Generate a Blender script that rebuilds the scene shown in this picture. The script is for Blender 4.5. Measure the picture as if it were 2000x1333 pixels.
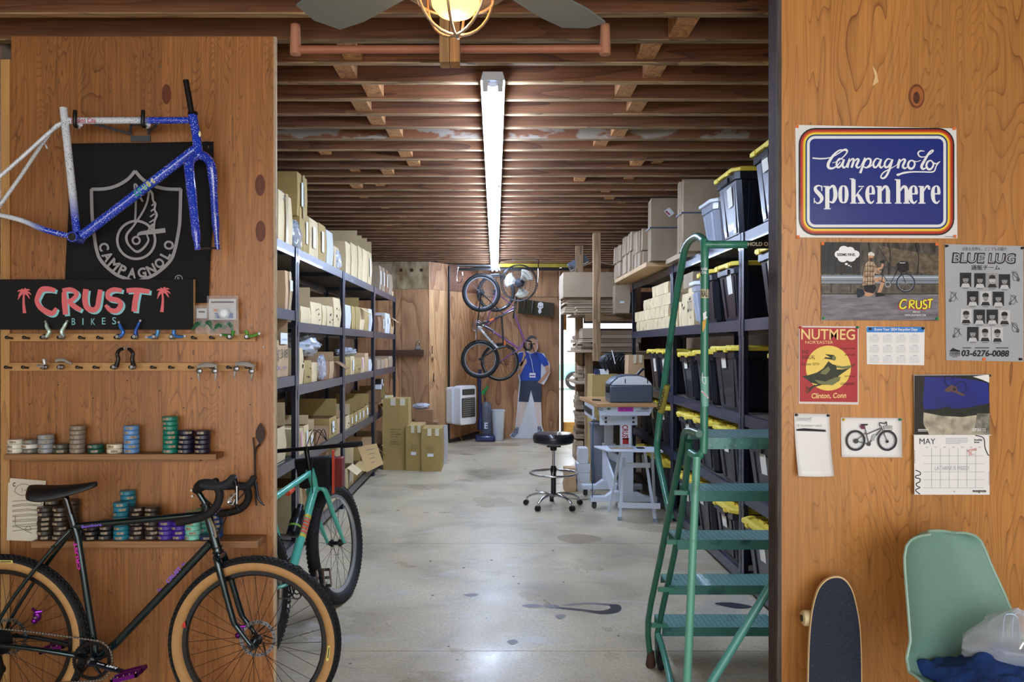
import bpy, math, random
from mathutils import Vector, Matrix, noise
sc=bpy.context.scene
for o in list(bpy.data.objects): bpy.data.objects.remove(o)
R=random.Random(7); PI=math.pi
F=1560.0; HC=1.6; VX=967.0; VY=678.0
def W(px,py,Y): return Vector(((px-VX)/F*Y, Y, HC-(py-VY)/F*Y))   # point of the plane at depth Y seen at that spot of the photo
# ---------------- camera, world, lights, exposure
cd=bpy.data.cameras.new('camera'); cam=bpy.data.objects.new('camera',cd); sc.collection.objects.link(cam)
cam.location=(0,0,HC); cam.rotation_euler=(PI/2,0,0); cd.sensor_width=36; cd.lens=F/2000*36
cd.shift_x=(1000-VX)/2000; cd.shift_y=(VY-666.5)/2000; cd.clip_start=.05; cd.clip_end=200
sc.camera=cam
w=bpy.data.worlds.new('world'); sc.world=w; w.use_nodes=True
bg=w.node_tree.nodes['Background']; bg.inputs[0].default_value=(.86,.93,1,1); bg.inputs[1].default_value=2.6
def lamp(name,kind,loc,energy,color,size=1,sy=None,aim=None):
    l=bpy.data.lights.new(name,kind); l.energy=energy; l.color=color
    if kind=='AREA':
        l.size=size
        if sy: l.shape='RECTANGLE'; l.size_y=sy
    o=bpy.data.objects.new(name,l); sc.collection.objects.link(o); o.location=loc
    if aim is not None: o.rotation_euler=(Vector(aim)-Vector(loc)).to_track_quat('-Z','Y').to_euler()
    return o
lamp('window_daylight','AREA',(1.6,-2.6,2.1),50,(1,.93,.82),3.0,1.7,(.2,3.4,1.1))
lamp('door_daylight','AREA',(-2.6,-1.5,1.5),9,(1,.93,.82),1.6,1.8,(-1.2,3.6,1.0))
lamp('sun','SUN',(0,30,20),14,(1,.95,.88),aim=(2,22,0)).data.angle=.02
sc.view_settings.view_transform='Standard'; sc.view_settings.look='None'
sc.view_settings.gamma=1; sc.view_settings.use_curve_mapping=False; sc.view_settings.exposure=0.45
sc.cycles.use_denoising=True; sc.cycles.max_bounces=7; sc.cycles.caustics_reflective=False; sc.cycles.caustics_refractive=False
sc.cycles.sample_clamp_indirect=6
# ---------------- materials
def lin(c): return tuple(((v/255)/12.92 if v/255<=.04045 else (((v/255)+.055)/1.055)**2.4) for v in c)+(1,)
MC={}
def M(name,rgb=(128,128,128),rough=.5,metal=0,var=0,nscale=6,bump=0,coat=0,trans=0,emit=0,rnd=0,alpha=1,c2=None,bs=None,ior=1.45,stretch=(1,1,1),lo=.35,hi=.65):
    if name in MC: return MC[name]
    m=bpy.data.materials.new(name); MC[name]=m; m.use_nodes=True; nt=m.node_tree; N=nt.nodes; L=nt.links
    b=N['Principled BSDF']; c=lin(rgb)
    b.inputs['Base Color'].default_value=c; b.inputs['Roughness'].default_value=rough; b.inputs['Metallic'].default_value=metal
    b.inputs['Coat Weight'].default_value=coat; b.inputs['Transmission Weight'].default_value=trans; b.inputs['IOR'].default_value=ior
    b.inputs['Alpha'].default_value=alpha
    if emit: b.inputs['Emission Color'].default_value=c; b.inputs['Emission Strength'].default_value=emit
    col=None
    if var or bump or c2:
        tc=N.new('ShaderNodeTexCoord'); mp=N.new('ShaderNodeMapping'); mp.inputs['Scale'].default_value=stretch
        nz=N.new('ShaderNodeTexNoise'); nz.inputs['Scale'].default_value=nscale; nz.inputs['Detail'].default_value=5
        L.new(tc.outputs['Object'],mp.inputs[0]); L.new(mp.outputs[0],nz.inputs['Vector'])
        if var or c2:
            r=N.new('ShaderNodeValToRGB'); d=c2 and lin(c2) or tuple(v*(1-var) for v in c[:3])+(1,)
            r.color_ramp.elements[0].color=d; r.color_ramp.elements[1].color=c
            r.color_ramp.elements[0].position=lo; r.color_ramp.elements[1].position=hi
            L.new(nz.outputs[0],r.inputs[0]); col=r.outputs[0]
        if bump:
            bp=N.new('ShaderNodeBump'); bp.inputs['Strength'].default_value=bump; bp.inputs['Distance'].default_value=.01
            n2=nz
            if bs:
                n2=N.new('ShaderNodeTexNoise'); n2.inputs['Scale'].default_value=bs; L.new(mp.outputs[0],n2.inputs['Vector'])
            L.new(n2.outputs[0],bp.inputs['Height']); L.new(bp.outputs[0],b.inputs['Normal'])
    if rnd:
        oi=N.new('ShaderNodeObjectInfo'); mr=N.new('ShaderNodeMapRange'); mr.inputs[3].default_value=1-rnd; mr.inputs[4].default_value=1+rnd*.6
        hs=N.new('ShaderNodeHueSaturation'); L.new(oi.outputs['Random'],mr.inputs[0]); L.new(mr.outputs[0],hs.inputs['Value'])
        if col: L.new(col,hs.inputs['Color'])
        else: hs.inputs['Color'].default_value=c
        col=hs.outputs[0]
    if col: L.new(col,b.inputs['Base Color'])
    return m
def wood(name,a,b_,axis='Z',freq=26,sc_=2.2,st=.22,rough=.5,fine=.35,rnd=0,coat=0,split=None,w=.3,dist=0,det=2.2,cm=.5):
    """contour grain: lines of a stretched noise field, fine pores along the axis, tone that drifts over the sheet"""
    if name in MC: return MC[name]
    m=bpy.data.materials.new(name); MC[name]=m; m.use_nodes=True; nt=m.node_tree; N=nt.nodes; L=nt.links
    B=N['Principled BSDF']; B.inputs['Roughness'].default_value=rough; B.inputs['Coat Weight'].default_value=coat; B.inputs['Coat Roughness'].default_value=.25
    tc=N.new('ShaderNodeTexCoord')
    ax={'X':0,'Y':1,'Z':2}[axis]
    def mapped(s,k):
        mp=N.new('ShaderNodeMapping'); v=[s]*3; v[ax]=s*k; mp.inputs['Scale'].default_value=v
        src=tc.outputs['Object']
        if rnd:
            oi=N.new('ShaderNodeObjectInfo'); cx=N.new('ShaderNodeCombineXYZ'); mu=N.new('ShaderNodeMath'); mu.operation='MULTIPLY'; mu.inputs[1].default_value=37
            L.new(oi.outputs['Random'],mu.inputs[0]); L.new(mu.outputs[0],cx.inputs[ax]); L.new(mu.outputs[0],cx.inputs[(ax+1)%3]); L.new(cx.outputs[0],mp.inputs['Location'])
        L.new(src,mp.inputs[0]); return mp
    m1=mapped(sc_,st); n1=N.new('ShaderNodeTexNoise'); n1.inputs['Scale'].default_value=1; n1.inputs['Detail'].default_value=det; n1.inputs['Distortion'].default_value=dist; L.new(m1.outputs[0],n1.inputs['Vector'])
    mu=N.new('ShaderNodeMath'); mu.operation='MULTIPLY'; mu.inputs[1].default_value=freq; L.new(n1.outputs[0],mu.inputs[0])
    fr=N.new('ShaderNodeMath'); fr.operation='FRACT'; L.new(mu.outputs[0],fr.inputs[0])
    rp=N.new('ShaderNodeValToRGB'); e=rp.color_ramp.elements
    e[0].position=0; e[0].color=(1,1,1,1); e[1].position=1; e[1].color=(0,0,0,1)
    q=e.new(w); q.color=(.35,.35,.35,1); q=e.new(min(.9,w+.25)); q.color=(0,0,0,1)
    L.new(fr.outputs[0],rp.inputs[0])
    m2=mapped(90,.03); n2=N.new('ShaderNodeTexNoise'); n2.inputs['Scale'].default_value=1; n2.inputs['Detail'].default_value=3; L.new(m2.outputs[0],n2.inputs['Vector'])
    m3=mapped(1.3,.5); n3=N.new('ShaderNodeTexNoise'); n3.inputs['Scale'].default_value=1; n3.inputs['Detail'].default_value=3; L.new(m3.outputs[0],n3.inputs['Vector'])
    mx=N.new('ShaderNodeMix'); mx.data_type='RGBA'; mx.inputs[6].default_value=lin(a); mx.inputs[7].default_value=lin(b_); 
    m6=mapped(2.1,.35); n6=N.new('ShaderNodeTexNoise'); n6.inputs['Scale'].default_value=1; n6.inputs['Detail'].default_value=3; L.new(m6.outputs[0],n6.inputs['Vector'])
    r6=N.new('ShaderNodeMapRange'); r6.inputs[1].default_value=.35; r6.inputs[2].default_value=.62; r6.inputs[3].default_value=1-cm; r6.inputs[4].default_value=1; L.new(n6.outputs[0],r6.inputs[0])
    m7=N.new('ShaderNodeMath'); m7.operation='MULTIPLY'; L.new(rp.outputs[0],m7.inputs[0]); L.new(r6.outputs[0],m7.inputs[1]); L.new(m7.outputs[0],mx.inputs[0])
    hs=N.new('ShaderNodeHueSaturation'); L.new(mx.outputs[2],hs.inputs['Color'])
    r2=N.new('ShaderNodeMapRange'); r2.inputs[1].default_value=.3; r2.inputs[2].default_value=.7; r2.inputs[3].default_value=1-fine; r2.inputs[4].default_value=1+fine*.5; L.new(n2.outputs[0],r2.inputs[0])
    r3=N.new('ShaderNodeMapRange'); r3.inputs[1].default_value=.3; r3.inputs[2].default_value=.7; r3.inputs[3].default_value=.78; r3.inputs[4].default_value=1.16; L.new(n3.outputs[0],r3.inputs[0])
    mm=N.new('ShaderNodeMath'); mm.operation='MULTIPLY'; L.new(r2.outputs[0],mm.inputs[0]); L.new(r3.outputs[0],mm.inputs[1]); out=mm
    if split is not None:      # veneer strips joined edge to edge, each with its own tone
        sx=N.new('ShaderNodeSeparateXYZ'); L.new(tc.outputs['Object'],sx.inputs[0])
        for (xx,k) in split:
            g=N.new('ShaderNodeMath'); g.operation='GREATER_THAN'; g.inputs[1].default_value=xx; L.new(sx.outputs[0],g.inputs[0])
            r4=N.new('ShaderNodeMapRange'); r4.inputs[3].default_value=1; r4.inputs[4].default_value=k; L.new(g.outputs[0],r4.inputs[0])
            m4=N.new('ShaderNodeMath'); m4.operation='MULTIPLY'; L.new(out.outputs[0],m4.inputs[0]); L.new(r4.outputs[0],m4.inputs[1]); out=m4
    if rnd:
        oi=N.new('ShaderNodeObjectInfo'); r5=N.new('ShaderNodeMapRange'); r5.inputs[3].default_value=1-rnd; r5.inputs[4].default_value=1+rnd; L.new(oi.outputs['Random'],r5.inputs[0])
        m5=N.new('ShaderNodeMath'); m5.operation='MULTIPLY'; L.new(out.outputs[0],m5.inputs[0]); L.new(r5.outputs[0],m5.inputs[1]); out=m5
    L.new(out.outputs[0],hs.inputs['Value']); L.new(hs.outputs[0],B.inputs['Base Color'])
    bp=N.new('ShaderNodeBump'); bp.inputs['Strength'].default_value=.12; bp.inputs['Distance'].default_value=.004; L.new(n2.outputs[0],bp.inputs['Height']); L.new(bp.outputs[0],B.inputs['Normal'])
    return m
# ---------------- mesh building
TX={}
def text2d(s,bold=0):
    k=(s,bold)
    if k in TX: return TX[k]
    c=bpy.data.curves.new('t','FONT'); c.body=s; c.offset=bold; c.resolution_u=3; c.fill_mode='FRONT'
    o=bpy.data.objects.new('t',c); sc.collection.objects.link(o)
    me=bpy.data.meshes.new_from_object(o.evaluated_get(bpy.context.evaluated_depsgraph_get()))
    v=[(p.co.x,p.co.y) for p in me.vertices]; f=[tuple(p.vertices) for p in me.polygons]
    bpy.data.objects.remove(o); bpy.data.curves.remove(c); bpy.data.meshes.remove(me)
    if not v: v=[(0,0),(1,0),(1,1)]; f=[(0,1,2)]
    x0=min(a[0] for a in v); x1=max(a[0] for a in v); y0=min(a[1] for a in v); y1=max(a[1] for a in v)
    TX[k]=([((a-x0)/(x1-x0+1e-9),(b-y0)/(y1-y0+1e-9)) for a,b in v],f); return TX[k]
def smooth(pts,n=5,closed=False):
    P=[Vector(p) for p in pts]; k=len(P); out=[]
    if k<3: return P
    for i in range(k if closed else k-1):
        a=P[(i-1)%k] if closed or i>0 else P[i]; b=P[i]; c=P[(i+1)%k]; d=P[(i+2)%k] if closed or i+2<k else c
        for j in range(n):
            t=j/n; out.append(.5*((2*b)+(c-a)*t+(2*a-5*b+4*c-d)*t*t+(3*b-a-3*c+d)*t**3))
    if not closed: out.append(P[-1])
    return out
class MB:
    def __init__(s): s.v=[]; s.f=[]; s.mi=[]; s.ms=[]
    def mat(s,m):
        if m not in s.ms: s.ms.append(m)
        return s.ms.index(m)
    def add(s,vs,fs,m):
        b=len(s.v); s.v+=[Vector(p) for p in vs]; i=s.mat(m)
        for f in fs: s.f.append([b+q for q in f]); s.mi.append(i)
        return s
    def box(s,p,q,m,T=None):
        x0,y0,z0=p; x1,y1,z1=q
        vs=[(x0,y0,z0),(x1,y0,z0),(x1,y1,z0),(x0,y1,z0),(x0,y0,z1),(x1,y0,z1),(x1,y1,z1),(x0,y1,z1)]
        if T: vs=[T@Vector(a) for a in vs]
        return s.add(vs,[(3,2,1,0),(4,5,6,7),(0,1,5,4),(1,2,6,5),(2,3,7,6),(3,0,4,7)],m)
    def hexa(s,a,b,m):   # two quads (bottom, top) of 4 points each
        return s.add(list(a)+list(b),[(3,2,1,0),(4,5,6,7),(0,1,5,4),(1,2,6,5),(2,3,7,6),(3,0,4,7)],m)
    def bar(s,a,b,w,h,m,up=(0,0,1)):   # box beam from a to b
        a=Vector(a); b=Vector(b); d=(b-a).normalized(); u=Vector(up)
        if abs(d.dot(u))>.95: u=Vector((0,1,0))
        x=d.cross(u).normalized(); y=x.cross(d)
        q=lambda p:[p-x*w/2-y*h/2,p+x*w/2-y*h/2,p+x*w/2+y*h/2,p-x*w/2+y*h/2]
        return s.hexa(q(a),q(b),m)
    def tube(s,pts,r,m,n=8,closed=False,sm=0,flat=1,up=None):
        P=[Vector(p) for p in pts]
        if sm: P=smooth(P,sm,closed)
        k=len(P); rs=r if isinstance(r,(list,tuple)) else [r]*k
        if len(rs)!=k: rs=[rs[0]+(rs[-1]-rs[0])*i/(k-1) for i in range(k)] if len(rs)==2 else [rs[min(len(rs)-1,int(i*(len(rs)-1)/(k-1)+.5))] for i in range(k)]
        vs=[]; X=None
        for i in range(k):
            d=(P[(i+1)%k] if closed or i<k-1 else P[i])-(P[i-1] if closed or i>0 else P[i])
            d=d.normalized() if d.length>1e-9 else Vector((0,0,1))
            if X is None:
                u=Vector(up) if up else (Vector((0,0,1)) if abs(d.z)<.9 else Vector((1,0,0)))
                X=d.cross(u).normalized()
            X=(X-d*X.dot(d)).normalized(); Y=d.cross(X)
            for j in range(n):
                a=2*PI*j/n; vs.append(P[i]+X*math.cos(a)*rs[i]+Y*math.sin(a)*rs[i]*flat)
        fs=[]
        for i in range(k if closed else k-1):
            for j in range(n):
                i2=(i+1)%k; fs.append((i*n+j,i*n+(j+1)%n,i2*n+(j+1)%n,i2*n+j))
        if not closed: fs+=[tuple(range(n))[::-1],tuple((k-1)*n+j for j in range(n))]
        return s.add(vs,fs,m)
    def lathe(s,prof,c,m,ax=(0,0,1),n=16,sx=1):   # prof: (radius, height)
        A=Vector(ax).normalized(); c=Vector(c); u=Vector((1,0,0)) if abs(A.x)<.9 else Vector((0,1,0))
        X=(u-A*u.dot(A)).normalized(); Y=A.cross(X); vs=[]; fs=[]
        for r,h in prof:
            for j in range(n):
                a=2*PI*j/n; vs.append(c+A*h+X*math.cos(a)*r*sx+Y*math.sin(a)*r)
        k=len(prof)
        for i in range(k-1):
            for j in range(n): fs.append((i*n+j,i*n+(j+1)%n,(i+1)*n+(j+1)%n,(i+1)*n+j))
        fs+=[tuple(range(n))[::-1],tuple((k-1)*n+j for j in range(n))]
        return s.add(vs,fs,m)
    def cyl(s,a,b,r,m,n=12):
        a=Vector(a); b=Vector(b); return s.lathe([(r,0),(r,(b-a).length)],a,m,b-a,n)
    def ball(s,c,r,m,n=10,sq=(1,1,1)):
        vs=[]; fs=[]; k=n//2+1
        for i in range(k+1):
            t=PI*i/k
            for j in range(n):
                a=2*PI*j/n; vs.append(Vector(c)+Vector((r*math.sin(t)*math.cos(a)*sq[0],r*math.sin(t)*math.sin(a)*sq[1],r*math.cos(t)*sq[2])))
        for i in range(k):
            for j in range(n): fs.append((i*n+j,(i+1)*n+j,(i+1)*n+(j+1)%n,i*n+(j+1)%n))
        return s.add(vs,fs,m)
    def prism(s,poly,off,m):   # 3-D polygon extruded by vector off
        P=[Vector(p) for p in poly]; n=len(P); off=Vector(off)
        return s.add(P+[p+off for p in P],[tuple(range(n)),tuple(range(2*n-1,n-1,-1))]+[(i,i+n,(i+1)%n+n,(i+1)%n) for i in range(n)],m)
    def blob(s,fn,nu,nv,m,closed_u=False):   # grid surface fn(u,v)
        vs=[fn(i/nu,j/nv) for i in range(nu+1) for j in range(nv+1)]
        return s.add(vs,[(i*(nv+1)+j,(i+1)*(nv+1)+j,(i+1)*(nv+1)+j+1,i*(nv+1)+j+1) for i in range(nu) for j in range(nv)],m)
    # flat print laid out on an upright sheet at depth Y (coordinates in photo units)
    def ppoly(s,pts,Y,m):
        s.k=getattr(s,'k',0)+(len(pts)>4); Y-=s.k*1e-5
        return s.add([W(x,y,Y) for x,y in pts],[tuple(range(len(pts)))],m)
    def prect(s,x0,y0,x1,y1,Y,m): return s.ppoly([(x0,y0),(x1,y0),(x1,y1),(x0,y1)],Y,m)
    def pround(s,x0,y0,x1,y1,r,Y,m,n=6):
        pts=[]
        for cx,cy,a0 in ((x1-r,y0+r,-90),(x1-r,y1-r,0),(x0+r,y1-r,90),(x0+r,y0+r,180)):
            for i in range(n+1):
                a=math.radians(a0+90*i/n); pts.append((cx+r*math.cos(a),cy+r*math.sin(a)))
        return s.ppoly(pts,Y,m)
    def pell(s,cx,cy,rx,ry,Y,m,n=24): return s.ppoly([(cx+rx*math.cos(2*PI*i/n),cy+ry*math.sin(2*PI*i/n)) for i in range(n)],Y,m)
    def pstroke(s,pts,w,Y,m,sm=4,closed=False):
        P=[Vector((p[0],p[1],0)) for p in pts]
        ws=list(w) if isinstance(w,(list,tuple)) else [w]*len(P)
        Q=[Vector((p.x,p.y,ws[i])) for i,p in enumerate(P)]
        if sm and len(Q)>2: Q=smooth(Q,sm,closed)
        k=len(Q); L=[];Rr=[]
        for i in range(k):
            a=Q[i-1] if (closed or i>0) else Q[i]; b=Q[(i+1)%k] if (closed or i<k-1) else Q[i]
            d=Vector((b.x-a.x,b.y-a.y)); d=d.normalized() if d.length>1e-6 else Vector((1,0)); n=Vector((-d.y,d.x))*max(.1,Q[i].z)/2
            L.append((Q[i].x+n.x,Q[i].y+n.y)); Rr.append((Q[i].x-n.x,Q[i].y-n.y))
        s.k=getattr(s,'k',0)+1; Y-=s.k*1e-5
        vs=[W(x,y,Y-(i%k)*1.5e-6) for i,(x,y) in enumerate(L+Rr)]; fs=[(i,(i+1)%k,k+(i+1)%k,k+i) for i in range(k if closed else k-1)]
        return s.add(vs,fs,m)
    def ptext(s,t,box,Y,m,bold=0,rot=0,shear=0,quad=None):
        Y-=getattr(s,'k',0)*1e-5; v,f=text2d(t,bold); x0,y0,x1,y1=box; cx=(x0+x1)/2; cy=(y0+y1)/2; c=math.cos(math.radians(rot)); q=math.sin(math.radians(rot)); vs=[]
        for a,b in v:
            X=x0+(x1-x0)*a+shear*(y1-y0)*(b-.5)-cx; Z=y1-(y1-y0)*b-cy
            vs.append(W(cx+X*c-Z*q,cy+X*q+Z*c,Y))
        return s.add(vs,f,m)
    def stext(s,t,O,U,V,w,h,m,bold=0):   # text laid from corner O along U (right) and V (up)
        v,f=text2d(t,bold); O=Vector(O);U=Vector(U);V=Vector(V)
        return s.add([O+U*w*a+V*h*b for a,b in v],f,m)
    def xf(s,T): s.v=[T@p for p in s.v]; return s
    def build(s,name,parent=None,label=None,cat=None,group=None,kind=None,bev=0,world=True,ang=38,loc=None,sub=0,solid=0):
        me=bpy.data.meshes.new(name); off=Vector((0,0,0))
        if parent is not None and world:
            p=parent
            while p is not None: off+=p.location; p=p.parent
        if loc is not None: off=Vector(loc)
        me.from_pydata([tuple(p-off) for p in s.v],[],s.f)
        for m in s.ms: me.materials.append(m)
        if len(s.ms)>1: me.polygons.foreach_set('material_index',s.mi)
        me.polygons.foreach_set('use_smooth',[True]*len(s.f)); me.set_sharp_from_angle(angle=math.radians(ang)); me.update()
        o=bpy.data.objects.new(name,me); sc.collection.objects.link(o)
        if loc is not None and parent is None: o.location=loc
        if parent is not None: o.parent=parent
        if solid: d=o.modifiers.new('s','SOLIDIFY'); d.thickness=solid; d.offset=0
        if bev: d=o.modifiers.new('b','BEVEL'); d.width=bev; d.segments=2; d.limit_method='ANGLE'; d.angle_limit=.7
        if sub: d=o.modifiers.new('u','SUBSURF'); d.levels=sub; d.render_levels=sub
        tag(o,label,cat,group,kind); return o
def tag(o,label=None,cat=None,group=None,kind=None):
    for k,v in (('label',label),('category',cat),('group',group),('kind',kind)):
        if v: o[k]=v
    return o
def thing(name,label,cat,loc=(0,0,0),rz=0,group=None):
    o=bpy.data.objects.new(name,None); sc.collection.objects.link(o); o.location=loc; o.rotation_euler=(0,0,rz); o.empty_display_size=.05
    return tag(o,label,cat,group)
def clone(root,loc=None,rz=None,label=None,group=None,name=None):
    def cp(o,par):
        c=o.copy(); sc.collection.objects.link(c); c.parent=par
        for ch in list(o.children): cp(ch,c)
        return c
    r=cp(root,None)
    if loc is not None: r.location=loc
    if rz is not None: r.rotation_euler=(0,0,rz)
    if label: r['label']=label
    if group: r['group']=group
    return r
ORD=['zeroth','first','second','third','fourth','fifth','sixth','seventh','eighth','ninth','tenth','eleventh','twelfth','thirteenth','fourteenth','fifteenth','sixteenth','seventeenth','eighteenth','nineteenth','twentieth']
# ================= materials used widely
PLYR=wood('ply_right',(190,130,66),(118,64,28),'Z',freq=48,sc_=3.2,st=.16,rough=.42,fine=.2,coat=.25,w=.09,split=[(-.31,1.10),(-.1,.88),(.3,1.06)],dist=.35,det=3,cm=.75)
PLYL=wood('ply_left',(156,102,54),(84,48,24),'Z',freq=70,sc_=3.6,st=.17,rough=.45,fine=.34,coat=.2,w=.10,split=[(.1,1.28)],dist=.45,det=3,cm=.6)
JO=wood('joist_wood',(124,80,51),(80,48,31),'X',freq=8,sc_=6,st=.08,rough=.75,fine=.35,rnd=.16)
JB=wood('joist_edge',(166,138,102),(100,74,50),'X',freq=9,sc_=9,st=.12,rough=.8,fine=.5,rnd=.3)
BLK=wood('blocking_wood',(206,150,96),(150,98,58),'Z',freq=6,sc_=8,st=.2,rough=.8,fine=.3,rnd=.18)
PLYB=wood('ply_back',(192,144,100),(140,92,58),'Z',freq=14,sc_=1.5,st=.25,rough=.6,fine=.3,rnd=.12,w=.3)
PINE=wood('pine',(190,148,98),(140,96,54),'Z',freq=7,sc_=6,st=.1,rough=.6,fine=.25,rnd=.08)
PINX=wood('pine_x',(176,128,80),(120,76,44),'X',freq=7,sc_=8,st=.1,rough=.6,fine=.3,rnd=.08)
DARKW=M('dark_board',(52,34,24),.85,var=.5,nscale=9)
BLACK=M('black_plastic',(16,16,18),.4); RUB=M('rubber',(20,20,22),.75,bump=.3,nscale=120); CHR=M('chrome',(200,200,205),.16,1); STEEL=M('steel',(140,142,146),.35,1)
WHITE=M('white_paint',(226,230,238),.4); PAPER=M('paper',(236,236,238),.6); INK=M('ink',(22,22,26),.6)
# ================= floor
def floor_mat():
    m=bpy.data.materials.new('concrete'); m.use_nodes=True; nt=m.node_tree; N=nt.nodes; L=nt.links; B=N['Principled BSDF']
    tc=N.new('ShaderNodeTexCoord')
    def nz(s,d,dist=0,mp=None):
        n=N.new('ShaderNodeTexNoise'); n.inputs['Scale'].default_value=s; n.inputs['Detail'].default_value=d; n.inputs['Distortion'].default_value=dist
        src=tc.outputs['Object']
        if mp: q=N.new('ShaderNodeMapping'); q.inputs['Scale'].default_value=mp; L.new(src,q.inputs[0]); src=q.outputs[0]
        L.new(src,n.inputs['Vector']); return n
    def ramp(n,stops):
        r=N.new('ShaderNodeValToRGB'); e=r.color_ramp.elements; e[0].position=stops[0][0]; e[0].color=stops[0][1]; e[1].position=stops[-1][0]; e[1].color=stops[-1][1]
        for p,c in stops[1:-1]: x=e.new(p); x.color=c
        L.new(n.outputs[0],r.inputs[0]); return r
    def mix(f,a,b,mode='MIX'):
        x=N.new('ShaderNodeMix'); x.data_type='RGBA'; x.blend_type=mode
        if isinstance(f,float): x.inputs[0].default_value=f
        else: L.new(f,x.inputs[0])
        L.new(a,x.inputs[6])
        if isinstance(b,tuple): x.inputs[7].default_value=b
        else: L.new(b,x.inputs[7])
        return x.outputs[2]
    base=ramp(nz(1.1,7,.6),[(.3,lin((150,138,116))),(.48,lin((196,182,154))),(.6,lin((208,194,164))),(.75,lin((184,178,168)))])
    spk=ramp(nz(60,4),[(.35,(.8,.8,.8,1)),(.65,(1.06,1.06,1.06,1))])
    c=mix(1.0,base.outputs[0],spk.outputs[0],'MULTIPLY')
    scuff=ramp(nz(2.2,9,1.6,(1,2.2,1)),[(.56,(0,0,0,1)),(.74,(.5,.5,.5,1))])
    c=mix(scuff.outputs[0],c,lin((205,206,208)))
    dk=ramp(nz(3.3,6,.8,(1,2.6,1)),[(.22,(.4,.4,.4,1)),(.42,(0,0,0,1))])
    c=mix(dk.outputs[0],c,lin((112,106,100)))
    L.new(c,B.inputs['Base Color'])
    rr=ramp(nz(1.7,6,.5),[(.35,(.26,.26,.26,1)),(.7,(.5,.5,.5,1))]); L.new(rr.outputs[0],B.inputs['Roughness'])
    bp=N.new('ShaderNodeBump'); bp.inputs['Strength'].default_value=.15; bp.inputs['Distance'].default_value=.004; L.new(nz(25,6).outputs[0],bp.inputs['Height']); L.new(bp.outputs[0],B.inputs['Normal'])
    return m
FM=floor_mat()
fl=thing('floor',None,None,(0,5,0)); fl['kind']='structure'
JOINTY=[-4.2,-.6,2.9,4.2,6.5,9.3,14.22]     # saw cuts in the slab; pieces end there
for i in range(len(JOINTY)-1):
    MB().box((-3.6,JOINTY[i]+.003,-.12),(3.6,JOINTY[i+1]-.003,0),FM).build('slab',fl)
MB().box((-3.6,-4.2,-.14),(3.6,14.22,-.006),M('joint_dirt',(70,66,60),.9)).build('joint_fill',fl)
def crack(pts,w,m,name,label,cat): 
    b=MB(); P=smooth([Vector((x,y,0)) for x,y in pts],4); k=len(P); L=[];Q=[]
    for i in range(k):
        d=(P[min(i+1,k-1)]-P[max(i-1,0)]).normalized(); n=Vector((-d.y,d.x,0))*w*(.35+.65*math.sin(PI*i/(k-1)))*R.uniform(.6,1.2)
        L.append(P[i]+n+Vector((0,0,.0012))); Q.append(P[i]-n+Vector((0,0,.0012)))
    b.add(L+Q,[(i,i+1,k+i+1,k+i) for i in range(k-1)],m); return b
def G(px,py): d=F*HC/(py-VY); return ((px-VX)/F*d,d)
OILM=M('oil',(46,48,58),.3)
def stain(pts,m,nm='floor_stain',h=.0012): b=MB(); P=smooth([Vector((*G(x,y),h)) for x,y in pts],4,True); b.add(P,[tuple(range(len(P)))[::-1]],m); b.build(nm,fl)
stain([(1082,1187),(1100,1191),(1140,1195),(1175,1201),(1205,1198),(1214,1190),(1208,1182),(1190,1183),(1192,1189),(1170,1194),(1130,1190),(1100,1187)],OILM)
stain([(1018,1184),(1035,1181),(1058,1183),(1055,1187),(1035,1188)],M('oil_faint',(112,106,108),.45)); stain([(1060,1184),(1080,1182),(1092,1185),(1078,1189)],MC['oil_faint'])
stain([(1085,1203),(1098,1201),(1106,1204),(1094,1210)],MC['oil_faint']); stain([(1100,1182),(1150,1178),(1196,1181),(1190,1184),(1150,1181),(1110,1184)],MC['oil_faint'])
stain([(905,1163),(925,1160),(935,1163),(920,1167)],MC['oil_faint']); stain([(1395,1180),(1430,1178),(1470,1186),(1440,1190)],OILM)
stain([(1090,1048),(1130,1044),(1172,1050),(1168,1058),(1130,1062),(1098,1058)],M('floor_brown',(150,132,110),.5)); stain([(990,1254),(1004,1250),(1012,1256),(1000,1260)],MC['oil_faint'])
for x,y in ((841,1097),(906,1110),(845,1164),(1003,1127),(1013,1141),(876,1264),(684,1297),(960,1095),(1080,1076),(893,1290),(1101,1138),(950,1208),(1208,1243)): stain([(x-3,y),(x,y-1.2),(x+3,y),(x,y+1.3)],OILM,'floor_speck')
# ================= ceiling
ce=thing('ceiling',None,None,(0,5,3)); ce['kind']='structure'
JY0=3.664; SP=.29
ys=[JY0+SP*i for i in range(-20,37)]
jm=None
for i,y in enumerate(ys):
    wv=(i%5-2)*.001
    b=MB(); b.box((-3.55,y-.019,3.004),(3.55,y+.019,3.235),M('painted_joist',(128,82,56),.8,c2=(158,148,136),nscale=4.5,stretch=(1,1,2.2),lo=.44,hi=.50) if abs(y-(JY0+SP*6))<.05 else JO)
    b.box((-3.55,y-.0195,3.0),(3.55,y+.0195,3.006),JB)
    b.build('joist',ce)
for y in range(26): MB().box((-3.58,-2.3+y*.65,3.236),(3.58,-2.3+y*.65+.645,3.262),DARKW).build('deck_board',ce)
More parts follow.
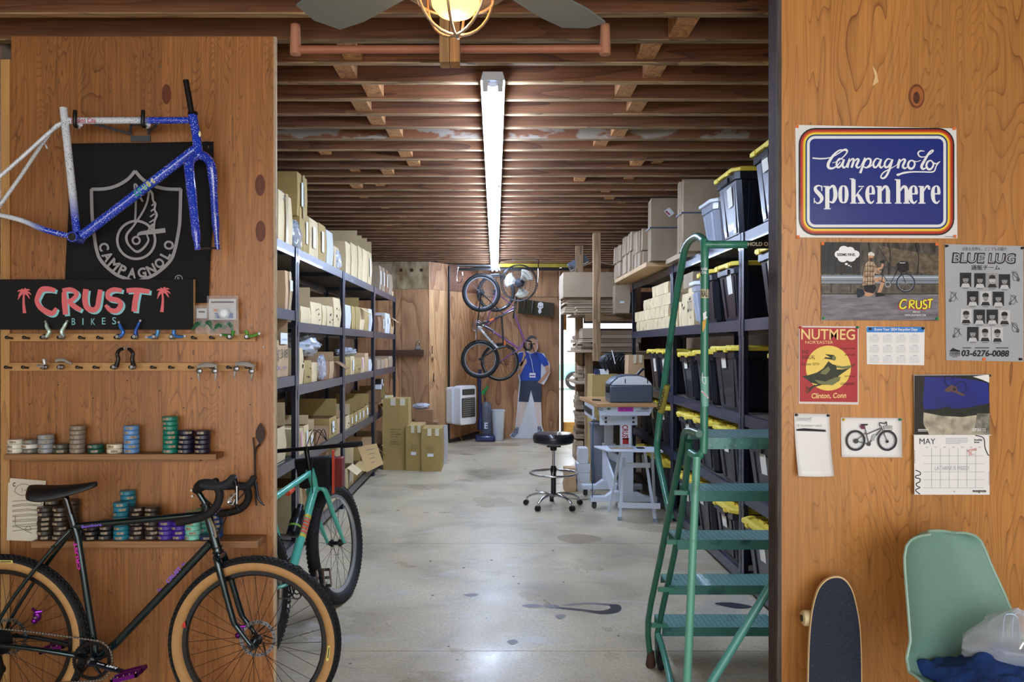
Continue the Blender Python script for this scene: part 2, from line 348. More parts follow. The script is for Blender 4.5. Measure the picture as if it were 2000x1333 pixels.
# short blocks nailed between the joists
BX=[(640,-1),(693,1),(683,2),(735,3),(712,4),(740,5),(775,6),(795,8),(760,10),(810,9),(700,12),(1322,0),(1258,1),(1270,2),(1215,3),(1237,4),(1205,6),(1170,7),(1240,9),(1130,11),(1188,14)]
for px,k in BX:
    y=JY0+SP*k; x=(px-VX)/F*(y); MB().box((x-.045,y-SP+.02,3.012+R.uniform(0,.012)),(x+.045,y-.02,3.2),BLK).build('blocking',ce)
for k in range(8,34,2):
    for sx in (-1,1):
        y=JY0+SP*(k+(sx>0)); x=sx*(1.02+.12*(k%3)); MB().box((x-.04,y-SP+.02,3.035),(x+.04,y-.02,3.2),BLK).build('blocking',ce)
# hanger made of two studs and the copper coloured pipe
h=thing('ceiling_hanger','pair of short pale studs hanging from joists behind the caged lamp','stud',(-.2,3.42,2.82))
for dx,m in ((0,PINE),(.044,BLK)):
    x=(859-VX)/F*3.42+dx; MB().box((x,3.40,2.815),(x+.041,3.48,3.2),m).build('stud',h)
COP=M('pipe_paint',(176,112,86),.5,var=.15)
pz=W(0,97,3.52).z
p=thing('pipe','copper coloured pipe with elbows strung under the front joists','pipe',(0,3.52,pz))
x0=(577-VX)/F*3.52; x1=(1182-VX)/F*3.52
MB().cyl((x0,3.52,pz),(x1,3.52,pz+.004),.018,COP,14).build('pipe_run',p)
for x in (x0,x1): MB().tube([(x,3.52,pz-.022),(x,3.52,pz),(x,3.52,pz+.03),(x,3.52,3.02)],[.024,.025,.024,.021],M('elbow',(188,132,104),.5),12).build('elbow',p)
# ================= walls
def struct(name,b,bev=0): return b.build(name,kind='structure',bev=bev)
wl=thing('wall_left',None,None,(-1.6,3.6,0)); wl['kind']='structure'
YL=3.60; xl0=W(22,0,YL).x; xl1=W(534,0,YL).x
MB().box((xl0,YL,0),(xl1,YL+.018,3.0),PLYL).build('plywood_sheet',wl)
MB().box((xl1,YL+.0,0),(xl1+.012,YL+.019,3.0),M('ply_edge',(205,180,150),.7,var=.4,nscale=90,stretch=(8,1,.3))).build('edge_strip',wl)
MB().box((xl0-.04,YL-.012,0),(xl0,YL+.06,W(0,118,YL).z),wood('trim_pine',(188,142,86),(150,104,58),'Z',freq=6,sc_=6,st=.1,rough=.5,fine=.15)).build('edge_trim',wl)
for x in (xl0+.02,-1.62):
    MB().box((x,YL+.02,0),(x+.038,YL+.105,2.99),PINE).build('stud',wl)
PATCH=M('veneer_patch',(112,58,34),.45,var=.3,nscale=30,stretch=(3,1,.4))
for px,py,rx,ry in ((325,184,9,20),(508,362,10,21),(509,452,10,21),(232,480,8,16)):
    b=MB(); b.ppoly([(px+rx*math.sin(PI*i/10)*s,py-ry*math.cos(PI*i/10)) for s,rg in ((1,range(0,11)),(-1,range(9,0,-1))) for i in rg],YL-.0012,PATCH); b.build('veneer_patch',wl)
wr=thing('wall_right',None,None,(1.6,2.9,0)); wr['kind']='structure'
YR=2.89; xr0=W(1519,0,YR).x
MB().box((xr0+.014,YR,0),(3.45,YR+.018,3.2),PLYR).build('plywood_sheet',wr)
MB().box((xr0,YR+.0,0),(xr0+.014,YR+.018,3.2),M('edge_paint',(92,84,76),.8,var=.5,nscale=40,stretch=(6,1,.2))).build('edge_strip',wr)
MB().box((xr0+.001,YR+.019,0),(xr0+.039,YR+.10,2.99),M('dark_stud',(70,48,34),.8,var=.4,nscale=20)).build('stud',wr)
MB().box((2.2,YR+.02,0),(2.238,YR+.105,2.99),PINE).build('stud',wr)
for px,py,rx,ry,rot in ((1790,188,16,24,0),):
    kb=MB()
    KM=[M('knot_ring',(128,66,30),.5,var=.4,nscale=40),M('knot_mid',(176,104,48),.5,var=.3,nscale=40),M('knot_core',(92,46,24),.5,var=.4,nscale=60)]
    kb.pell(px,py,rx,ry,YR-.0006,KM[0],18); kb.pell(px+1,py,rx*.78,ry*.8,YR-.0009,KM[1],18); kb.pell(px,py+3,rx*.4,ry*.5,YR-.0012,KM[2],14); kb.build('knot',wr)
kb=MB(); kb.ppoly([(1704,128),(1712,140),(1716,160),(1704,168),(1709,150)],YR-.0008,M('chip',(226,190,140),.7)); kb.build('chip',wr)
BW=M('sheet_wall',(120,96,72),.8,var=.3,nscale=3)
struct('wall_side_left',MB().box((-2.42,3.72,0),(-2.3,13.0,3.235),BW))
struct('wall_side_right',MB().box((2.9,3.05,0),(3.0,14.1,3.235),BW))
struct('wall_front_left',MB().box((-3.7,-4.2,0),(-3.58,3.72,3.235),M('room_wall',(196,168,130),.8)))
struct('wall_front_right',MB().box((3.58,-4.2,0),(3.7,3.05,3.235),MC['room_wall']))
struct('wall_end_left',MB().box((-3.58,3.62,0),(-2.3,3.72,3.0),PLYL))
wb=thing('wall_back',None,None,(0,13.5,0)); wb['kind']='structure'
ax0=-2.3; ax1=W(838,0,13.0).x; bx1=W(934,0,14.1).x; YB=14.1
def board(x0,y0,x1,y1,z0,z1,m,t=.02): return MB().add([(x0,y0,z0),(x1,y1,z0),(x1,y1+t,z0),(x0,y0+t,z0),(x0,y0,z1),(x1,y1,z1),(x1,y1+t,z1),(x0,y0+t,z1)],[(3,2,1,0),(4,5,6,7),(0,1,5,4),(1,2,6,5),(2,3,7,6),(3,0,4,7)],m).build('wall_panel',wb)
OSB=M('raw_ply',(190,172,138),.8,c2=(128,104,70),nscale=5,stretch=(1.6,1,.7))
zt=2.54
xs=[ax0,-1.72,-1.52,ax1]
for i in range(3): board(xs[i],13.0,xs[i+1]-.006,13.0,0,zt,PLYB)
board(ax0,12.995,ax1,12.995,zt+.004,2.99,OSB)
for px in (783,804,823):
    MB().lathe([(.03,0),(.03,.002)],W(px,528,12.99),M('knot_dark',(70,44,26),.8),(0,-1,0),10,1).build('knot',wb)
lp=wood('ply_pale',(204,160,112),(150,98,56),'Z',freq=9,sc_=2.4,st=.12,rough=.6,fine=.3,rnd=.06)
cx=W(876,0,13.42).x
board(ax1,13.0,cx-.006,13.42,0,zt,lp); board(ax1,13.0,cx-.006,13.42,zt+.004,2.99,PLYB)
board(cx,13.42,bx1,YB,0,zt,PLYB); board(cx,13.42,bx1,YB,zt+.004,2.99,JO)
for q in (((ax0,13.03),(ax1,13.03)),((ax1,13.03),(cx,13.45)),((cx,13.45),(bx1,YB+.03)),((bx1,YB+.03),(wx0:=W(1093,0,YB).x,YB+.03)),((1.2,YB+.03),(1.2,YB+.03))):
    (xa_,ya_),(xb_,yb__)=q
    if xb_>xa_: MB().add([(xa_-.02,ya_+.0,0),(xb_+.0,yb__+.0,0),(xb_,yb__+.04,0),(xa_-.02,ya_+.04,0),(xa_-.02,ya_,3.23),(xb_,yb__,3.23),(xb_,yb__+.04,3.23),(xa_-.02,ya_+.04,3.23)],[(3,2,1,0),(4,5,6,7),(0,1,5,4),(1,2,6,5),(2,3,7,6),(3,0,4,7)],DARKW).build('light_leak_backing',wb)  # added behind the panels to stop light leaking through their gaps
MB().box((1.18,YB+.02,2.42),(2.95,YB+.06,3.23),DARKW).build('light_leak_backing',wb)  # same added light block, above the doorway
wx=[bx1,W(1000,0,YB).x,W(1062,0,YB).x,W(1093,0,YB).x]
wz=W(0,596,YB).z
for i,(a,c) in enumerate(((bx1,.42),(.42,wx[-1]))): board(a,YB,c-.006,YB,0,W(0,581,YB).z,PLYB)
for a,c in ((bx1,-.02),(-.02,.53),(.53,.83),(.83,wx[-1])): board(a,YB,c-.006,YB,W(0,580,YB).z,2.99,PLYB)
board(wx[-1],YB,2.9,YB,2.42,2.99,PLYB)
board(2.55,YB,2.9,YB,0,2.42,PLYB)
# black conduit in the corner, pipe and yellow rail along the top
MB().cyl((cx+.01,13.38,.02),(cx+.01,13.38,2.95),.018,BLACK,10).build('conduit',wb)
MB().bar((cx,13.36,W(0,866,13.4).z),(bx1,YB-.03,.06),.05,.10,M('dark_base',(46,34,26),.8)).build('baseboard',wb)
hd=thing('back_header',"dark pipe and yellow strap rail fixed high along the back wall",'rail',(0,13.3,2.9))
MB().cyl((W(893,0,13.3).x,13.3,2.955),(.1,13.3,2.955),.025,STEEL,10).build('pipe_run',hd)
MB().box((.02,13.27,2.93),(1.35,13.33,2.985),M('yellow_rail',(196,176,60),.5,var=.3)).build('yellow_bar',hd)
MB().box((W(893,0,13.3).x,13.36,2.88),(1.35,13.4,2.92),BLACK).build('dark_bar',hd)
MB().tube([W(895,520,13.3),W(892,545,13.3),W(897,554,13.3),W(903,545,13.3),W(903,532,13.3)],.008,CHR,6,sm=3).build('hook',hd)
# doorway to the yard
dr=thing('door_1',None,None,(1.2,14.1,0)); dr['kind']='structure'
YEL=M('yellow_timber',(206,160,84),.6,var=.3,nscale=8)
x=W(1096,0,YB).x
MB().box((x-.01,13.98,0),(x+.035,14.1,2.42),M('dark_jamb',(58,44,32),.8,var=.3)).build('jamb',dr)
MB().box((x+.04,14.13,1.9),(x+.10,14.22,2.7),YEL).build('jamb_timber',dr)
MB().box((x+.04,13.99,2.36),(2.56,14.1,2.44),YEL).build('head_timber',dr)
MB().box((x+.04,14.11,0.0),(x+.5,14.24,.27),YEL).build('sill_block',dr)
# yard outside
YARD=M('yard_gravel',(214,208,198),.9,var=.15,nscale=3,bump=.3)
struct('floor_yard',MB().box((-14,14.24,-.12),(16,60,-.01),YARD))
# parked car, a corner of it shows through the doorway
ct=thing('car','pale teal car parked in the yard beyond the back doorway','car',(3.1,30.6,0))
CT=M('car_paint',(120,205,196),.3,coat=.6); b=MB()
prof=[(-2.1,.35),(-2.1,.85),(-1.9,.98),(-1.0,1.02),(-.4,1.46),(1.1,1.48),(1.7,1.05),(2.1,.95),(2.15,.4)]
b.prism([(4.3+u,29.8,v) for u,v in prof],(0,1.7,0),CT); b.build('body',ct,bev=.05)
b=MB(); b.prism([(4.3+u,29.79,v) for u,v in ((-.85,1.04),(-.35,1.4),(1.0,1.42),(1.5,1.06))],(0,.0,.0),M('car_glass',(30,40,44),.1)); b.build('side_window',ct)
for wxx in (2.95,5.7):
    b=MB(); b.lathe([(.2,0),(.32,.01),(.34,.05),(.34,.2)],(wxx,29.9,.34),RUB,(0,-1,0),24); b.lathe([(.05,.0),(.2,.02),(.21,.03)],(wxx,29.69,.34),STEEL,(0,-1,0),16)
    for k in range(5): b.bar((wxx,29.67,.34),(wxx+.19*math.cos(k*1.2566),29.67,.34+.19*math.sin(k*1.2566)),.05,.02,CHR)
    b.build('wheel',ct)
# ================= fluorescent strip lights
TUBE=M('tube_glow',(205,224,255),.4,emit=72); ENA=M('enamel',(205,212,225),.35)
FY=[4.05,6.49,8.93,11.37,13.81]
for i in range(4):
    y0,y1=FY[i]+.004,FY[i+1]-.004
    t=thing('strip_light',f'long twin tube strip light under the joists, {ORD[i+1]} from the front','light',(.0,y0,2.93),0,'twin tube strip lights in one line')
    x=-.012 if i<3 else -.008
    b=MB(); b.hexa([(x-.062,y0,2.955),(x+.062,y0,2.955),(x+.062,y1,2.955),(x-.062,y1,2.955)],[(x-.05,y0,2.998),(x+.05,y0,2.998),(x+.05,y1,2.998),(x-.05,y1,2.998)],ENA); b.build('housing',t)
    b=MB(); b.hexa([(x-.012,y0+.03,2.93),(x+.012,y0+.03,2.93),(x+.012,y1-.03,2.93),(x-.012,y1-.03,2.93)],[(x-.058,y0+.03,2.954),(x+.058,y0+.03,2.954),(x+.058,y1-.03,2.954),(x-.058,y1-.03,2.954)],M('reflector',(235,240,250),.35)); b.build('reflector',t)
    for dx in (-.038,.038):
        MB().cyl((x+dx,y0+.03,2.925),(x+dx,y1-.03,2.925),.016,TUBE,12).build('tube',t)
        for ye in (y0+.008,y1-.03): MB().box((x+dx-.014,ye,2.905),(x+dx+.014,ye+.022,2.956),ENA).build('lamp_holder',t)
# ================= left wall: banner, sign, bare frame
YB_=3.585
ban=thing('banner','black cloth banner with grey shield and winged wheel emblem, hung behind blue frame','banner',W(275,440,YB_))
b=MB(); CL=M('banner_cloth',(20,20,23),.95,bump=.3,nscale=300)
def bf(u,v):
    x=(133+(284)*u)+(3*math.sin(v*5) if u in(0,1) else 0)+(8*(1-u) if v>.9 else 0)-(6*v*u); y=281+(u*-4)+v*315
    p=W(x,y,YB_); p.y-=.006*(1+math.sin(u*9+v*2))*(.3+v); return p
b.blob(bf,24,16,CL); b.build('cloth',ban,solid=.002)
GR=M('banner_print',(150,150,154),.8); g=MB(); yb=YB_-.020
SHD=[[(264,334),(250,350),(228,363),(205,369),(178.5,370)],[(178.5,369),(179.5,410),(182,444),(189,490),(200,513),(226,536),(250,546),(264,552)],[(264,552),(280,546),(303,536),(330,513),(341,490),(350,444),(352,410),(353,369)],[(353.5,370),(325,369),(300,363),(278,350),(264,334)]]
for q in SHD: g.pstroke(q,6.5,yb,GR,4)
g.pstroke([(266+37*math.cos(a*PI/12),469+37*math.sin(a*PI/12)) for a in range(24)],5,yb,GR,2,True)
g.pstroke([(266+7*math.cos(a*PI/6),470+7*math.sin(a*PI/6)) for a in range(12)],4,yb,GR,2,True)
g.pstroke([(264,433),(265,405),(265,380),(262,362),(266,361),(270,372),(273,384),(279,394)],[4,4,4,3,4,5,5,3],yb,GR)
g.pstroke([(300,451),(298,438),(287,456),(290,470),(280,485),(268,492),(256,484),(248,472),(248,458),(262,440),(280,412),(288,392),(291,372)],[3,3,3,4,5,5,4,5,5,4,4,4,4],yb,GR)
g.pstroke([(291,371),(297,378),(299,392),(303,398),(302,410),(306,420),(302,432),(301,448)],[4,5,4,5,4,5,4,3],yb,GR)
for k in range(5): g.pstroke([(303-k*.6,396+k*11),(296-k*1.5,402+k*11)],3,yb,GR)
g.pstroke([(268,461),(275,456),(300,453),(323,450)],[3,7,9,9],yb,GR)
for k,ch in enumerate('CAMPAGNOLO'):
    a=math.radians(166-k*17.2); cx=266+65*math.cos(a); cy=466+68*math.sin(a); wdt=[16,18,19,14,17,17,17,18,12,18][k]
    g.ptext(ch,(cx-wdt/2,cy-10,cx+wdt/2,cy+10),yb,GR,.04,rot=math.degrees(a)-90)
g.pstroke([(349+7*math.cos(a*PI/6),545+7*math.sin(a*PI/6)) for a in range(12)],1.6,yb,GR,2,True); g.ptext('R',(346,541,352,549),yb,GR)
g.build('emblem',ban,label='grey shield, wheel and lettering')
MB().pell(407,287,1.2,3,3.57,CHR,8).build('pin',ban)
# sign board
YS=3.555
sg=thing('sign_board','black painted shop sign with pink and pale blue lettering between palm trees','sign',W(170,646,YS))
MB().box((W(-60,0,YS).x,YS,W(0,644,YS).z),(W(378,0,YS).x,YS+.018,W(0,546,YS).z),M('sign_black',(9,9,11),.8,bump=.2,nscale=8)).build('board',sg,bev=.001)
MB().box((W(378,0,YS).x,YS+.001,W(0,644,YS).z),(W(379.6,0,YS).x,YS+.018,W(0,546,YS).z),PINE).build('raw_edge',sg)
PK=M('sign_pink',(222,108,116),.6); LB=M('sign_blue',(138,204,214),.6)
LET=[ # letters as brush strokes
 [([(108,568),(96,565),(82,566),(75,577),(72,588),(78,600),(92,610),(103,612),(110,602)],[8,10,11,10,9,10,11,10,6])],
 [([(125,571),(126,590),(128,615)],[9,11,10]),([(122,568),(138,566),(150,574),(142,585),(132,588)],[8,9,9,8,7]),([(134,588),(144,598),(158,606)],[9,10,8])],
 [([(168,565),(166,585),(170,601),(182,606),(190,600),(193,585),(196,566)],[11,11,11,11,10,10,9])],
 [([(238,568),(222,566),(211,572),(213,583),(230,587),(236,596),(228,607),(215,606),(206,596)],[8,9,9,10,10,10,10,9,6])],
 [([(247,568),(268,567),(292,570)],[9,10,9]),([(268,570),(264,590),(262,609)],[11,11,11])]]
for m,dx,dy,yy,nm in ((LB,4,3,YS-.0008,'blue_lettering'),(PK,0,0,YS-.0016,'pink_lettering')):
    g=MB()
    for L_ in LET:
        for pts,w_ in L_: g.pstroke([(x+dx,y+dy) for x,y in pts],w_,yy,m,4)
    if m is LB:
        g.ptext('B',(140,622,147,635),yy,LB);g.ptext('I',(161,622,163,635),yy,LB);g.ptext('K',(178,622,186,635),yy,LB);g.ptext('E',(199,621,206,634),yy,LB);g.ptext('S',(219,620,227,634),yy,LB)
    else:
        for tx,ty,h,s in ((46,572,40,1),(318,570,40,-1)):
            g.pstroke([(tx+s*1,ty),(tx,ty+18),(tx+s*2,ty+h)],[3.5,4.5,7],yy,m)
            for dx_,dy_ in ((-12,-2),(-10,7),(13,-5),(15,4),(12,12),(-5,-6),(5,-8),(-11,14)): g.pstroke([(tx,ty),(tx+dx_*.55,ty+dy_*.5-3),(tx+dx_,ty+dy_)],[3,4,1],yy,m,3)
    g.build(nm,sg)
# -------- bare frame on its wall hanger
YF=3.44
def P(x,y,d=0): return W(x,y,YF+d)
def splat(name,lo_,a,b_,axis,p0,p1,spk):
    m=bpy.data.materials.new(name); m.use_nodes=True; N=m.node_tree.nodes; L=m.node_tree.links; B=N['Principled BSDF']; B.inputs['Roughness'].default_value=.18; B.inputs['Coat Weight'].default_value=.7
    tc=N.new('ShaderNodeTexCoord'); sx=N.new('ShaderNodeSeparateXYZ'); L.new(tc.outputs['Object'],sx.inputs[0])
    n1=N.new('ShaderNodeTexNoise'); n1.inputs['Scale'].default_value=150; L.new(tc.outputs['Object'],n1.inputs['Vector'])
    ad=N.new('ShaderNodeMath'); ad.operation='MULTIPLY_ADD'; ad.inputs[1].default_value=.22*abs(p1-p0)*1.6; L.new(n1.outputs[0],ad.inputs[0]); L.new(sx.outputs[axis],ad.inputs[2])
    mr=N.new('ShaderNodeMapRange'); mr.inputs[1].default_value=p0; mr.inputs[2].default_value=p1; L.new(ad.outputs[0],mr.inputs[0])
    mx=N.new('ShaderNodeMix'); mx.data_type='RGBA'; mx.inputs[6].default_value=lin(a); mx.inputs[7].default_value=lin(b_); L.new(mr.outputs[0],mx.inputs[0])
    vo=N.new('ShaderNodeTexVoronoi'); vo.inputs['Scale'].default_value=150; L.new(tc.outputs['Object'],vo.inputs['Vector'])
    n2=N.new('ShaderNodeTexNoise'); n2.inputs['Scale'].default_value=30; L.new(tc.outputs['Object'],n2.inputs['Vector'])
    th=N.new('ShaderNodeMath'); th.operation='MULTIPLY'; th.inputs[1].default_value=.44; L.new(n2.outputs[0],th.inputs[0])
    lt=N.new('ShaderNodeMath'); lt.operation='LESS_THAN'; L.new(vo.outputs['Distance'],lt.inputs[0]); L.new(th.outputs[0],lt.inputs[1])
    sp=N.new('ShaderNodeMix'); sp.data_type='RGBA'; sp.inputs[6].default_value=lin(spk[0]); sp.inputs[7].default_value=lin(spk[1]); L.new(mr.outputs[0],sp.inputs[0])
    m2=N.new('ShaderNodeMix'); m2.data_type='RGBA'; L.new(lt.outputs[0],m2.inputs[0]); L.new(mx.outputs[2],m2.inputs[6]); L.new(sp.outputs[2],m2.inputs[7]); L.new(m2.outputs[2],B.inputs['Base Color'])
    return m
fr=thing('frameset','bare bicycle frame fading from speckled white to blue, hung by its top tube','bicycle frame',W(200,466,YF))
org=W(200,466,YF)
BL=(34,66,196); WH=(216,224,236); DK=(30,40,90)
xr=lambda px:(W(px,0,YF).x-org.x); zr=lambda py:(W(0,py,YF).z-org.z)
f_top=splat('fade_top',0,WH,BL,0,xr(275),xr(300),(DK,(210,222,250)))
f_seat=splat('fade_seat',0,BL,WH,2,zr(420),zr(365),((210,222,250),DK))
f_stay=splat('fade_stay',0,WH,BL,0,xr(68),xr(110),(DK,(210,222,250)))
f_blue=splat('fade_blue',0,BL,BL,0,-9,-8,((210,222,250),(225,232,250)))
f_white=splat('fade_white',0,WH,WH,0,-9,-8,(DK,DK))
MB().tube([P(128,236),P(370,235)],.0145,f_top,14).build('top_tube',fr)
MB().tube([P(124,211),P(150,455)],.0165,f_seat,14).build('seat_tube',fr)
MB().tube([P(376,224),P(383,262),P(387,300)],[.0195,.019,.021],f_blue,14).build('head_tube',fr)
MB().tube([P(381,292),P(160,461)],.0205,f_blue,16).build('down_tube',fr)
for d,px2 in ((-.06,-8),(.06,-6)):
    MB().tube([P(125,240),P(100,256+ (0 if d<0 else 0)),P(40,310 if d<0 else 345,d*.7),P(px2,352 if d<0 else 410,d)],.0085,f_white,10,sm=3).build('seat_stay',fr)
    MB().tube([P(143,463,d*.3),P(90,450,d*.8),P(40,430,d),P(-12,418,d)],[.012,.013,.011,.009],f_stay,10,sm=3).build('chain_stay',fr)
MB().tube([P(-40,425,-.06),P(-5,418,-.06)],.012,f_white,8).build('dropout',fr)
MB().tube([P(78,284),P(86,279,.02),P(92,290,.04)],.004,f_white,6,sm=3).build('stay_bridge',fr)
b=MB(); b.lathe([(.022,-.036),(.022,.036)],P(149,465),f_blue,(0,1,0),18); b.lathe([(.017,.0365),(.017,.037)],P(149,465),BLACK,(0,-1,0),18); b.build('bottom_bracket',fr)
MB().tube([P(363,157),P(374,219)],.0125,BLACK,14).build('steerer',fr)
MB().lathe([(.017,0),(.022,.004),(.021,.014)],P(377,226),M('headset_black',(18,18,22),.3),(-.1,0,1),16).build('headset',fr)
# fork: two blades, seen turned
fk=MB(); c=[P(412,487,-.04),P(405,420,-.04),P(396,350,-.04),P(388,325,-.03),P(386,308,0)]
fk=MB(); fk.tube([P(386,489,-.09),P(379,420,-.085),P(371,345,-.07),P(370,318,-.05),P(380,306,-.01),P(390,303,0),P(404,310,.03),P(414,332,.06),P(420,420,.07),P(425,488,.075)],[.012,.018,.021,.021,.021,.021,.021,.021,.017,.011],f_blue,12,sm=4); fk.build('fork',fr)
MB().cyl(P(388,486,-.09),P(424,485,.075),.0045,BLACK,8).build('axle',fr)
g=MB()
for i,(ch,m) in enumerate(zip('Crust',[M('dec_green',(30,170,120),.4),M('dec_teal',(60,180,150),.4),M('dec_mint',(140,200,150),.4),M('dec_yel',(190,200,120),.4),M('dec_cream',(214,206,150),.4)])):
    x=266+i*8; y=378-i*6.2; g.ptext(ch,(x-3.6,y-6,x+3.6,y+6),YF-.0215,m,.03,rot=-37)
g.build('down_tube_decal',fr)
MB().ptext('Evasion Cite',(139,230,187,240),YF-.0155,M('dec_red',(196,60,80),.4),.01).build('top_tube_decal',fr)
b=MB(); b.lathe([(.012,0),(.013,.003)],P(389,262,-.02),M('badge',(150,140,90),.3,.8),(1,-.4,0),12,.5); b.build('head_badge',fr)
hg=thing('frame_hanger','grey steel wall hanger with two black cradle arms holding the speckled frame','hanger',W(270,272,3.6))
HM=M('hanger_grey',(66,70,76),.5)
b=MB(); b.box((W(253,0,3.58).x,3.59,W(0,275,3.58).z),(W(291,0,3.58).x,3.6,W(0,264,3.58).z),HM); b.build('plate',hg)
b=MB(); b.tube([W(254,262,3.58),W(256,243,3.55),W(288,243,3.55),W(291,262,3.58)],.007,HM,8); b.tube([W(180,241,3.45),W(235,256,3.54),W(256,262,3.575)],.006,HM,8); b.tube([W(307,243,3.45),W(291,258,3.575)],.006,HM,8); b.build('strut',hg)
for px in (147,280):
    MB().tube([W(px+5,246,3.5),W(px+2,247,3.43),W(px-1,243,3.41),W(px-1,228,3.405),W(px,216,3.408)],.0085,BLACK,10,sm=4).build('cradle_arm',hg)
    MB().tube([W(px+2,246,3.46),W(px+8,247,3.45),W(px+10,243,3.44)],.010,WHITE,8).build('foam_pad',hg)
# -------- peg rails
RAIL=wood('rail_pine',(196,148,92),(150,100,54),'X',freq=6,sc_=8,st=.1,rough=.5,fine=.2)
pegx1=[24,57,91,124,165,200,234,267,307,341,383,418,452,486]; pegx2=[22,55,92,124,160,193,227,263,304,339,377,418,451,487]
for nm,(x0,x1,y0,y1),pg,lb in (('peg_rail',(15,499,652,667),pegx1,'upper pine peg rail under the black sign'),('peg_rail',(16,500,709,725),pegx2,'lower pine peg rail above the bare plywood')):
    t=thing(nm,lb,'rail',W((x0+x1)/2,y1,3.58))
    MB().box((W(x0,0,3.58).x,3.58,W(0,y1,3.58).z),(W(x1,0,3.58).x,3.6,W(0,y0,3.58).z),RAIL).build('board',t,bev=.001)
    for x in pg:
        MB().lathe([(.005,0),(.005,.03),(.0075,.034),(.0075,.044),(.004,.046)],W(x,(y0+y1)/2+2,3.58),BLACK,(0,-1,.1),10).build('peg',t)
# brake arms on the pegs
YA=3.53
def brake(label,name,pts,col,piv,tip,cat='brake arm',grp=None,wd=None):
    m=M('anod_%d_%d_%d'%col,col,.3,.3); t=thing(name,label,cat,W(piv[0],piv[1],YA),0,grp)
    b=MB(); b.tube([W(x,y,YA) for x,y in pts],wd or [.012,.0115,.010,.006],m,8,sm=3,flat=.7); b.build('arm',t)
    b=MB(); b.lathe([(.011,0),(.012,.006),(.012,.02),(.007,.024),(.007,.028)],W(piv[0],piv[1],YA+.012),STEEL,(0,-1,0),14); b.build('pivot_bolt',t)
    b=MB(); b.lathe([(.0055,0),(.0055,.006)],W(tip[0],tip[1],YA),STEEL,(0,-1,0),10); b.build('cable_anchor',t)
def pad(t,a,b_):
    MB().tube([W(*a,YA+.005),W(*b_,YA+.005)],.005,M('brake_pad',(90,36,28),.7),6,flat=1).build('brake_pad',t)
AN='cantilever brake arms on the upper rail'
for lb,col,pts,piv,tip in (
 ('silver white brake arm on upper rail, leftmost of all',(196,224,214),[(91,658),(97,648),(92,640),(90,629)],(91,658),(90,629)),
 ('silver white brake arm on upper rail, second from left',(196,224,214),[(124,658),(121,648),(126,638),(131,628)],(124,658),(132,628)),
 ('bright blue upright brake arm on upper rail, left of its pair',(60,120,215),[(234,658),(241,650),(236,640),(233,630)],(234,658),(233,630)),
 ('dark blue upright brake arm on upper rail, right of its pair',(34,84,176),[(267,658),(265,648),(270,636),(274,627)],(267,658),(275,627)),
 ('short blue brake arm lying sideways, tip pointing left',(88,156,224),[(309,645),(307,655),(300,659),(288,659)],(305,658),(287,659)),
 ('short blue brake arm lying sideways, tip pointing right',(70,130,214),[(340,645),(340,654),(348,658),(361,657)],(339,658),(362,657)),
 ('green brake arm on upper rail, tip pointing left',(70,150,70),[(456,646),(453,656),(444,656),(432,653)],(452,658),(432,655)),
 ('lime green brake arm at right end of upper rail',(104,176,74),[(481,646),(485,656),(496,656),(507,651)],(485,658),(507,652)),
 ('small silver brake on lower rail, tip pointing left',(176,172,170),[(86,702),(88,712),(82,716),(74,715)],(91,717),(74,714)),
 ('small silver brake on lower rail, tip pointing right',(176,172,170),[(110,705),(122,703),(130,706),(139,711)],(122,717),(139,710)),
 ):
    brake(lb,'brake_arm',pts,col,piv,tip)
for lb,s,px in (('curved black caliper arm on lower rail, left half of pair',1,227),('curved black caliper arm on lower rail, right half of pair',-1,262)):
    c0=245
    brake(lb,'caliper_arm',[(px,717),(px+s*4,702),(px+s*2,692),(px+s*7,684),(c0-s*(2 if s>0 else 5),681)],(26,26,30),(px,717),(c0-s*(2 if s>0 else 6),681),'brake arm',None,[.014,.012,.011,.011,.009])
for lb,(px,py),rot in (('silver centre pull brake hanging straight at right of lower rail',(405,724),0),('silver centre pull brake hanging tilted at end of lower rail',(477,722),.16)):
    t=thing('centre_pull_brake',lb,'brake',W(px,py,YA)); SV=M('satin',(190,190,188),.35,.5)
    def q(x,y): c,s=math.cos(rot),math.sin(rot); return W(px+x*c-y*s,py+x*s+y*c,YA)
    MB().tube([q(-18,-8),q(0,-11),q(19,-9)],[.008,.012,.008],SV,8,sm=3).build('bridge',t)
    for s in (-1,1):
        MB().tube([q(s*18,-9),q(s*16,0),q(s*17,10),q(s*15,22)],[.007,.010,.010,.004],SV,8,sm=3,flat=.6).build('arm',t)
        MB().lathe([(.012,0),(.012,.015),(.006,.018)],q(s*15,1)+Vector((0,.004,0)),STEEL,(0,-1,0),14).build('pivot_bolt',t)
# -------- shelves and tape rolls
SH=wood('shelf_wood',(158,112,70),(112,72,40),'X',freq=6,sc_=7,st=.08,rough=.5,fine=.3)
def shelf(lb,x0,x1,yt,yb,Y0):
    t=thing('wall_shelf',lb,'shelf',W((x0+x1)/2,yb,Y0)); z1=W(0,yt,Y0).z; z0=W(0,yb,Y0).z
    b=MB(); b.box((W(x0,0,Y0).x,Y0,z0),(W(x1,0,Y0).x,3.598,z1),SH); b.build('board',t,bev=.0015)
    b=MB(); b.box((W(x0,0,Y0).x+.02,3.575,z0-.018),(W(x1,0,Y0).x-.1,3.599,z0),SH); b.build('cleat',t); return z1
z1=shelf('narrow wooden shelf with low rows of bar tape, above the dark bike',7,422,888,899,3.50)
z2=shelf('wider wooden shelf behind the dark bike, end grain showing at right',60,504,1058,1071,3.47)
def roll_proto(): pass
RP={}
LABM=M('roll_label',(168,150,128),.5,var=.5,nscale=160); LIDM=M('shrink_wrap',(230,236,240),.12,coat=.5)
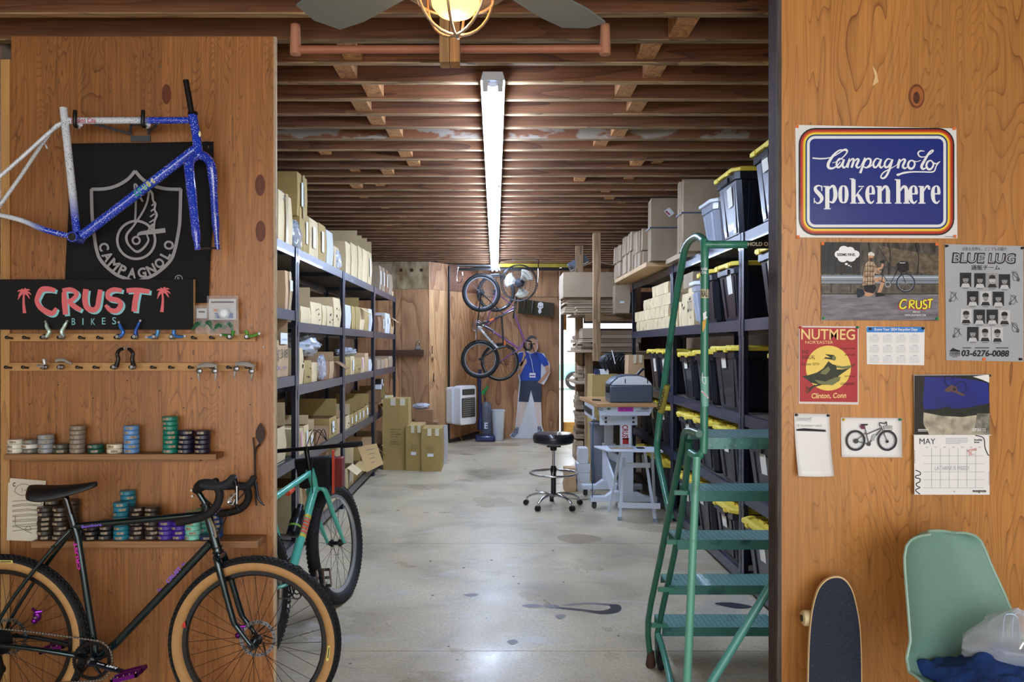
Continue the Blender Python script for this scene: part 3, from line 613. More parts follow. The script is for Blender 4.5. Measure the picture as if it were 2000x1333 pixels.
def roll(c,x,y,z,rz,label,grp):
    if c not in RP:
        m=M('tape_%d_%d_%d'%c,c,.45,coat=.35,bump=.15,nscale=200)
        t=thing('tape_roll',label,'tape roll',(x,y,z),rz,grp)
        b=MB(); b.lathe([(.012,.001),(.031,.0),(.0335,.003),(.0335,.0165),(.031,.0195),(.012,.0185)],(0,0,0),m,(0,0,1),20); b.build('roll',t,world=False)
        b=MB()
        vs=[];n=6
        for i in range(n+1):
            a=-PI/2+(i/n-.5)*.85
            for zz in (.0045,.015): vs.append((.0340*math.cos(a),.0340*math.sin(a),zz))
        b.add(vs,[(2*i,2*i+2,2*i+3,2*i+1) for i in range(n)],LABM); b.build('paper_band',t,world=False)
        RP[c]=t; return t
    return clone(RP[c],(x,y,z),rz,label,grp)
STK=[((31,3,3.552),[(222,218,204)],'cream tape roll','far left pile, upper shelf'),
 ((60,3,3.552),[(96,98,88),(214,212,204),(100,100,92)],'tape roll','second pile from left, upper shelf'),
 ((90,4,3.555),[(148,152,160)],'grey tape roll','grey pile, upper shelf'),
 ((120,2,3.55),[(70,74,62)],'olive tape roll','low olive pile, upper shelf'),
 ((151,6,3.552),[(134,120,110)],'taupe tape roll','taupe pile, upper shelf'),
 ((188,2,3.55),[(20,78,66)],'bottle green tape roll','low green pile, upper shelf'),
 ((225,2,3.55),[(224,216,188)],'ivory tape roll','low ivory pile, upper shelf'),
 ((257,6,3.552),[(96,146,206)],'sky blue tape roll','sky blue pile, upper shelf'),
 ((333,8,3.552),[(16,122,104)],'emerald tape roll','tall emerald pile, upper shelf'),
 ((364,5,3.55),[(26,26,52)],'navy tape roll','left navy pile, upper shelf'),
 ((396,5,3.55),[(34,30,50)],'dark navy tape roll','right navy pile, upper shelf')]
STK2=[((89,7,3.515),[(50,42,36)],'brown black tape roll','leftmost front pile, lower shelf'),
 ((119,7,3.515),[(54,44,38)],'brown black tape roll','second front pile, lower shelf'),
 ((104,8,3.57),[(62,50,42)],'dark brown tape roll','back pile at left, lower shelf'),
 ((140,8,3.57),[(62,50,42)],'dark brown tape roll','back pile by seat post, lower shelf'),
 ((156,3,3.54),[(28,28,32)],'black tape roll','pile beside the seat tube, lower shelf'),
 ((179,3,3.51),[(24,24,28)],'black tape roll','low front pile, lower shelf'),
 ((208,4,3.52),[(22,26,32)],'black tape roll','pile left of turquoise, lower shelf'),
 ((237,8,3.515),[(34,122,146)],'turquoise tape roll','front turquoise pile, lower shelf'),
 ((250,10,3.575),[(30,116,138)],'turquoise tape roll','back turquoise pile, lower shelf'),
 ((268,7,3.52),[(44,34,34)],'dark tape roll','pile right of turquoise, lower shelf'),
 ((298,7,3.52),[(48,38,36)],'dark tape roll','second pile right of turquoise, lower shelf'),
 ((325,5,3.52),[(68,40,150)],'purple tape roll','left purple pile, lower shelf'),
 ((351,4,3.52),[(62,34,146)],'purple tape roll','right purple pile, lower shelf'),
 ((377,6,3.515),[(130,206,186)],'mint tape roll','mint pile, lower shelf'),
 ((397,6,3.572),[(70,150,136)],'sea green tape roll','pile behind the head tube, lower shelf'),
 ((404,1,3.51),[(28,42,92)],'navy tape roll','lone roll by head tube, lower shelf'),
 ((421,6,3.56),[(34,74,140)],'royal blue tape roll','blue pile under the handlebar, lower shelf')]
for zs,stk in ((z1,STK),(z2,STK2)):
    for (px,n,Y),cols,lb,wh in stk:
        x=W(px,0,Y).x
        for k in range(n):
            lbl=f'{lb}, {ORD[k+1]} from bottom, {wh}' if n>1 else f'{lb}, {wh}'
            roll(cols[k%len(cols)],x+R.uniform(-.0015,.0015),Y+R.uniform(-.0015,.0015),zs+.0204*k+.0004,R.uniform(-.7,.7),lbl,wh.replace(',',' on')+' rolls')
# zine sheet leaning at left, line drawing
t=thing('drawing_sheet','pale paper sheet with looping line drawing, propped at left of lower shelf','drawing',W(50,1058,3.575))
b=MB(); pc=[W(13,1056,3.54),W(76,1058,3.54),W(90,940,3.592),W(16,934,3.592)]; b.prism(pc,(0,.0012,0),M('zine',(214,206,188),.7,var=.06)); b.build('paper',t)
b=MB(); ZI=M('zine_ink',(120,116,104),.7)
def zp(x,y): k=(1058-y)/122; return 3.54+.052*k-.0025
def zs_(pts,w=1.1): 
    for i in range(len(pts)-1): pass
    yy=min(zp(x,y) for x,y in pts); 
    P_=smooth([Vector((x,y,0)) for x,y in pts],5); vs=[];k=len(P_)
    for s in (-1,1):
        for i in range(k):
            d=(P_[min(i+1,k-1)]-P_[max(i-1,0)]).normalized(); x=P_[i].x-d.y*w/2*s; y=P_[i].y+d.x*w/2*s; vs.append(W(x,y,zp(x,y)))
    b.add(vs,[(i,i+1,k+i+1,k+i) for i in range(k-1)],ZI)
zs_([(28,960),(34,950),(48,946),(62,952),(72,962),(58,966),(40,968),(28,960)])
for k in range(6): zs_([(24,980+k*10),(60,978+k*10),(80,982+k*9),(78,987+k*9),(50,985+k*10),(24,988+k*10)])
zs_([(30,1008),(30,1025),(44,1034),(60,1036),(56,1028),(48,1036),(62,1042)])
for x in range(5): zs_([(42+x*6,954+x%2*4),(44+x*6,957),(42+x*6,960)])
b.build('line_drawing',t)
b=MB(); v,f=text2d('C',.02); b.add([W(25+5*a,951-8*c,zp(25,951)) for a,c in v],f,INK); b.build('lettering',t)
# parts in clear bags standing on the upper rail
CLR=M('clear_film',(225,232,240),.08,alpha=.22,coat=.3); CARD=M('bag_card',(206,208,212),.6)
def bag(lb,x0,x1,y0,y1,rot,name):
    t=thing(name,lb,'packet',W((x0+x1)/2,y1,3.545)); b=MB(); b.prect(x0+4,y0+6,x1-4,y1-30,3.55,CARD); b.prect(x0+8,y0+11,x1-8,y0+14,3.549,INK) ; b.build('card',t)
    g=MB(); g.blob(lambda u,v:W(x0+(x1-x0)*u+rot*v,y0+(y1-y0)*v,3.54-.012*math.sin(PI*u)*math.sin(PI*v)+.003*noise.noise(Vector((u*7,v*7,x0)))),14,16,CLR); g.build('film',t)
    b=MB(); gm=M('pad_green',(38,92,58),.5); rm=M('pad_red',(110,36,44),.5)
    cx=(x0+x1)/2
    b.tube([W(cx-18,y1-8,3.545),W(cx-6,y1-20,3.54),W(cx+6,y1-12,3.545)],[.006,.012,.005],gm,8,sm=3); b.tube([W(cx+4,y1-16,3.545),W(cx+14,y1-22,3.54),W(cx+20,y1-8,3.545)],[.005,.011,.006],gm,8,sm=3)
    b.tube([W(cx-14,y1-26,3.545),W(cx+14,y1-27,3.545)],.005,rm,6)
    b.build('brake_pads',t); return t
bag('small clear packet of green brake parts, left and behind the larger one',380,408,597,652,2,'parts_packet')
t=bag('large clear packet with card and round silver part, standing on peg rail',404,465,578,655,2,'parts_packet')
b=MB(); b.pell(437,612,11,11,3.538,STEEL); b.pell(437,612,7,7,3.537,M('foil',(190,196,205),.3,.6)); b.prect(419,612,455,622,3.5385,M('blue_card',(60,90,160),.5)); b.prect(417,604,424,608,3.5375,M('orange_dot',(214,130,50),.5)); b.ptext('TRP',(416,614,424,622),3.5365,PAPER); b.build('round_part',t)
# leaf shaped hook
t=thing('leaf_hook','dark brown metal leaf hook on a thin stem at the panel edge','hook',W(503,930,3.58)); LM=M('leaf_metal',(52,34,30),.5,.3)
b=MB(); b.prism([W(508+9*math.sin(PI*i/8),826+44*i/8,3.58) for i in range(9)]+[W(508-9*math.sin(PI*i/8),826+44*i/8,3.58) for i in range(7,0,-1)],(0,.004,0),LM); b.build('leaf',t)
MB().tube([W(508,868,3.582),W(499,880,3.58),W(498,905,3.58),W(499,932,3.57)],.005,LM,8,sm=3).build('stem',t)
MB().tube([W(495,855,3.585),W(497,880,3.585),W(498,905,3.585)],.004,LM,8).build('twig',t)
# screws in the plywood
b=None
for px,py in ((313,131),(523,137),(21,127),(23,691),(515,678)):
    t=MB(); t.lathe([(.004,0),(.003,.002)],W(px,py,3.6),STEEL,(0,-1,0),8); t.build('screw',wl)
for px,py in ((113,752),(182,778),(249,744),(312,764),(58,790),(359,797),(374,740),(428,757),(489,791)):
    t=MB(); t.lathe([(.0035,0),(.0035,.0005)],W(px,py,3.6),BLACK,(0,-1,0),8); t.build('screw_hole',wl)
# ================= right wall papers
def sheet(name,label,cat,quad,m,curl=0,Y=None,t_=.0008):
    Y=Y or YR-.003
    cx=sum(p[0] for p in quad)/4; cy=max(p[1] for p in quad)
    t=thing(name,label,cat,W(cx,cy,Y)); b=MB(); (x0,y0),(x1,y1),(x2,y2),(x3,y3)=quad
    def fn(u,v):
        xt=x0+(x1-x0)*u; yt=y0+(y1-y0)*u; xb=x3+(x2-x3)*u; yb_=y3+(y2-y3)*u
        x=xt+(xb-xt)*v; y=yt+(yb_-yt)*v; d=curl*(v**2)*(.7+.3*math.sin(u*PI))
        p=W(x,y,Y); p.y-=d; return p
    if curl: b.blob(fn,8,10,m); b.build('paper',t,solid=t_)
    else: b.prism([W(x,y,Y) for x,y in quad],(0,t_,0),m); b.build('paper',t)
    return t
def pins(t,lst):
    for (x,y,c) in lst:
        b=MB(); m=M('pin_%d_%d_%d'%c,c,.35); b.lathe([(.0052,0),(.004,.003),(.003,.006),(.0042,.009),(.0035,.010)],W(x,y,YR-.004),m,(0,-1,0),12); b.build('push_pin',t)
def tape(t,lst):
    for (x,y,c) in lst:
        b=MB(); b.prect(x-3,y-3,x+3,y+3,YR-.0058,M('tape_%s'%(c,),c,.5)); b.build('tape_corner',t)
ORG=(226,112,44); GRN=(30,130,96); DKP=(40,42,50); YLP=(220,180,40)
Y1=YR-.0048
# big blue tin sign
t=sheet('tin_sign','large blue and white sign with rainbow border reading spoken here','sign',[(1553,244),(1868,251),(1870,466),(1556,464)],M('sign_white',(226,228,230),.3,coat=.3))
b=MB()
def rr(i,c,lay): 
    b.pround(1560+i,250+i*.98,1864-i,460-i*.98,max(3,32-i),Y1-.0002*lay,M('rb_%d'%lay,c,.35,coat=.3))
for lay,(i,c) in enumerate([(0,(18,16,22)),(3,(176,44,26)),(7,(218,120,40)),(9.5,(240,214,60)),(13,(20,52,110)),(16,(226,232,240)),(21.5,(10,38,128))]): rr(i,c,lay)
b.build('printed_border',t,label='black, red, orange, yellow, blue and white border bands')
b=MB(); yw=Y1-.003; WT=M('sign_letter',(236,240,246),.35)
def sx(x,y): return (1520+x/3.1729,220+y/3.1729)
def sk(pts,w,closed=False): b.pstroke([sx(*p) for p in pts],[q/3.1729 for q in w] if isinstance(w,list) else w/3.1729,yw,WT,5,closed)
# script word drawn stroke by stroke
sk([(212,282),(260,286),(310,282),(350,268),(390,242),(415,228),(428,240),(410,268),(370,300),(335,312)],[8,9,7,5,8,10,9,7,5,3])
sk([(428,240),(385,232),(345,262),(312,312),(312,340),(335,346),(365,330),(385,305)],[4,8,14,18,17,12,8,5])
sk([(400,290),(378,286),(362,312),(366,338),(384,334),(404,300),(408,290)],[6,9,12,13,11,10,9]); sk([(408,290),(398,325),(408,342),(425,328)],[12,14,11,4])
sk([(420,330),(440,290),(440,288)],[4,7,11]); sk([(440,292),(428,342)],[13,15]); sk([(436,310),(458,288),(468,296),(454,342)],[5,10,14,14]); sk([(466,308),(488,288),(498,296),(484,330),(496,342),(512,330)],[5,10,14,14,11,4])
sk([(512,330),(538,280)],[4,10]); sk([(540,284),(508,376)],[13,15]); sk([(528,320),(550,288),(572,292),(568,324),(546,342),(528,334)],[5,10,13,13,10,6])
sk([(560,340),(586,322),(600,300)],[8,6,5]); sk([(630,290),(608,286),(590,312),(594,338),(612,334),(632,300),(638,288)],[6,9,12,13,11,10,9]); sk([(638,290),(628,325),(638,342),(655,328)],[12,14,11,4])
sk([(700,292),(678,288),(660,314),(664,338),(682,334),(702,302)],[6,9,12,13,11,10]); sk([(708,290),(690,350),(668,395),(648,408),(636,398),(652,372),(700,345),(735,325)],[12,14,13,11,9,8,6,4])
sk([(735,325),(752,288)],[4,10]); sk([(754,290),(740,346)],[13,15]); sk([(750,312),(774,290),(786,298),(772,332),(784,346),(802,335)],[5,10,14,14,11,4])
sk([(832,296),(812,304),(804,330),(818,348),(838,340),(846,314),(832,296)],[8,12,14,14,12,11,8]); sk([(838,300),(860,304),(884,296)],[6,5,4])
sk([(906,240),(880,238),(866,254),(880,274),(908,274),(940,258),(960,240),(955,234),(935,250),(905,300),(888,334),(898,350),(916,342)],[4,8,9,8,5,5,7,9,12,16,17,13,6])
sk([(946,296),(926,306),(918,332),(932,352),(952,344),(962,318),(946,296)],[8,12,14,14,12,11,8]); sk([(952,304),(978,318),(1000,304)],[6,8,5])
sk([(1004,302),(980,330),(962,366),(900,368),(830,368),(770,376),(742,392)],[3,7,9,8,9,12,5]); sk([(742,392),(736,384),(770,378)],[4,8,8])
b.build('script_lettering',t)
b=MB()
def ser(x,y,w=46): b.add([W(*sx(x-w/2,y),yw),W(*sx(x+w/2,y),yw),W(*sx(x+w/2,y-7),yw),W(*sx(x-w/2,y-7),yw)],[(0,1,2,3)],WT)
def stem(x,y0,y1,w=26): p=[sx(x-w/2,y0),sx(x+w/2,y0),sx(x+w/2,y1),sx(x-w/2,y1)]; b.ppoly(p,yw,WT)
T0,B0=452,562
def s_(x): sk([(x+20,470),(x+18,458),(x,453),(x-18,465),(x-14,484),(x+8,508),(x+22,532),(x+12,556),(x-8,562),(x-24,545)],[4,6,9,17,23,25,22,14,8,4]); stem(x+22,453,486,6); stem(x-25,530,562,6)
def bowl(x,w,y0=T0,y1=B0): 
    ym=(y0+y1)/2; sk([(x-w,ym),(x-w*.75,y0+14),(x,y0+3),(x+w*.75,y0+14),(x+w,ym),(x+w*.75,y1-14),(x,y1-3),(x-w*.75,y1-14)],[24,18,7,18,24,18,7,18],True)
s_(248)
stem(304,456,594); ser(304,600,42); ser(292,462,26); sk([(314,476),(330,458),(346,462),(354,500),(352,530),(338,556),(316,552)],[8,14,20,25,24,15,6])
bowl(404,20)
stem(466,414,558); ser(466,565,40); ser(456,415,26); sk([(478,522),(500,490),(520,466)],[8,7,6]); ser(514,462,34); sk([(490,505),(506,530),(522,560)],[14,24,26]); ser(516,565,46)
def e_(x): sk([(x+18,500),(x+14,466),(x,455),(x-16,470),(x-20,508),(x-14,545),(x+4,561),(x+22,545)],[22,16,7,18,25,20,12,5]); b.ppoly([sx(x-14,500),sx(x+26,500),sx(x+26,508),sx(x-14,508)],yw,WT)
e_(572)
def arch(x,top=T0): 
    stem(x,top+4,558); ser(x,565,42); ser(x-10,top+10,24); sk([(x+12,486),(x+28,462),(x+44,462),(x+52,486)],[8,15,19,25]); stem(x+52,484,558,26); ser(x+52,565,42)
arch(628); arch(744,410); e_(838)
stem(890,456,558); ser(890,565,44); ser(880,462,24); sk([(902,486),(914,464),(926,456),(936,468)],[7,10,14,18]); sk([(936,468),(934,478)],[18,12])
e_(978)
b.build('serif_lettering',t)
b=MB(); b.prect(1846,462,1866,463.2,yw,M('tiny_print',(150,150,150),.6)); b.build('small_print',t)
tape(t,[(1557,247,ORG),(1864,251,ORG),(1559,463,ORG),(1865,462,ORG)])
# photo poster: kneeling rider by a roadside rail
t=sheet('photo_poster','photo poster of kneeling man with bicycle at a roadside rail','poster',[(1604,473),(1833,475),(1833,627),(1605,625)],M('photo_trees',(92,88,84),.3,c2=(22,24,28),nscale=28,stretch=(2,1,.6),coat=.3,bump=0))
b=MB(); a=Y1
b.prect(1604,574,1833,626,a,M('photo_road',(128,126,140),.35,c2=(84,82,96),nscale=24,stretch=(.5,1,3),coat=.3)); b.prect(1604,556,1833,575,a,M('photo_bank',(104,96,84),.4,c2=(62,56,50),nscale=40))
b.prect(1604,473.5,1680,535,a-.0001,M('photo_dark',(40,44,50),.4,c2=(14,16,20),nscale=40,stretch=(3,1,.5)))
b.ppoly([(1715,480),(1833,500),(1833,538),(1770,530),(1740,520)],a-.0001,M('photo_hill',(112,100,82),.4,c2=(70,60,50),nscale=60))
for x in (1640,1665,1697,1735,1790): b.pstroke([(x,474),(x+4,500),(x+2,536)],[3,2.5,4],a-.0002,M('photo_trunk',(42,36,34),.5))
b.prect(1604,538,1833,554,a-.0003,M('photo_rail',(128,142,158),.3)); b.prect(1604,541,1833,543,a-.0004,M('photo_rail_hi',(190,204,216),.3)); b.prect(1604,548,1833,549.5,a-.0004,M('photo_rail_lo',(66,78,92),.4))
for x in (1622,1660,1800): b.prect(x,548,x+3,572,a-.0002,M('photo_post',(60,56,54),.5))
b.build('picture',t)
b=MB(); a=Y1-.001; SK=M('skin_print',(196,150,120),.5); PL=M('plaid',(196,176,150),.5,c2=(120,88,70),nscale=70); BK=INK
b.ppoly([(1688,518),(1697,509),(1706,512),(1715,526),(1722,530),(1716,537),(1708,534),(1708,560),(1684,558),(1686,535)],a,PL)
for k in range(4): b.prect(1688,520+k*10,1707,521.2+k*10,a-.0001,M('plaid_line',(96,66,54),.5)); b.prect(1689+k*5,514,1690+k*5,558,a-.0001,MC['plaid_line'])
b.pell(1701,502,5.5,8,a-.0001,SK); b.ppoly([(1695,499),(1696,494),(1702,492),(1708,496),(1708,500)],a-.0002,M('cap_print',(214,216,206),.5)); b.ppoly([(1697,504),(1706,504),(1704,512),(1699,511)],a-.0002,M('beard',(80,64,54),.6))
b.ppoly([(1715,528),(1725,524),(1726,516),(1722,515),(1720,522),(1712,524)],a-.0001,SK)
b.ppoly([(1687,558),(1708,556),(1712,562),(1706,574),(1690,570)],a-.0002,M('shorts_print',(28,28,34),.6))
b.pstroke([(1708,548),(1724,546),(1722,558),(1716,574)],[9,9,7,6],a-.0001,SK,3); b.pstroke([(1706,570),(1696,576),(1684,570)],[8,8,6],a-.0001,SK,3)
b.ppoly([(1674,563),(1686,566),(1690,574),(1684,580),(1675,582),(1673,572)],a-.0002,M('boot',(34,44,62),.6)); b.ppoly([(1711,572),(1721,572),(1731,578),(1710,580)],a-.0002,BK)
def wheelp(cx,cy,r,w_=1.4,m=BK,y=a-.0003,ry=None): b.pstroke([(cx+r*math.cos(PI*i/12),cy+(ry or r)*math.sin(PI*i/12)) for i in range(24)],w_,y,m,0,True)
wheelp(1769,553,17.5,2.2,M('print_tyre',(24,34,58),.5)); wheelp(1769,553,15.5,.8,M('print_rim',(150,160,176),.5))
for k in range(9): b.pstroke([(1769,553),(1769+15*math.cos(k*.7),553+15*math.sin(k*.7))],.4,a-.0002,MC['print_rim'],0)
for pts in ([(1724,522),(1756,522)],[(1722,534),(1738,556),(1756,524)],[(1756,520),(1769,553)],[(1726,524),(1722,552)],[(1738,556),(1716,548)]): b.pstroke(pts,1.6,a-.0003,M('print_frame',(46,50,62),.5),0)
b.ppoly([(1751,516),(1760,510),(1774,512),(1776,528),(1764,533),(1754,528)],a-.0004,BK); b.prect(1757,513,1768,514.6,a-.0005,M('bag_line',(190,200,214),.5)); b.ppoly([(1720,510),(1732,508),(1726,514),(1719,513)],a-.0005,BK)
wheelp(1734,556,5,1.4,M('print_ring',(170,176,182),.5))
for cx,cy,r in ((1639,497,9),(1648,489,10),(1660,490,9),(1670,497,9),(1662,503,10),(1646,504,10),(1655,497,14)): b.pell(cx,cy,r,r*.85,a-.0003,WT,18)
b.pell(1653,516,3,2.2,a-.0003,WT); b.pell(1658,519,2,1.4,a-.0003,WT); b.pell(1662,521,1.2,1,a-.0003,WT)
b.ptext('SEEMS FINE.',(1635,495,1671,500.5),a-.0006,BK,.03); b.build('figure_and_bicycle',t)
b=MB(); YY=M('poster_yellow',(232,222,60),.5); MG=M('poster_magenta',(190,50,90),.5)
CR=[[([(1771,587),(1764,586),(1759,592),(1758,600),(1764,603),(1770,599)],3.4)],[([(1777,588),(1776,603)],3.4),([(1777,587),(1785,588),(1784,594),(1778,595),(1786,603)],3)],[([(1790,587),(1790,600),(1795,603),(1799,599),(1799,588)],3.4)],[([(1810,587),(1804,588),(1805,594),(1810,597),(1808,603),(1802,602)],3.4)],[([(1812,586),(1822,585)],3.4),([(1817,586),(1815,602)],3.6)]]
for m,dx,y_,wk in ((MG,-1.4,a-.0006,1.5),(BK,0,a-.0007,1.6),(YY,0,a-.0008,1)):
    for L_ in CR:
        for pts,w_ in L_: b.pstroke([(x+dx,y-dx) for x,y in pts],w_*wk,y_,m,3)
b.ptext('WWW.CRUSTBIKES.COM',(1767,614,1808,618),a-.0006,PAPER,.01); b.ptext('BIKES',(1783,608,1797,611.5),a-.0006,PAPER); b.build('lettering',t)
tape(t,[(1607,476,ORG),(1830,477,ORG)]); pins(t,[(1608,622,(40,150,80)),(1829,623,(40,150,80))])
# grey team poster
t=sheet('team_poster','tall grey poster of black and white portraits with phone number','poster',[(1845,477),(1999,481),(1999,707),(1848,704)],M('grey_paper',(172,176,184),.7,var=.08,nscale=5))
b=MB(); a=Y1
b.ptext('日本も世界も、どこでもお届け',(1880,483,1966,490),a,M('grey_ink',(80,82,88),.7),0)
b.ptext('BLUE LUG',(1860,494,1984,515.5),a-.0001,INK,.055,shear=.1,rot=.8); b.ptext('BLUE LUG',(1862.6,496.4,1981.4,513),a-.0003,MC['grey_paper'],.0,shear=.1,rot=.8)
b.ptext('通販チーム',(1897,518,1953,528),a,INK,.006)
b.build('lettering',t)
FACE=M('portrait_grey',(150,152,156),.7); FD=M('portrait_dark',(42,44,48),.7); FW=M('portrait_light',(196,198,202),.7)
rng=random.Random(4)
rows=[[(1875,533),(1903,534),(1927,534),(1951,536)],[(1889,569),(1914,569),(1939,570)],[(1876,604),(1902,605),(1927,605),(1951,606)],[(1889,639),(1913,639),(1937,640)]]
for row in rows:
    for (x,y) in row:
        b=MB(); hgt=28; wd=22; k=rng.choice((FD,FD,FW,FACE))
        b.prect(x,y,x+wd,y+hgt,a,k); b.pell(x+wd/2,y+13,5.5,7,a-.0002,FACE if k is not FACE else FW,14); b.ppoly([(x+2,y+hgt),(x+5,y+21),(x+wd-5,y+21),(x+wd-2,y+hgt)],a-.0001,FW if k is FD else FD)
        b.ppoly([(x+4.5,y+11),(x+5.5,y+5),(x+wd/2,y+3),(x+wd-5.5,y+5),(x+wd-4.5,y+11)],a-.0003,rng.choice((FD,INK))); b.prect(x+8,y+12.5,x+10,y+13.5,a-.0004,INK); b.prect(x+12.5,y+12.5,x+14.5,y+13.5,a-.0004,INK); b.prect(x+9,y+17,x+13.5,y+18,a-.0004,INK); b.prect(x+5,y+30,x+17,y+31,a,MC['grey_ink'])
        b.build('portrait',t)
gi=MC['grey_ink']
for sx_,sy_,q in ((1862,580,1),(1983,540,-1),(1979,586,1),(1869,650,1),(1982,640,-1)):
    b=MB(); wheelp_=[(sx_+5*math.cos(PI*i/8),sy_+9*math.sin(PI*i/8)) for i in range(16)]; b.pstroke(wheelp_,.8,a,gi,0,True); b.pstroke([(sx_-8*q,sy_+6),(sx_,sy_),(sx_+6*q,sy_-8)],1.2,a,gi,3); b.pstroke([(sx_-6,sy_-10),(sx_+2,sy_-4),(sx_+9,sy_+6)],1,a,gi,3); b.pell(sx_-6*q,sy_+8,2.5,2.5,a,gi,10); b.build('bicycle_sketch',t)
b=MB(); b.ptext('03-6276-0088',(1878,684,1971,697),a,INK,.03,shear=.12,rot=.6)
b.ppoly([(1855,686),(1861,680),(1868,683),(1875,685),(1875,688),(1855,687)],a,INK); b.prect(1855,689,1875,693.5,a,INK); b.ptext('BLUE LUG',(1856,690,1874,692.8),a-.0003,MC['grey_paper'],.02); b.prect(1855,694.5,1875,695.5,a,INK); b.prect(1859,697,1870,698.2,a,gi)
for x0,x1 in ((1880,1897),(1904,1932),(1945,1970)): b.prect(x0,679,x1,681,a,gi)
b.build('phone_number',t)
pins(t,[(1848,481,DKP),(1996,485,DKP),(1992,702,DKP)]); tape(t,[(1922,702,ORG)])
# red event poster
t=sheet('event_poster','red event poster with witch across a yellow moon','poster',[(1560,637),(1677,638),(1677,791),(1560,789)],M('poster_white',(222,214,212),.6))
b=MB(); a=Y1; RD=M('poster_red',(176,52,56),.55); CRM=M('poster_cream',(238,206,140),.55)
b.ppoly([(1562,640),(1675,641),(1675,786),(1562,785)],a,RD); b.pell(1618,719.5,44,44,a-.0002,M('moon',(238,210,104),.55),36)
b.build('printed_ground',t)
b=MB(); WD=M('witch_dark',(52,56,44),.6); WG=M('witch_green',(120,124,84),.6)
b.ppoly([(1567,735),(1580,733),(1596,728),(1608,720),(1618,706),(1626,712),(1634,714),(1634,722),(1646,722),(1656,720),(1650,726),(1638,735),(1634,746),(1618,752),(1600,752),(1584,748)],a-.0004,WD)
b.ppoly([(1605,706),(1610,701),(1618,702),(1628,704),(1632,699),(1629,694),(1611,692),(1622,699),(1612,698)],a-.0005,WD)
b.pell(1629,700,4,5,a-.0006,WG,12); b.ppoly([(1632,714),(1646,716),(1662,714),(1664,718),(1648,721),(1634,719)],a-.0006,WG); b.ppoly([(1604,726),(1618,716),(1622,722),(1614,732),(1603,731)],a-.0006,WG)
b.pstroke([(1584,757),(1612,748),(1640,732),(1670,711)],[3,3,2,1.5],a-.0005,WD,3)
b.ppoly([(1590,742),(1600,750),(1626,753),(1640,744),(1642,736),(1630,738),(1612,746)],a-.0005,WG)
for k in range(5): b.pstroke([(1592,755-k),(1580,758+k*2),(1574,754+k*3.4)],1.2,a-.0005,WD,3)
b.build('witch_figure',t)
b=MB(); b.ptext('NUTMEG',(1565,643,1670,664),a-.0004,CRM,.012,rot=.4); b.ptext("NOR'EASTER",(1573,666,1627,672),a-.0004,CRM); b.ptext('Clinton, Conn',(1585,768,1653,780),a-.0004,CRM,.02,shear=.12,rot=-1)
for s,bx in (('2ND',(1566,684,1580,691)),('ANNUAL',(1566,694,1592,702)),('October 20TH',(1565,709,1600,714)),('camp-ride',(1640,679,1670,684)),('annual',(1650,691,1670,695)),('jamboree',(1650,733,1670,738)),('campout',(1642,747,1669,755))): b.ptext(s,bx,a-.0004,M('poster_brown',(84,26,22),.6),.01)
b.build('lettering',t); pins(t,[(1563,640,(200,60,40)),(1674,640,GRN)])
# recycling calendar
t=sheet('recycling_calendar','small white year calendar card with a bright blue header','calendar',[(1692,638),(1806,640),(1805,714),(1693,712)],PAPER)
b=MB(); b.pround(1693,639,1805,649.5,2,a,M('cal_blue',(46,130,214),.5)); b.ptext('Know Your 2024 Recycling Days',(1708,641,1792,648),a-.0003,PAPER,.02)
LG=M('cal_grey',(150,156,176),.6)
for r in range(3):
    for c in range(4):
        x=1699+c*26; y=657+r*20; b.prect(x+6,y-2.5,x+15,y-1.6,a,LG)
        for i in range(5):
            for j in range(7):
                b.prect(x+j*2.7,y+i*2.7,x+j*2.7+1.1,y+i*2.7+1,a,LG if (i+j+r)%5 else M('cal_dot',(120,150,130),.6))
b.build('printed_calendar',t); pins(t,[(1699,643,DKP),(1802,642,DKP)])
# wall calendar
t=sheet('wall_calendar','open wall calendar with blue sky bicycle photo above and MAY page below','calendar',[(1785,850),(1932,850),(1933,967),(1786,967)],PAPER,0,YR-.02)
MB().prism([W(x,y,YR-.012) for x,y in ((1785,733),(1932,732),(1933,850),(1786,850))],(0,.001,0),M('cal_photo_base',(200,206,214),.4)).build('upper_page',t)
b=MB(); a=YR-.0135
b.ppoly([(1786,734),(1932,733),(1933,850),(1786,850)],a+.0006,M('photo_night',(26,28,30),.4,var=.5,nscale=60))
pts=[(1806,737)]+[(1806+124*i/10,737+(12*(i/10)**3)) for i in range(1,11)]+[(1933,800),(1805,800),(1800,770)]
b.ppoly(pts,a,M('photo_sky',(22,48,150),.3,c2=(12,30,112),nscale=5,coat=.3))
b.ppoly([(1925,733),(1932,733),(1932,748),(1918,742),(1900,736)],a-.0001,PAPER)
b.ppoly([(1804,800),(1820,802),(1850,795),(1862,799),(1890,797),(1933,788),(1933,815),(1806,815)],a-.0002,M('photo_trees2',(36,42,34),.5,c2=(18,22,18),nscale=60))
b.ppoly([(1804,806),(1840,813),(1880,815),(1933,808),(1933,850),(1812,850),(1803,830)],a-.0003,M('photo_bowl',(196,188,166),.5,c2=(140,136,124),nscale=30))
b.ppoly([(1788,735),(1806,738),(1804,770),(1802,800),(1804,830),(1815,850),(1786,850)],a-.0004,M('photo_trunk2',(28,28,28),.4))
b.ppoly([(1908,808),(1933,808),(1933,850),(1904,838)],a-.0004,M('photo_block',(150,148,138),.5,c2=(84,86,70),nscale=40))
b.build('picture',t)
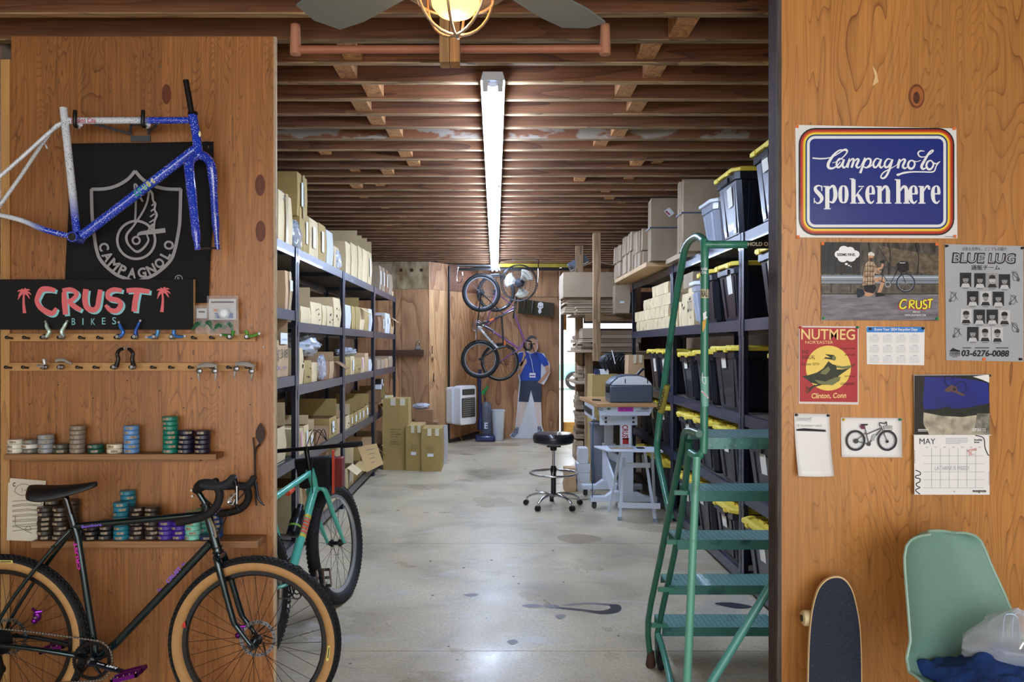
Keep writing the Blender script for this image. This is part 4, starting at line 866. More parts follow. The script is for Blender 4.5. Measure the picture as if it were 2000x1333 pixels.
b=MB(); a-=.001; wheelp(1877,757,11,1.3,M('bmx_dark',(24,22,40),.5),a); wheelp(1854,738,8,1.2,MC['bmx_dark'],a,4); b.pstroke([(1846,736),(1848,752),(1862,758),(1877,757)],1.5,a,MC['bmx_dark'],3); b.ppoly([(1844,762),(1858,752),(1868,756),(1870,764),(1886,772),(1880,774),(1862,766),(1850,766)],a-.0001,M('rider_print',(96,70,66),.5)); b.pell(1864,761,3.5,3,a-.0002,M('helmet_print',(40,36,40),.5),10)
b.build('rider_print',t)
b=MB(); b.ptext('GT',(1899,837,1908,843),a,PAPER,.03); b.ptext('BIKES',(1909,837,1925,843),a,PAPER); b.prect(1793,839,1813,840.4,a,PAPER); b.prect(1793,842,1810,843,a,PAPER); b.build('photo_lettering',t)
b=MB(); a=YR-.0212; b.ptext('MAY',(1796,857,1827,868),a,INK,.0); b.ptext('mongoose',(1900,958,1926,964),a,INK,.03); b.ptext('buddy\nbox',(1903,858,1919,866),a,INK,.04)
for k in range(5): b.prect(1847,856+k*2.6,1890-(k==4)*14,856.8+k*2.6,a,LG)
GLN=M('grid_line',(150,156,166),.6)
for k in range(5): b.prect(1803,891+k*15.6-.25,1922,891+k*15.6+.25,a,GLN)
for k in range(6): b.prect(1819.5+k*17.2,876,1820+k*17.2,952,a,GLN)
for k in range(7): b.prect(1808+k*17.2,873.6,1813+k*17.2,874.6,a,LG)
RI=M('red_pen',(206,50,60),.6)
b.ptext('NATIONALS',(1889,877,1908,882),a-.0002,RI,0,rot=-12); b.ptext('@\nFSU',(1892,883,1902,890),a-.0002,RI,0,rot=-10); b.ptext('LATHANE IS FREED!',(1826,911,1893,919),a-.0002,M('pencil',(168,172,178),.7))
b.pstroke([(1905,851),(1921,856),(1924,875),(1930,889),(1932,889)],1.8,a,INK,4); b.pstroke([(1788,919),(1797,923),(1797,928),(1789,930),(1789,934),(1797,936),(1796,942),(1790,945),(1791,950),(1797,953),(1788,958),(1797,966)],1.8,a,INK,4)
for k in range(9): b.prect(1785.6,880+k*3,1787.4,881+k*3,a,INK); b.prect(1931,922+k*3,1932.6,923+k*3,a,INK)
b.pell(1864,961,1,1,a,INK,8)
b.build('month_page_print',t)
MB().box(tuple(W(1786,851,YR-.0205)),tuple(W(1932,849,YR-.006)),PAPER).build('spine',t)
pins(t,[(1862,735,DKP),(1931,734,DKP)])
# note and bicycle card
t=sheet('note_sheet','white note sheet with one thick crossed out line','note',[(1551,808),(1620,809),(1622,928),(1553,928)],PAPER,.045)
b=MB(); a=Y1-.001; b.ppoly([(1555,839),(1570,837),(1612,840),(1614,844),(1590,843),(1556,842)],a-.006,INK); b.ptext('Scheduled?',(1556,815,1585,821),a-.002,M('pencil',(168,172,178),.7)); b.pstroke([(1553,823),(1570,822),(1585,824)],.6,a-.002,MC['pencil'],2); b.ptext('10" tire hammer / nozzle',(1557,829,1605,834),a-.004,MC['pencil']); b.build('handwriting',t)
pins(t,[(1555,811,DKP),(1617,812,DKP)])
t=sheet('bicycle_card','white card printed with a side view of a loaded touring bicycle','card',[(1642,816),(1761,817),(1761,894),(1643,893)],PAPER,.006)
b=MB(); a=YR-.0125
for cx in (1671,1733):
    wheelp(cx,861,17.5,4,M('tyre_print',(30,28,40),.5),a,18.5); wheelp(cx,861,14.5,.8,MC['print_rim'],a,15.5); b.pell(cx,863,3,3,a-.0002,INK,10)
    for k in range(12): b.pstroke([(cx,862),(cx+14*math.cos(k*PI/6),862+15*math.sin(k*PI/6))],.3,a,MC['print_rim'],0)
FP=M('frame_print',(60,66,70),.5)
for pts,w_ in (([(1688,831),(1697,868)],1.8),([(1693,849),(1722,836)],1.8),([(1722,838),(1698,866)],2.2),([(1720,832),(1733,862)],1.6),([(1671,862),(1697,868)],1.6),([(1692,845),(1671,862)],1.3)): b.pstroke(pts,w_,a-.0003,FP,0)
b.ppoly([(1680,829),(1696,828.5),(1694,831.5),(1684,832)],a-.0003,INK); b.ppoly([(1679,832),(1687,832),(1689,838),(1683,839)],a-.0003,M('bag_plum',(110,30,80),.5)); b.pstroke([(1719,833),(1718,826),(1728,828),(1731,824),(1732,832)],1.8,a-.0003,INK,3)
b.pstroke([(1725,833),(1727,841),(1742,841),(1743,833),(1725,833)],1,a-.0003,INK,0); b.prect(1726,836,1742,837,a-.0003,INK); b.pell(1697,868,4,4,a-.0004,FP,14); b.ppoly([(1704,852),(1708,848),(1711,851),(1707,862),(1702,861)],a-.0004,M('bottle_print',(170,176,184),.5)); b.pell(1672,862,5,5,a-.0005,FP,12)
b.build('bicycle_print',t); pins(t,[(1647,820,YLP),(1757,820,GRN)])
# ================= skateboard
sb=thing('skateboard','long dark skateboard standing on end against the right wall','skateboard',W(1625,1330,2.72))
def SB(px,py,dy=0): k=(py-1126)/300; return W(px,py,2.80-.12*k+dy)
out=[(1577,1430),(1578,1333),(1580,1260),(1584,1210),(1590,1176),(1600,1148),(1616,1131),(1634,1126),(1650,1131),(1664,1150),(1673,1180),(1680,1220),(1683,1270),(1684,1333),(1683,1430)]
so=[tuple(p)[:2] for p in smooth([Vector((x,y,0)) for x,y in out],4)]
def slab(pts,d,th,m):
    b=MB(); A=[SB(x,y,d) for x,y in pts]; B_=[p+Vector((0,th,0)) for p in A]; n=len(A); b.add(A+B_,[tuple(range(n)),tuple(range(2*n-1,n-1,-1))]+[(i,i+n,(i+1)%n+n,(i+1)%n) for i in range(n)],m); return b
slab(so,0,.011,M('deck_maple',(214,180,132),.5)).build('deck',sb)
def gripm():
    m=M('grip_tape',(48,56,74),.85,bump=.6,nscale=420,var=.25); N=m.node_tree.nodes; L=m.node_tree.links; B=N['Principled BSDF']
    tc=N.new('ShaderNodeTexCoord'); vo=N.new('ShaderNodeTexVoronoi'); vo.inputs['Scale'].default_value=110; L.new(tc.outputs['Object'],vo.inputs['Vector']); lt=N.new('ShaderNodeMath'); lt.operation='LESS_THAN'; lt.inputs[1].default_value=.07; L.new(vo.outputs['Distance'],lt.inputs[0])
    old=B.inputs['Base Color'].links[0].from_socket; mx=N.new('ShaderNodeMix'); mx.data_type='RGBA'; L.new(lt.outputs[0],mx.inputs[0]); L.new(old,mx.inputs[6]); mx.inputs[7].default_value=lin((190,196,206)); L.new(mx.outputs[2],B.inputs['Base Color']); return m
slab([(1630+(x-1630)*.965,(y-1300)*.985+1301) for x,y in so],-.0012,.001,gripm()).build('grip_tape',sb,label='dark speckled grip tape')
for px,py in ((1620,1201),(1643,1201),(1620,1231),(1642,1231)): MB().lathe([(.0045,0),(.004,.0012)],SB(px,py,-.001),BLACK,(0,-1,0),10).build('bolt',sb)
b=MB(); b.cyl(SB(1576,1206,.035),SB(1668,1206,.035),.006,STEEL,8); b.box(tuple(SB(1614,1222,.012)),tuple(SB(1650,1190,.04)),STEEL); b.build('truck',sb)
for px,sg_ in ((1566,1),(1648,1)):
    b=MB(); c=SB(px,1208,.04); b.lathe([(.014,0),(.024,.003),(.028,.010),(.028,.030),(.024,.038)],c,M('urethane',(214,196,150),.4),(1,0,0),18); b.lathe([(.012,-.002),(.012,.002)],c,BLACK,(1,0,0),12); b.build('wheel',sb)
# ================= shell chair
ch=thing('shell_chair','sage green moulded plastic shell chair holding blue cloth and a bag','chair',(1.36,2.5,0),math.radians(0))
SG=M('sage_plastic',(112,150,138),.45,bump=.25,nscale=260)
O=Vector((1.478,2.62,0)); ca,sa=math.cos(math.radians(14)),math.sin(math.radians(14))
def CP(x,y,z):   # chair frame: x right, y toward the sitter's front
    return O+Vector((x*ca+y*sa,x*sa-y*ca,z))
prof=[(.00,-.055,.984,.05),(.02,-.055,.982,.09),(.045,-.054,.974,.122),(.08,-.052,.955,.146),(.13,-.047,.92,.16),(.2,-.038,.88,.168),(.36,-.01,.79,.188),(.5,.015,.70,.205),(.6,.05,.61,.225),(.68,.10,.56,.24),(.78,.20,.54,.245),(.9,.34,.535,.235),(1,.44,.52,.19)]
def sh(u,v):
    i=0
    while i<len(prof)-2 and prof[i+1][0]<v: i+=1
    a_,c_=prof[i],prof[i+1]; t=(v-a_[0])/(c_[0]-a_[0]); q=[a_[k]+(c_[k]-a_[k])*t for k in (1,2,3)]
    s=u*2-1; lift=.055*abs(s)**2.6*(1-.3*abs(2*v-1)); 
    back=max(0,min(1,(.72-v)/.2))
    return CP(q[2]*math.copysign(abs(s)**.9,s), q[0]+lift*1.1*back, q[1]+lift*(1-back))
b=MB(); b.blob(sh,18,60,SG); o=b.build('shell',ch,solid=.006,sub=1); 
b=MB(); b.tube([sh(0,i/60) for i in range(61)],.0045,M('sage_edge',(150,182,168),.4),6); b.tube([sh(1,i/60) for i in range(61)],.0045,MC['sage_edge'],6); b.tube([sh(i/14,0) for i in range(15)],.0045,MC['sage_edge'],6); b.build('rim',ch)
for x,y in ((-.16,.08),(.16,.08),(-.16,.36),(.16,.36)): MB().tube([CP(x*.7,.1+y*.6,.53),CP(x*1.4,y*1.2-.02,0)],[.016,.010],M('leg_beech',(190,150,104),.5),10).build('leg',ch)
b=MB(); b.box((-.1,-.1,0),(.1,.1,.02),BLACK,Matrix.Translation(CP(0,.2,.515))); b.build('seat_bracket',ch)
# cloth on the seat
cl=thing('blue_cloth','crumpled royal blue cloth heaped on the sage chair seat','cloth',CP(.05,.2,.47))
def clo(u,v):
    x=-.19+.40*u; y=.04+.42*v; h=.055+.05*noise.noise(Vector((u*3.2,v*3.2,1)))+.035*abs(noise.noise(Vector((u*8,v*8,4))))+.04*math.sin(u*PI)*math.sin(v*PI)
    e=min(u,1-u,v,1-v); h*=min(1,e*9)**.6; return CP(x+.02*noise.noise(Vector((u*6,v*6,9))),y+.02*noise.noise(Vector((u*6,v*6,19))),.562+h+.02*abs(2*u-1)**3)
b=MB(); b.blob(clo,40,40,M('blue_knit',(24,62,128),.9,bump=.6,nscale=300,var=.2)); b.build('fabric',cl,sub=1,solid=.004)
pb=thing('plastic_bag','clear plastic bag of wire hooks slumped on the blue cloth','bag',CP(.12,.2,.56))
def bgf(u,v):
    a_=2*PI*u; r=(.17*math.sin(PI*min(1,v*1.02))**.55)*(1-.55*v)+.004; x=.06+r*math.cos(a_)*1.15; y=.20+r*math.sin(a_)*.85
    n=.03*noise.noise(Vector((math.cos(a_)*2.2,math.sin(a_)*2.2,v*4)))+.012*noise.noise(Vector((math.cos(a_)*6,math.sin(a_)*6,v*11)))
    return CP(x+n,y+n*.7,.63+.17*v**1.05+n*.5)
b=MB(); b.blob(bgf,40,24,M('bag_film',(222,230,242),.1,alpha=.34,coat=.4)); b.build('film',pb,sub=1)
for dx in (0,.035): MB().tube([CP(.04+dx,.18,.67),CP(.045+dx,.18,.765),CP(.06+dx,.19,.78),CP(.075+dx,.2,.765),CP(.08+dx,.2,.68)],.0028,M('wire_blue',(170,196,220),.2,.6),8,sm=4).build('wire_hook',pb)
b=MB()
for k in range(9): b.tube([CP(.0+.025*k,.12+.02*(k%3),.655),CP(.02+.025*k,.16,.67+.01*(k%2)),CP(.05+.02*k,.15,.655)],.004,CHR,6,sm=3)
b.build('metal_parts',pb)
# ================= storage racks
RK=M('rack_blue',(38,45,66),.38,coat=.3); RKD=M('rack_deck',(92,84,74),.8,var=.2)
def rack(lb,grp,X0,X1,Y0,Y1,levels,top):
    """X0 = aisle face, X1 = wall side"""
    t=thing('storage_rack',lb,'rack',((X0+X1)/2,(Y0+Y1)/2,0),0,grp); s=1 if X1>X0 else -1
    for x in (X0,X1):
        for y,d in ((Y0,1),(Y1,-1)):
            a=x; c=x+s*(-.045 if x==X1 else .045)
            b=MB(); b.box((min(a,c),min(y,y+d*.003),0),(max(a,c),max(y,y+d*.003),top),RK); xx=a if x==X0 else a
            b.box((min(a,a+s*(.003 if x==X0 else -.003)),min(y,y+d*.05),0),(max(a,a+s*(.003 if x==X0 else -.003)),max(y,y+d*.05),top),RK)
            b.box((min(a,c)-.005,min(y,y+d*.055),0),(max(a,c)+.005,max(y,y+d*.055),.006),RK)
            for z in [i*.12+.05 for i in range(int(top/.12))]: b.box((a-s*.0006 if x==X0 else a+s*.0006,y+d*.02,z),(a,y+d*.03,z+.02),BLACK)
            b.build('post',t)
    for z in levels:
        for x in (X0,X1):
            q=x+s*(.03 if x==X0 else -.03); k=s*(.0 if x==X0 else 0)
            b=MB(); sg_=s if x==X0 else -s
            pr=[(x+sg_*.004,z-.075),(x+sg_*.018,z-.075),(x+sg_*.022,z-.05),(x+sg_*.022,z-.02),(x+sg_*.03,z-.012),(x+sg_*.03,z),(x+sg_*.004,z)]
            b.prism([(px_,Y0+.004,pz_) for px_,pz_ in pr],(0,Y1-Y0-.008,0),RK)
            for ye,de in ((Y0+.004,1),(Y1-.004,-1)): b.box((min(x-sg_*.003,x+sg_*.006),min(ye,ye+de*.045),z-.11),(max(x-sg_*.003,x+sg_*.006),max(ye,ye+de*.045),z+.0),RK)
            b.build('beam',t)
        for y,d in ((Y0,1),(Y1,-1)): MB().box((min(X0,X1)+.03,min(y+d*.004,y+d*.03),z-.05),(max(X0,X1)-.03,max(y+d*.004,y+d*.03),z-.015),RK).build('side_beam',t)
        MB().box((min(X0,X1)+.012,Y0+.02,z-.012),(max(X0,X1)-.012,Y1-.02,z-.0005),RKD).build('shelf_board',t)
    MB().bar(((X1),Y0+.03,.5),((X1),Y1-.03,1.0),.004,.03,RK).build('brace',t)
    return t
LY=[4.10,6.06,7.93,9.94,12.06]; LL=[2.35,1.79,1.305,.75,.13]; LL0=[2.35,1.872,1.385,.765,.13]
for i in range(4): rack(f'dark blue steel rack on the left, {ORD[i+1]} bay from the front','left storage racks',-1.5,-2.12,LY[i]+.004,LY[i+1]-.004,LL0 if i==0 else LL,2.35)
RY=[3.25,5.29,7.37,9.52]; RL=[2.353,1.78,1.155,.645,.11]
for i in range(3): rack(f'dark blue steel rack on the right, {ORD[i+1]} bay from the front','right storage racks',1.63,2.25,RY[i]+.004,RY[i+1]-.004,RL,2.353)
# ================= cartons
def cardm(n,c,d=None): return M(n,c,.8,var=.14,nscale=4,rnd=.10,bump=.08,bs=60)
TAN=cardm('card_tan',(202,168,128)); OLI=cardm('card_olive',(176,150,92)); CRE=cardm('card_cream',(226,204,160)); BRN=cardm('card_brown',(150,112,80)); GRC=cardm('card_grey',(168,148,124)); WHC=cardm('card_white',(214,216,222))
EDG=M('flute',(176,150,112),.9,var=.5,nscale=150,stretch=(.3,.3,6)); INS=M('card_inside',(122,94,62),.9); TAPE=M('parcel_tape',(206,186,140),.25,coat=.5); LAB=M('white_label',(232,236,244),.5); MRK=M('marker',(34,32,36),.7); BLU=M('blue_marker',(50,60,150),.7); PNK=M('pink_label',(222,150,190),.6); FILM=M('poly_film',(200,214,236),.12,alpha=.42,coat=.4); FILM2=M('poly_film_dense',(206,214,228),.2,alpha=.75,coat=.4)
CN={'t':('tan',TAN),'o':('olive brown',OLI),'c':('cream',CRE),'b':('brown',BRN),'g':('grey brown',GRC),'w':('white',WHC)}
def carton(label,x0,x1,y0,y1,z0,z1,c,face,opt='',grp=None,name='carton'):
    """face: 'x' aisle side at x1 (left rack), 'X' aisle side at x0 (right rack), 'y' side toward the viewer at y0"""
    m=CN[c][1]; t=thing(name,label,'box',((x0+x1)/2,(y0+y1)/2,z0),0,grp); h=z1-z0; wv=lambda k=.004:R.uniform(-k,k)
    opn='o' in opt; b=MB()
    def P4(z,e=0): return [(x0-e+wv(),y0-e+wv(),z),(x1+e+wv(),y0-e+wv(),z),(x1+e+wv(),y1+e+wv(),z),(x0-e+wv(),y1+e+wv(),z)]
    A=P4(z0); B_=P4(z1)
    # mid ring bulges a little, the way filled cartons do
    bl=min(.012,.05*h); Mi=P4((z0+z1)/2,bl*R.uniform(.3,1)); vs=A+Mi+B_; fs=[(3,2,1,0)]
    for r in (0,4): fs+=[(r+i,r+(i+1)%4,r+4+(i+1)%4,r+4+i) for i in range(4)]
    if not opn: fs.append((8,9,10,11))
    b.add(vs,fs,m)
    if opn:
        q=.006; I=[Vector(B_[0])+Vector((q,q,0)),Vector(B_[1])+Vector((-q,q,0)),Vector(B_[2])+Vector((-q,-q,0)),Vector(B_[3])+Vector((q,-q,0))]
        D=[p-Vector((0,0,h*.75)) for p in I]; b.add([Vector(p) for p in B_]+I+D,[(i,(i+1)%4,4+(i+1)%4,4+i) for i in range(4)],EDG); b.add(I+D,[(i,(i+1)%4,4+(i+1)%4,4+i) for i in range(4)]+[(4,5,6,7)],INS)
    b.build('box_body',t,ang=20)
    dx,dy=x1-x0,y1-y0
    if opn or 'f' in opt:
        fl=[]
        if 'B' in opt or opn: fl.append(((x0,y1),(x1,y1),(R.uniform(-.02,.02),R.uniform(.0,.05),R.uniform(.6,1))))
        if 'F' in opt: fl.append(((x1,y0),(x1,y1),((.05 if face!='X' else .3)*1,0,R.uniform(.6,1)) if face=='x' else (0,0,1)))
        if 'U' in opt: fl.append(((x0,y0+dy*.5),(x0,y1),(0,0,1)))
        for (a,c_,d) in fl:
            L_=min(dx,dy)*.5; v=Vector(d).normalized()*max(L_,.06); a=Vector((*a,z1)); c_=Vector((*c_,z1)); n=(c_-a).cross(v).normalized()*.004
            MB().prism([a,c_,c_+v,a+v],n,m).build('flap',t)
    if 'h' in opt:   # a flap hanging outward over the aisle side
        s=1 if face=='x' else -1; xf=x1 if face=='x' else x0; a=Vector((xf+s*.003,y0+dy*.1,z1-.004)); c_=Vector((xf+s*.003,y1-dy*.1,z1-.004)); v=Vector((s*.10,R.uniform(-.03,.03),-.07)); MB().prism([a,c_,c_+v,a+v],(s*.003,0,.003),m).build('flap',t)
    if face in 'xX':
        s=1 if face=='x' else -1; xf=(x1 if s>0 else x0)+s*(bl+.003)
        def dec(u0,u1,v0,v1,mm,nm):
            ya,yb_=y0+dy*u0,y0+dy*u1; za,zb=z0+h*v0,z0+h*v1; b=MB(); b.box((min(xf,xf+s*.001),ya,za),(max(xf,xf+s*.001),yb_,zb),mm); b.build(nm,t)
        if 'l' in opt: dec(.5,.9,.5,.78,LAB,'label_sticker')
        if 'L' in opt: dec(.25,.55,.25,.8,LAB,'label_sticker')
        if 'p' in opt: dec(.1,.35,.3,.95,PNK,'label_sticker')
        if 'T' in opt: dec(.42,.58,.0,1.0,TAPE,'tape_strip')
        if 'k' in opt:
            b=MB()
            for _ in range(4):
                yy=y0+dy*R.uniform(.15,.7); zz=z0+h*R.uniform(.2,.7); b.tube([(xf+s*.001,yy+dy*.03*i,zz+h*R.uniform(-.06,.06)) for i in range(5)],.002,MRK,4)
            b.build('handwriting',t)
    else:
        if 'l' in opt:
            b=MB(); b.box((x0+dx*.3,y0-bl-.004,z0+h*.35),(x0+dx*.6,y0-bl-.003,z0+h*.42),LAB); b.build('label_sticker',t)
        if 'T' in opt:
            for k in (.3,.68):
                b=MB(); b.box((x0+dx*k,y0-bl-.003,z1-.09),(x0+dx*(k+.2),y0-bl-.002,z1+.002),M('clear_tape',(220,214,190),.2,coat=.5)); b.build('tape_strip',t)
        if 'k' in opt:
            b=MB()
            for i in range(7):
                if i==4: continue
                zz=z0+h*(.56-.035*i); b.stext(('PART NO','HANDLE WITH','CARE  FRAMES','QTY  C/NO','','MADE OF','G.W. KGS')[i],(x0+dx*.3,y0-bl-.003,zz),(1,0,0),(0,0,1),dx*(.3 if i%2 else .42),h*.018,MRK)
            b.tube([(x0+dx*.42,y0-bl-.003,z0+h*.40),(x0+dx*.58,y0-bl-.003,z0+h*.40),(x0+dx*.58,y0-bl-.003,z0+h*.44),(x0+dx*.42,y0-bl-.003,z0+h*.44)],.0012,MRK,4,closed=True); b.build('printing',t)
    t.rotation_euler.z=R.uniform(-.012,.012)
    return t
def bagm(label,c,s,seed,m=None,name='plastic_bag',spiky=1):
    t=thing(name,label,'bag',(c[0],c[1],c[2])); b=MB()
    def fn(u,v):
        a=2*PI*u; q=PI*v; r=1+.24*spiky*noise.noise(Vector((math.cos(a)*2.6+seed,math.sin(a)*2.6,q*2)))+.24*spiky*noise.noise(Vector((math.cos(a)*7+seed,math.sin(a)*7,q*6)))
        return Vector((c[0]+s[0]*r*math.sin(q)*math.cos(a),c[1]+s[1]*r*math.sin(q)*math.sin(a),max(c[2],c[2]+s[2]+s[2]*r*math.cos(q))))
    b.blob(fn,22,16,m or FILM2); b.build('film',t,ang=25); return t
WORDZ={2.35:'top shelf',1.872:'second shelf',1.79:'second shelf',1.385:'third shelf',1.305:'third shelf',.765:'fourth shelf',.75:'fourth shelf',.13:'lowest shelf'}
def lrow(z,bay,items,Xf=-1.53):
    """items: near px, far px, top py, colour, options, depth"""
    for k,it in enumerate(items):
        x0p,x1p,yt,c,opt=it[:5]; dep=it[5] if len(it)>5 else .42; zb=it[6] if len(it)>6 else z; xf=it[7] if len(it)>7 else Xf
        ya=-xf*F/(VX-x0p); yb=-xf*F/(VX-x1p); zt=HC+(VY-yt)/F*yb
        ya=max(ya,LY[bay]+.07); yb=min(yb,LY[bay+1]-.01) if not len(it)>8 else yb
        if zb==z: zt=max(zt,z+.06)
        nx=[q for q in LL0 if q>z+.1] if bay==0 else [q for q in LL if q>z+.1]
        if nx: zt=min(zt,min(nx)-.085)
        yb=min(yb,LY[bay+1]-.055) if yb>LY[bay+1]-.055 else yb
        desc=CN[c][0]+(' open' if 'o' in opt else '')+' carton'+(' with hanging flap' if 'h' in opt else ' with white label' if 'l' in opt or 'L' in opt else ' with raised flap' if 'B' in opt else '')
        carton(f'{desc}, {ORD[k+1]} on {WORDZ[z]} of left rack, {ORD[bay+1]} bay',xf-dep,xf,ya+.004,yb-.004,zb+.001,zt,c,'x',opt,f'cartons on the {WORDZ[z]} of the left rack')
# top shelf
lrow(2.35,0,[(520,532,372,'c','',.3),(543,577,394,'c','T',.4)])
carton('cream carton stacked on top of the first cartons beside plywood edge',-1.95,-1.53,5.2,5.48,2.79,2.99,'w','x','','cartons on the top shelf of the left rack')
lrow(2.35,1,[(584,592,410,'o','',.3),(591,603,424,'o','L',.34),(604,621,436,'c','L',.34),(622,636,444,'o','L',.34),(637,650,457,'w','',.3),(652,662,486,'c','',.3)])
carton('tall olive carton stacked highest above the second bay of the left rack',-1.93,-1.53,6.18,6.48,2.62,3.0-.04,'o','x','LT','cartons on the top shelf of the left rack')
carton('dark olive carton behind cream boxes beside the plywood panel',-2.1,-1.96,5.62,6.0,2.352,2.86,'o','x','','cartons on the top shelf of the left rack')
carton('grey brown carton with blue white label standing behind plastic bags',-2.1,-1.90,7.1,7.85,2.352,2.74,'g','x','l','cartons on the top shelf of the left rack')
lrow(2.35,2,[(674,684,478,'c','',.36),(685,697,482,'c','oB',.36),(698,707,486,'c','oB',.36),(708,717,492,'c','oB',.36),(718,731,500,'c','oBL',.36)])
lrow(2.35,3,[(740,745,522,'g','L',.36),(746,752,526,'g','L',.3),(753,758,530,'b','L',.36),(759,765,538,'g','oB',.36),(766,771,572,'c','',.2)])
# second shelf
lrow(1.872,0,[(500,539,528,'c','l',.36),(556,577,536,'t','lT',.42)])
lrow(1.79,1,[(586,606,602,'c','oB',.4),(607,627,594,'c','k',.36),(628,637,598,'c','',.34),(638,650,600,'c','k',.34),(651,668,586,'c','k',.36)])
lrow(1.79,2,[(674,684,598,'w','',.3),(686,693,600,'o','',.3),(694,701,601,'o','oB',.3),(702,710,603,'c','h',.3),(711,719,604,'o','',.3),(720,729,606,'w','L',.3)])
lrow(1.79,3,[(738,744,620,'b','',.3),(745,751,618,'b','L',.3),(752,761,614,'w','l',.3),(762,768,622,'t','h',.3)])
# third shelf
lrow(1.385,0,[(500,530,660,'t','',.4),(532,562,666,'t','oB',.42)])
lrow(1.305,1,[(584,591,680,'c','k',.36),(592,607,704,'o','k',.4),(608,620,708,'c','',.36),(621,641,706,'b','',.36),(643,651,706,'t','oB',.3),(652,664,706,'b','h',.36)])
lrow(1.305,2,[(675,684,698,'o','',.34),(685,692,696,'c','L',.3),(693,704,700,'o','k',.34),(705,711,698,'c','p',.3),(712,719,690,'t','',.3),(720,727,702,'w','',.3)])
lrow(1.305,3,[(737,743,703,'g','',.3),(744,751,702,'g','',.34),(752,758,700,'t','',.3),(759,766,696,'g','',.3)])
# fourth shelf
lrow(.765,0,[(500,530,830,'c','',.3),(531,557,832,'c','oB',.42)])
lrow(.75,1,[(584,592,836,'c','p',.4),(593,602,829,'c','oBL',.3),(603,613,840,'c','oBL',.3),(617,641,832,'b','',.3),(643,657,812,'o','oLk',.42),(658,667,815,'t','oB',.3)])
lrow(.75,2,[(675,683,810,'c','ok',.4),(684,690,808,'o','oL',.4),(691,698,804,'o','oL',.4),(699,705,800,'o','oL',.4),(706,712,796,'o','oL',.4),(713,720,790,'o','oL',.4)])
lrow(.75,3,[(737,744,786,'b','oh',.4),(745,752,778,'o','o',.36),(753,760,774,'w','L',.3),(761,768,772,'c','',.3)])
carton('brown carton with blue white label stacked behind the fourth shelf boxes',-2.1,-1.98,7.05,7.5,.752,1.12,'b','x','l','cartons on the fourth shelf of the left rack')
# lowest shelf
lrow(.13,0,[(470,500,1010,'c','oB',.4),(502,531,1000,'c','oBL',.4)])
lrow(.13,1,[(586,612,935,'c','oBh',.4),(614,640,925,'t','oB',.4),(641,668,905,'c','oB',.4)])
lrow(.13,2,[(676,690,905,'c','oBhL',.4),(691,704,900,'o','oh',.4),(705,726,885,'t','oBh',.4)])
lrow(.13,3,[(736,748,868,'t','oh',.36),(749,762,850,'o','L',.36)])
# marker writing on the big third shelf carton
t=[o for o in bpy.data.objects if o.get('label','').startswith('tan open carton with raised flap, second on third shelf of left rack, first bay')][0]
b=MB(); y0=-(-1.53)*F/(VX-532); b.stext('BJ 318',(-1.514,y0+.03,1.50),(0,1,0),(0,0,1),.32,.085,MRK); b.stext('Qty   ooo',(-1.514,y0+.05,1.43),(0,1,0),(0,0,1),.26,.04,BLU); b.build('handwriting',t)
b=MB(); b.box((-1.516,y0+.16,1.62),(-1.515,y0+.34,1.70),LAB); b.stext('314-018 00',(-1.5145,y0+.18,1.645),(0,1,0),(0,0,1),.14,.015,M('label_ink',(90,120,150),.7)); b.build('label_sticker',t)
# loose bags
bagm('clear bag bulging beside the cream carton on left top shelf',(-1.56,6.2,2.352),(.05,.17,.11),3,FILM)
bagm('bubble wrap bag on top of the cream carton, left top shelf',(-1.62,5.82,2.62),(.1,.13,.06),5,FILM)
bagm('silvery plastic bag squeezed between cartons, left top shelf',(-1.55,7.75,2.352),(.05,.14,.10),8)
bagm('large crumpled grey plastic bag on third shelf, second bay left',(-1.66,6.85,1.52),(.14,.34,.10),11)
bagm('clear bag leaning out of a third shelf carton, left rack',(-1.51,6.95,1.32),(.035,.12,.10),14,FILM)
bagm('small crumpled bag over third shelf cartons, third bay left',(-1.62,8.7,1.50),(.11,.26,.045),17)
bagm('dull plastic sheet heap at back of fourth shelf, left rack',(-1.85,6.6,.80),(.12,.34,.14),21,M('dull_film',(110,104,96),.3,alpha=.8))
t=thing('plastic_sheet','tall folded clear plastic sheet standing up on third shelf, left rack','plastic sheet',(-1.7,6.7,1.45))
b=MB(); b.blob(lambda u,v:Vector((-1.74+.1*math.sin(u*5)*(.3+v*.4),6.35+.75*u-.15*v,1.46+(.08+.15*u)*v)),12,8,FILM2); b.build('film',t)
t=thing('tub','pale oval tub lid poking up above the plywood edge, left top shelf','tub',(-1.52,5.45,2.86))
b=MB(); b.lathe([(.05,0),(.07,.04),(.078,.045),(.078,.055),(.0,.06)],(-1.56,5.4,2.862),M('tub_grey',(150,158,172),.4),n=20); b.build('lid',t)
t=thing('wire_basket','black wire grid standing on fourth shelf beyond the teal bicycle','basket',(-1.55,5.85,.77))
t2=thing('boxed_black_parts','small black and white parcels piled on fourth shelf, last bay','parcel',(-1.6,11.2,.95))
b=MB()
for k in range(6): b.box((-1.66+.0*k,10.9+.1*(k%3),1.02+.07*(k//3)),(-1.56,10.985+.1*(k%3),1.085+.07*(k//3)),BLACK if k%2 else LAB)
b.build('parcels',t2)
b=MB()
for k in range(6): b.tube([(-1.53,5.55+.08*k,.775),(-1.75,5.55+.08*k,.775)],.004,BLACK,6)
for k in range(4): b.tube([(-1.53-.07*k,5.52,.78),(-1.53-.07*k,5.98,.78)],.004,BLACK,6)
b.build('grid',t)
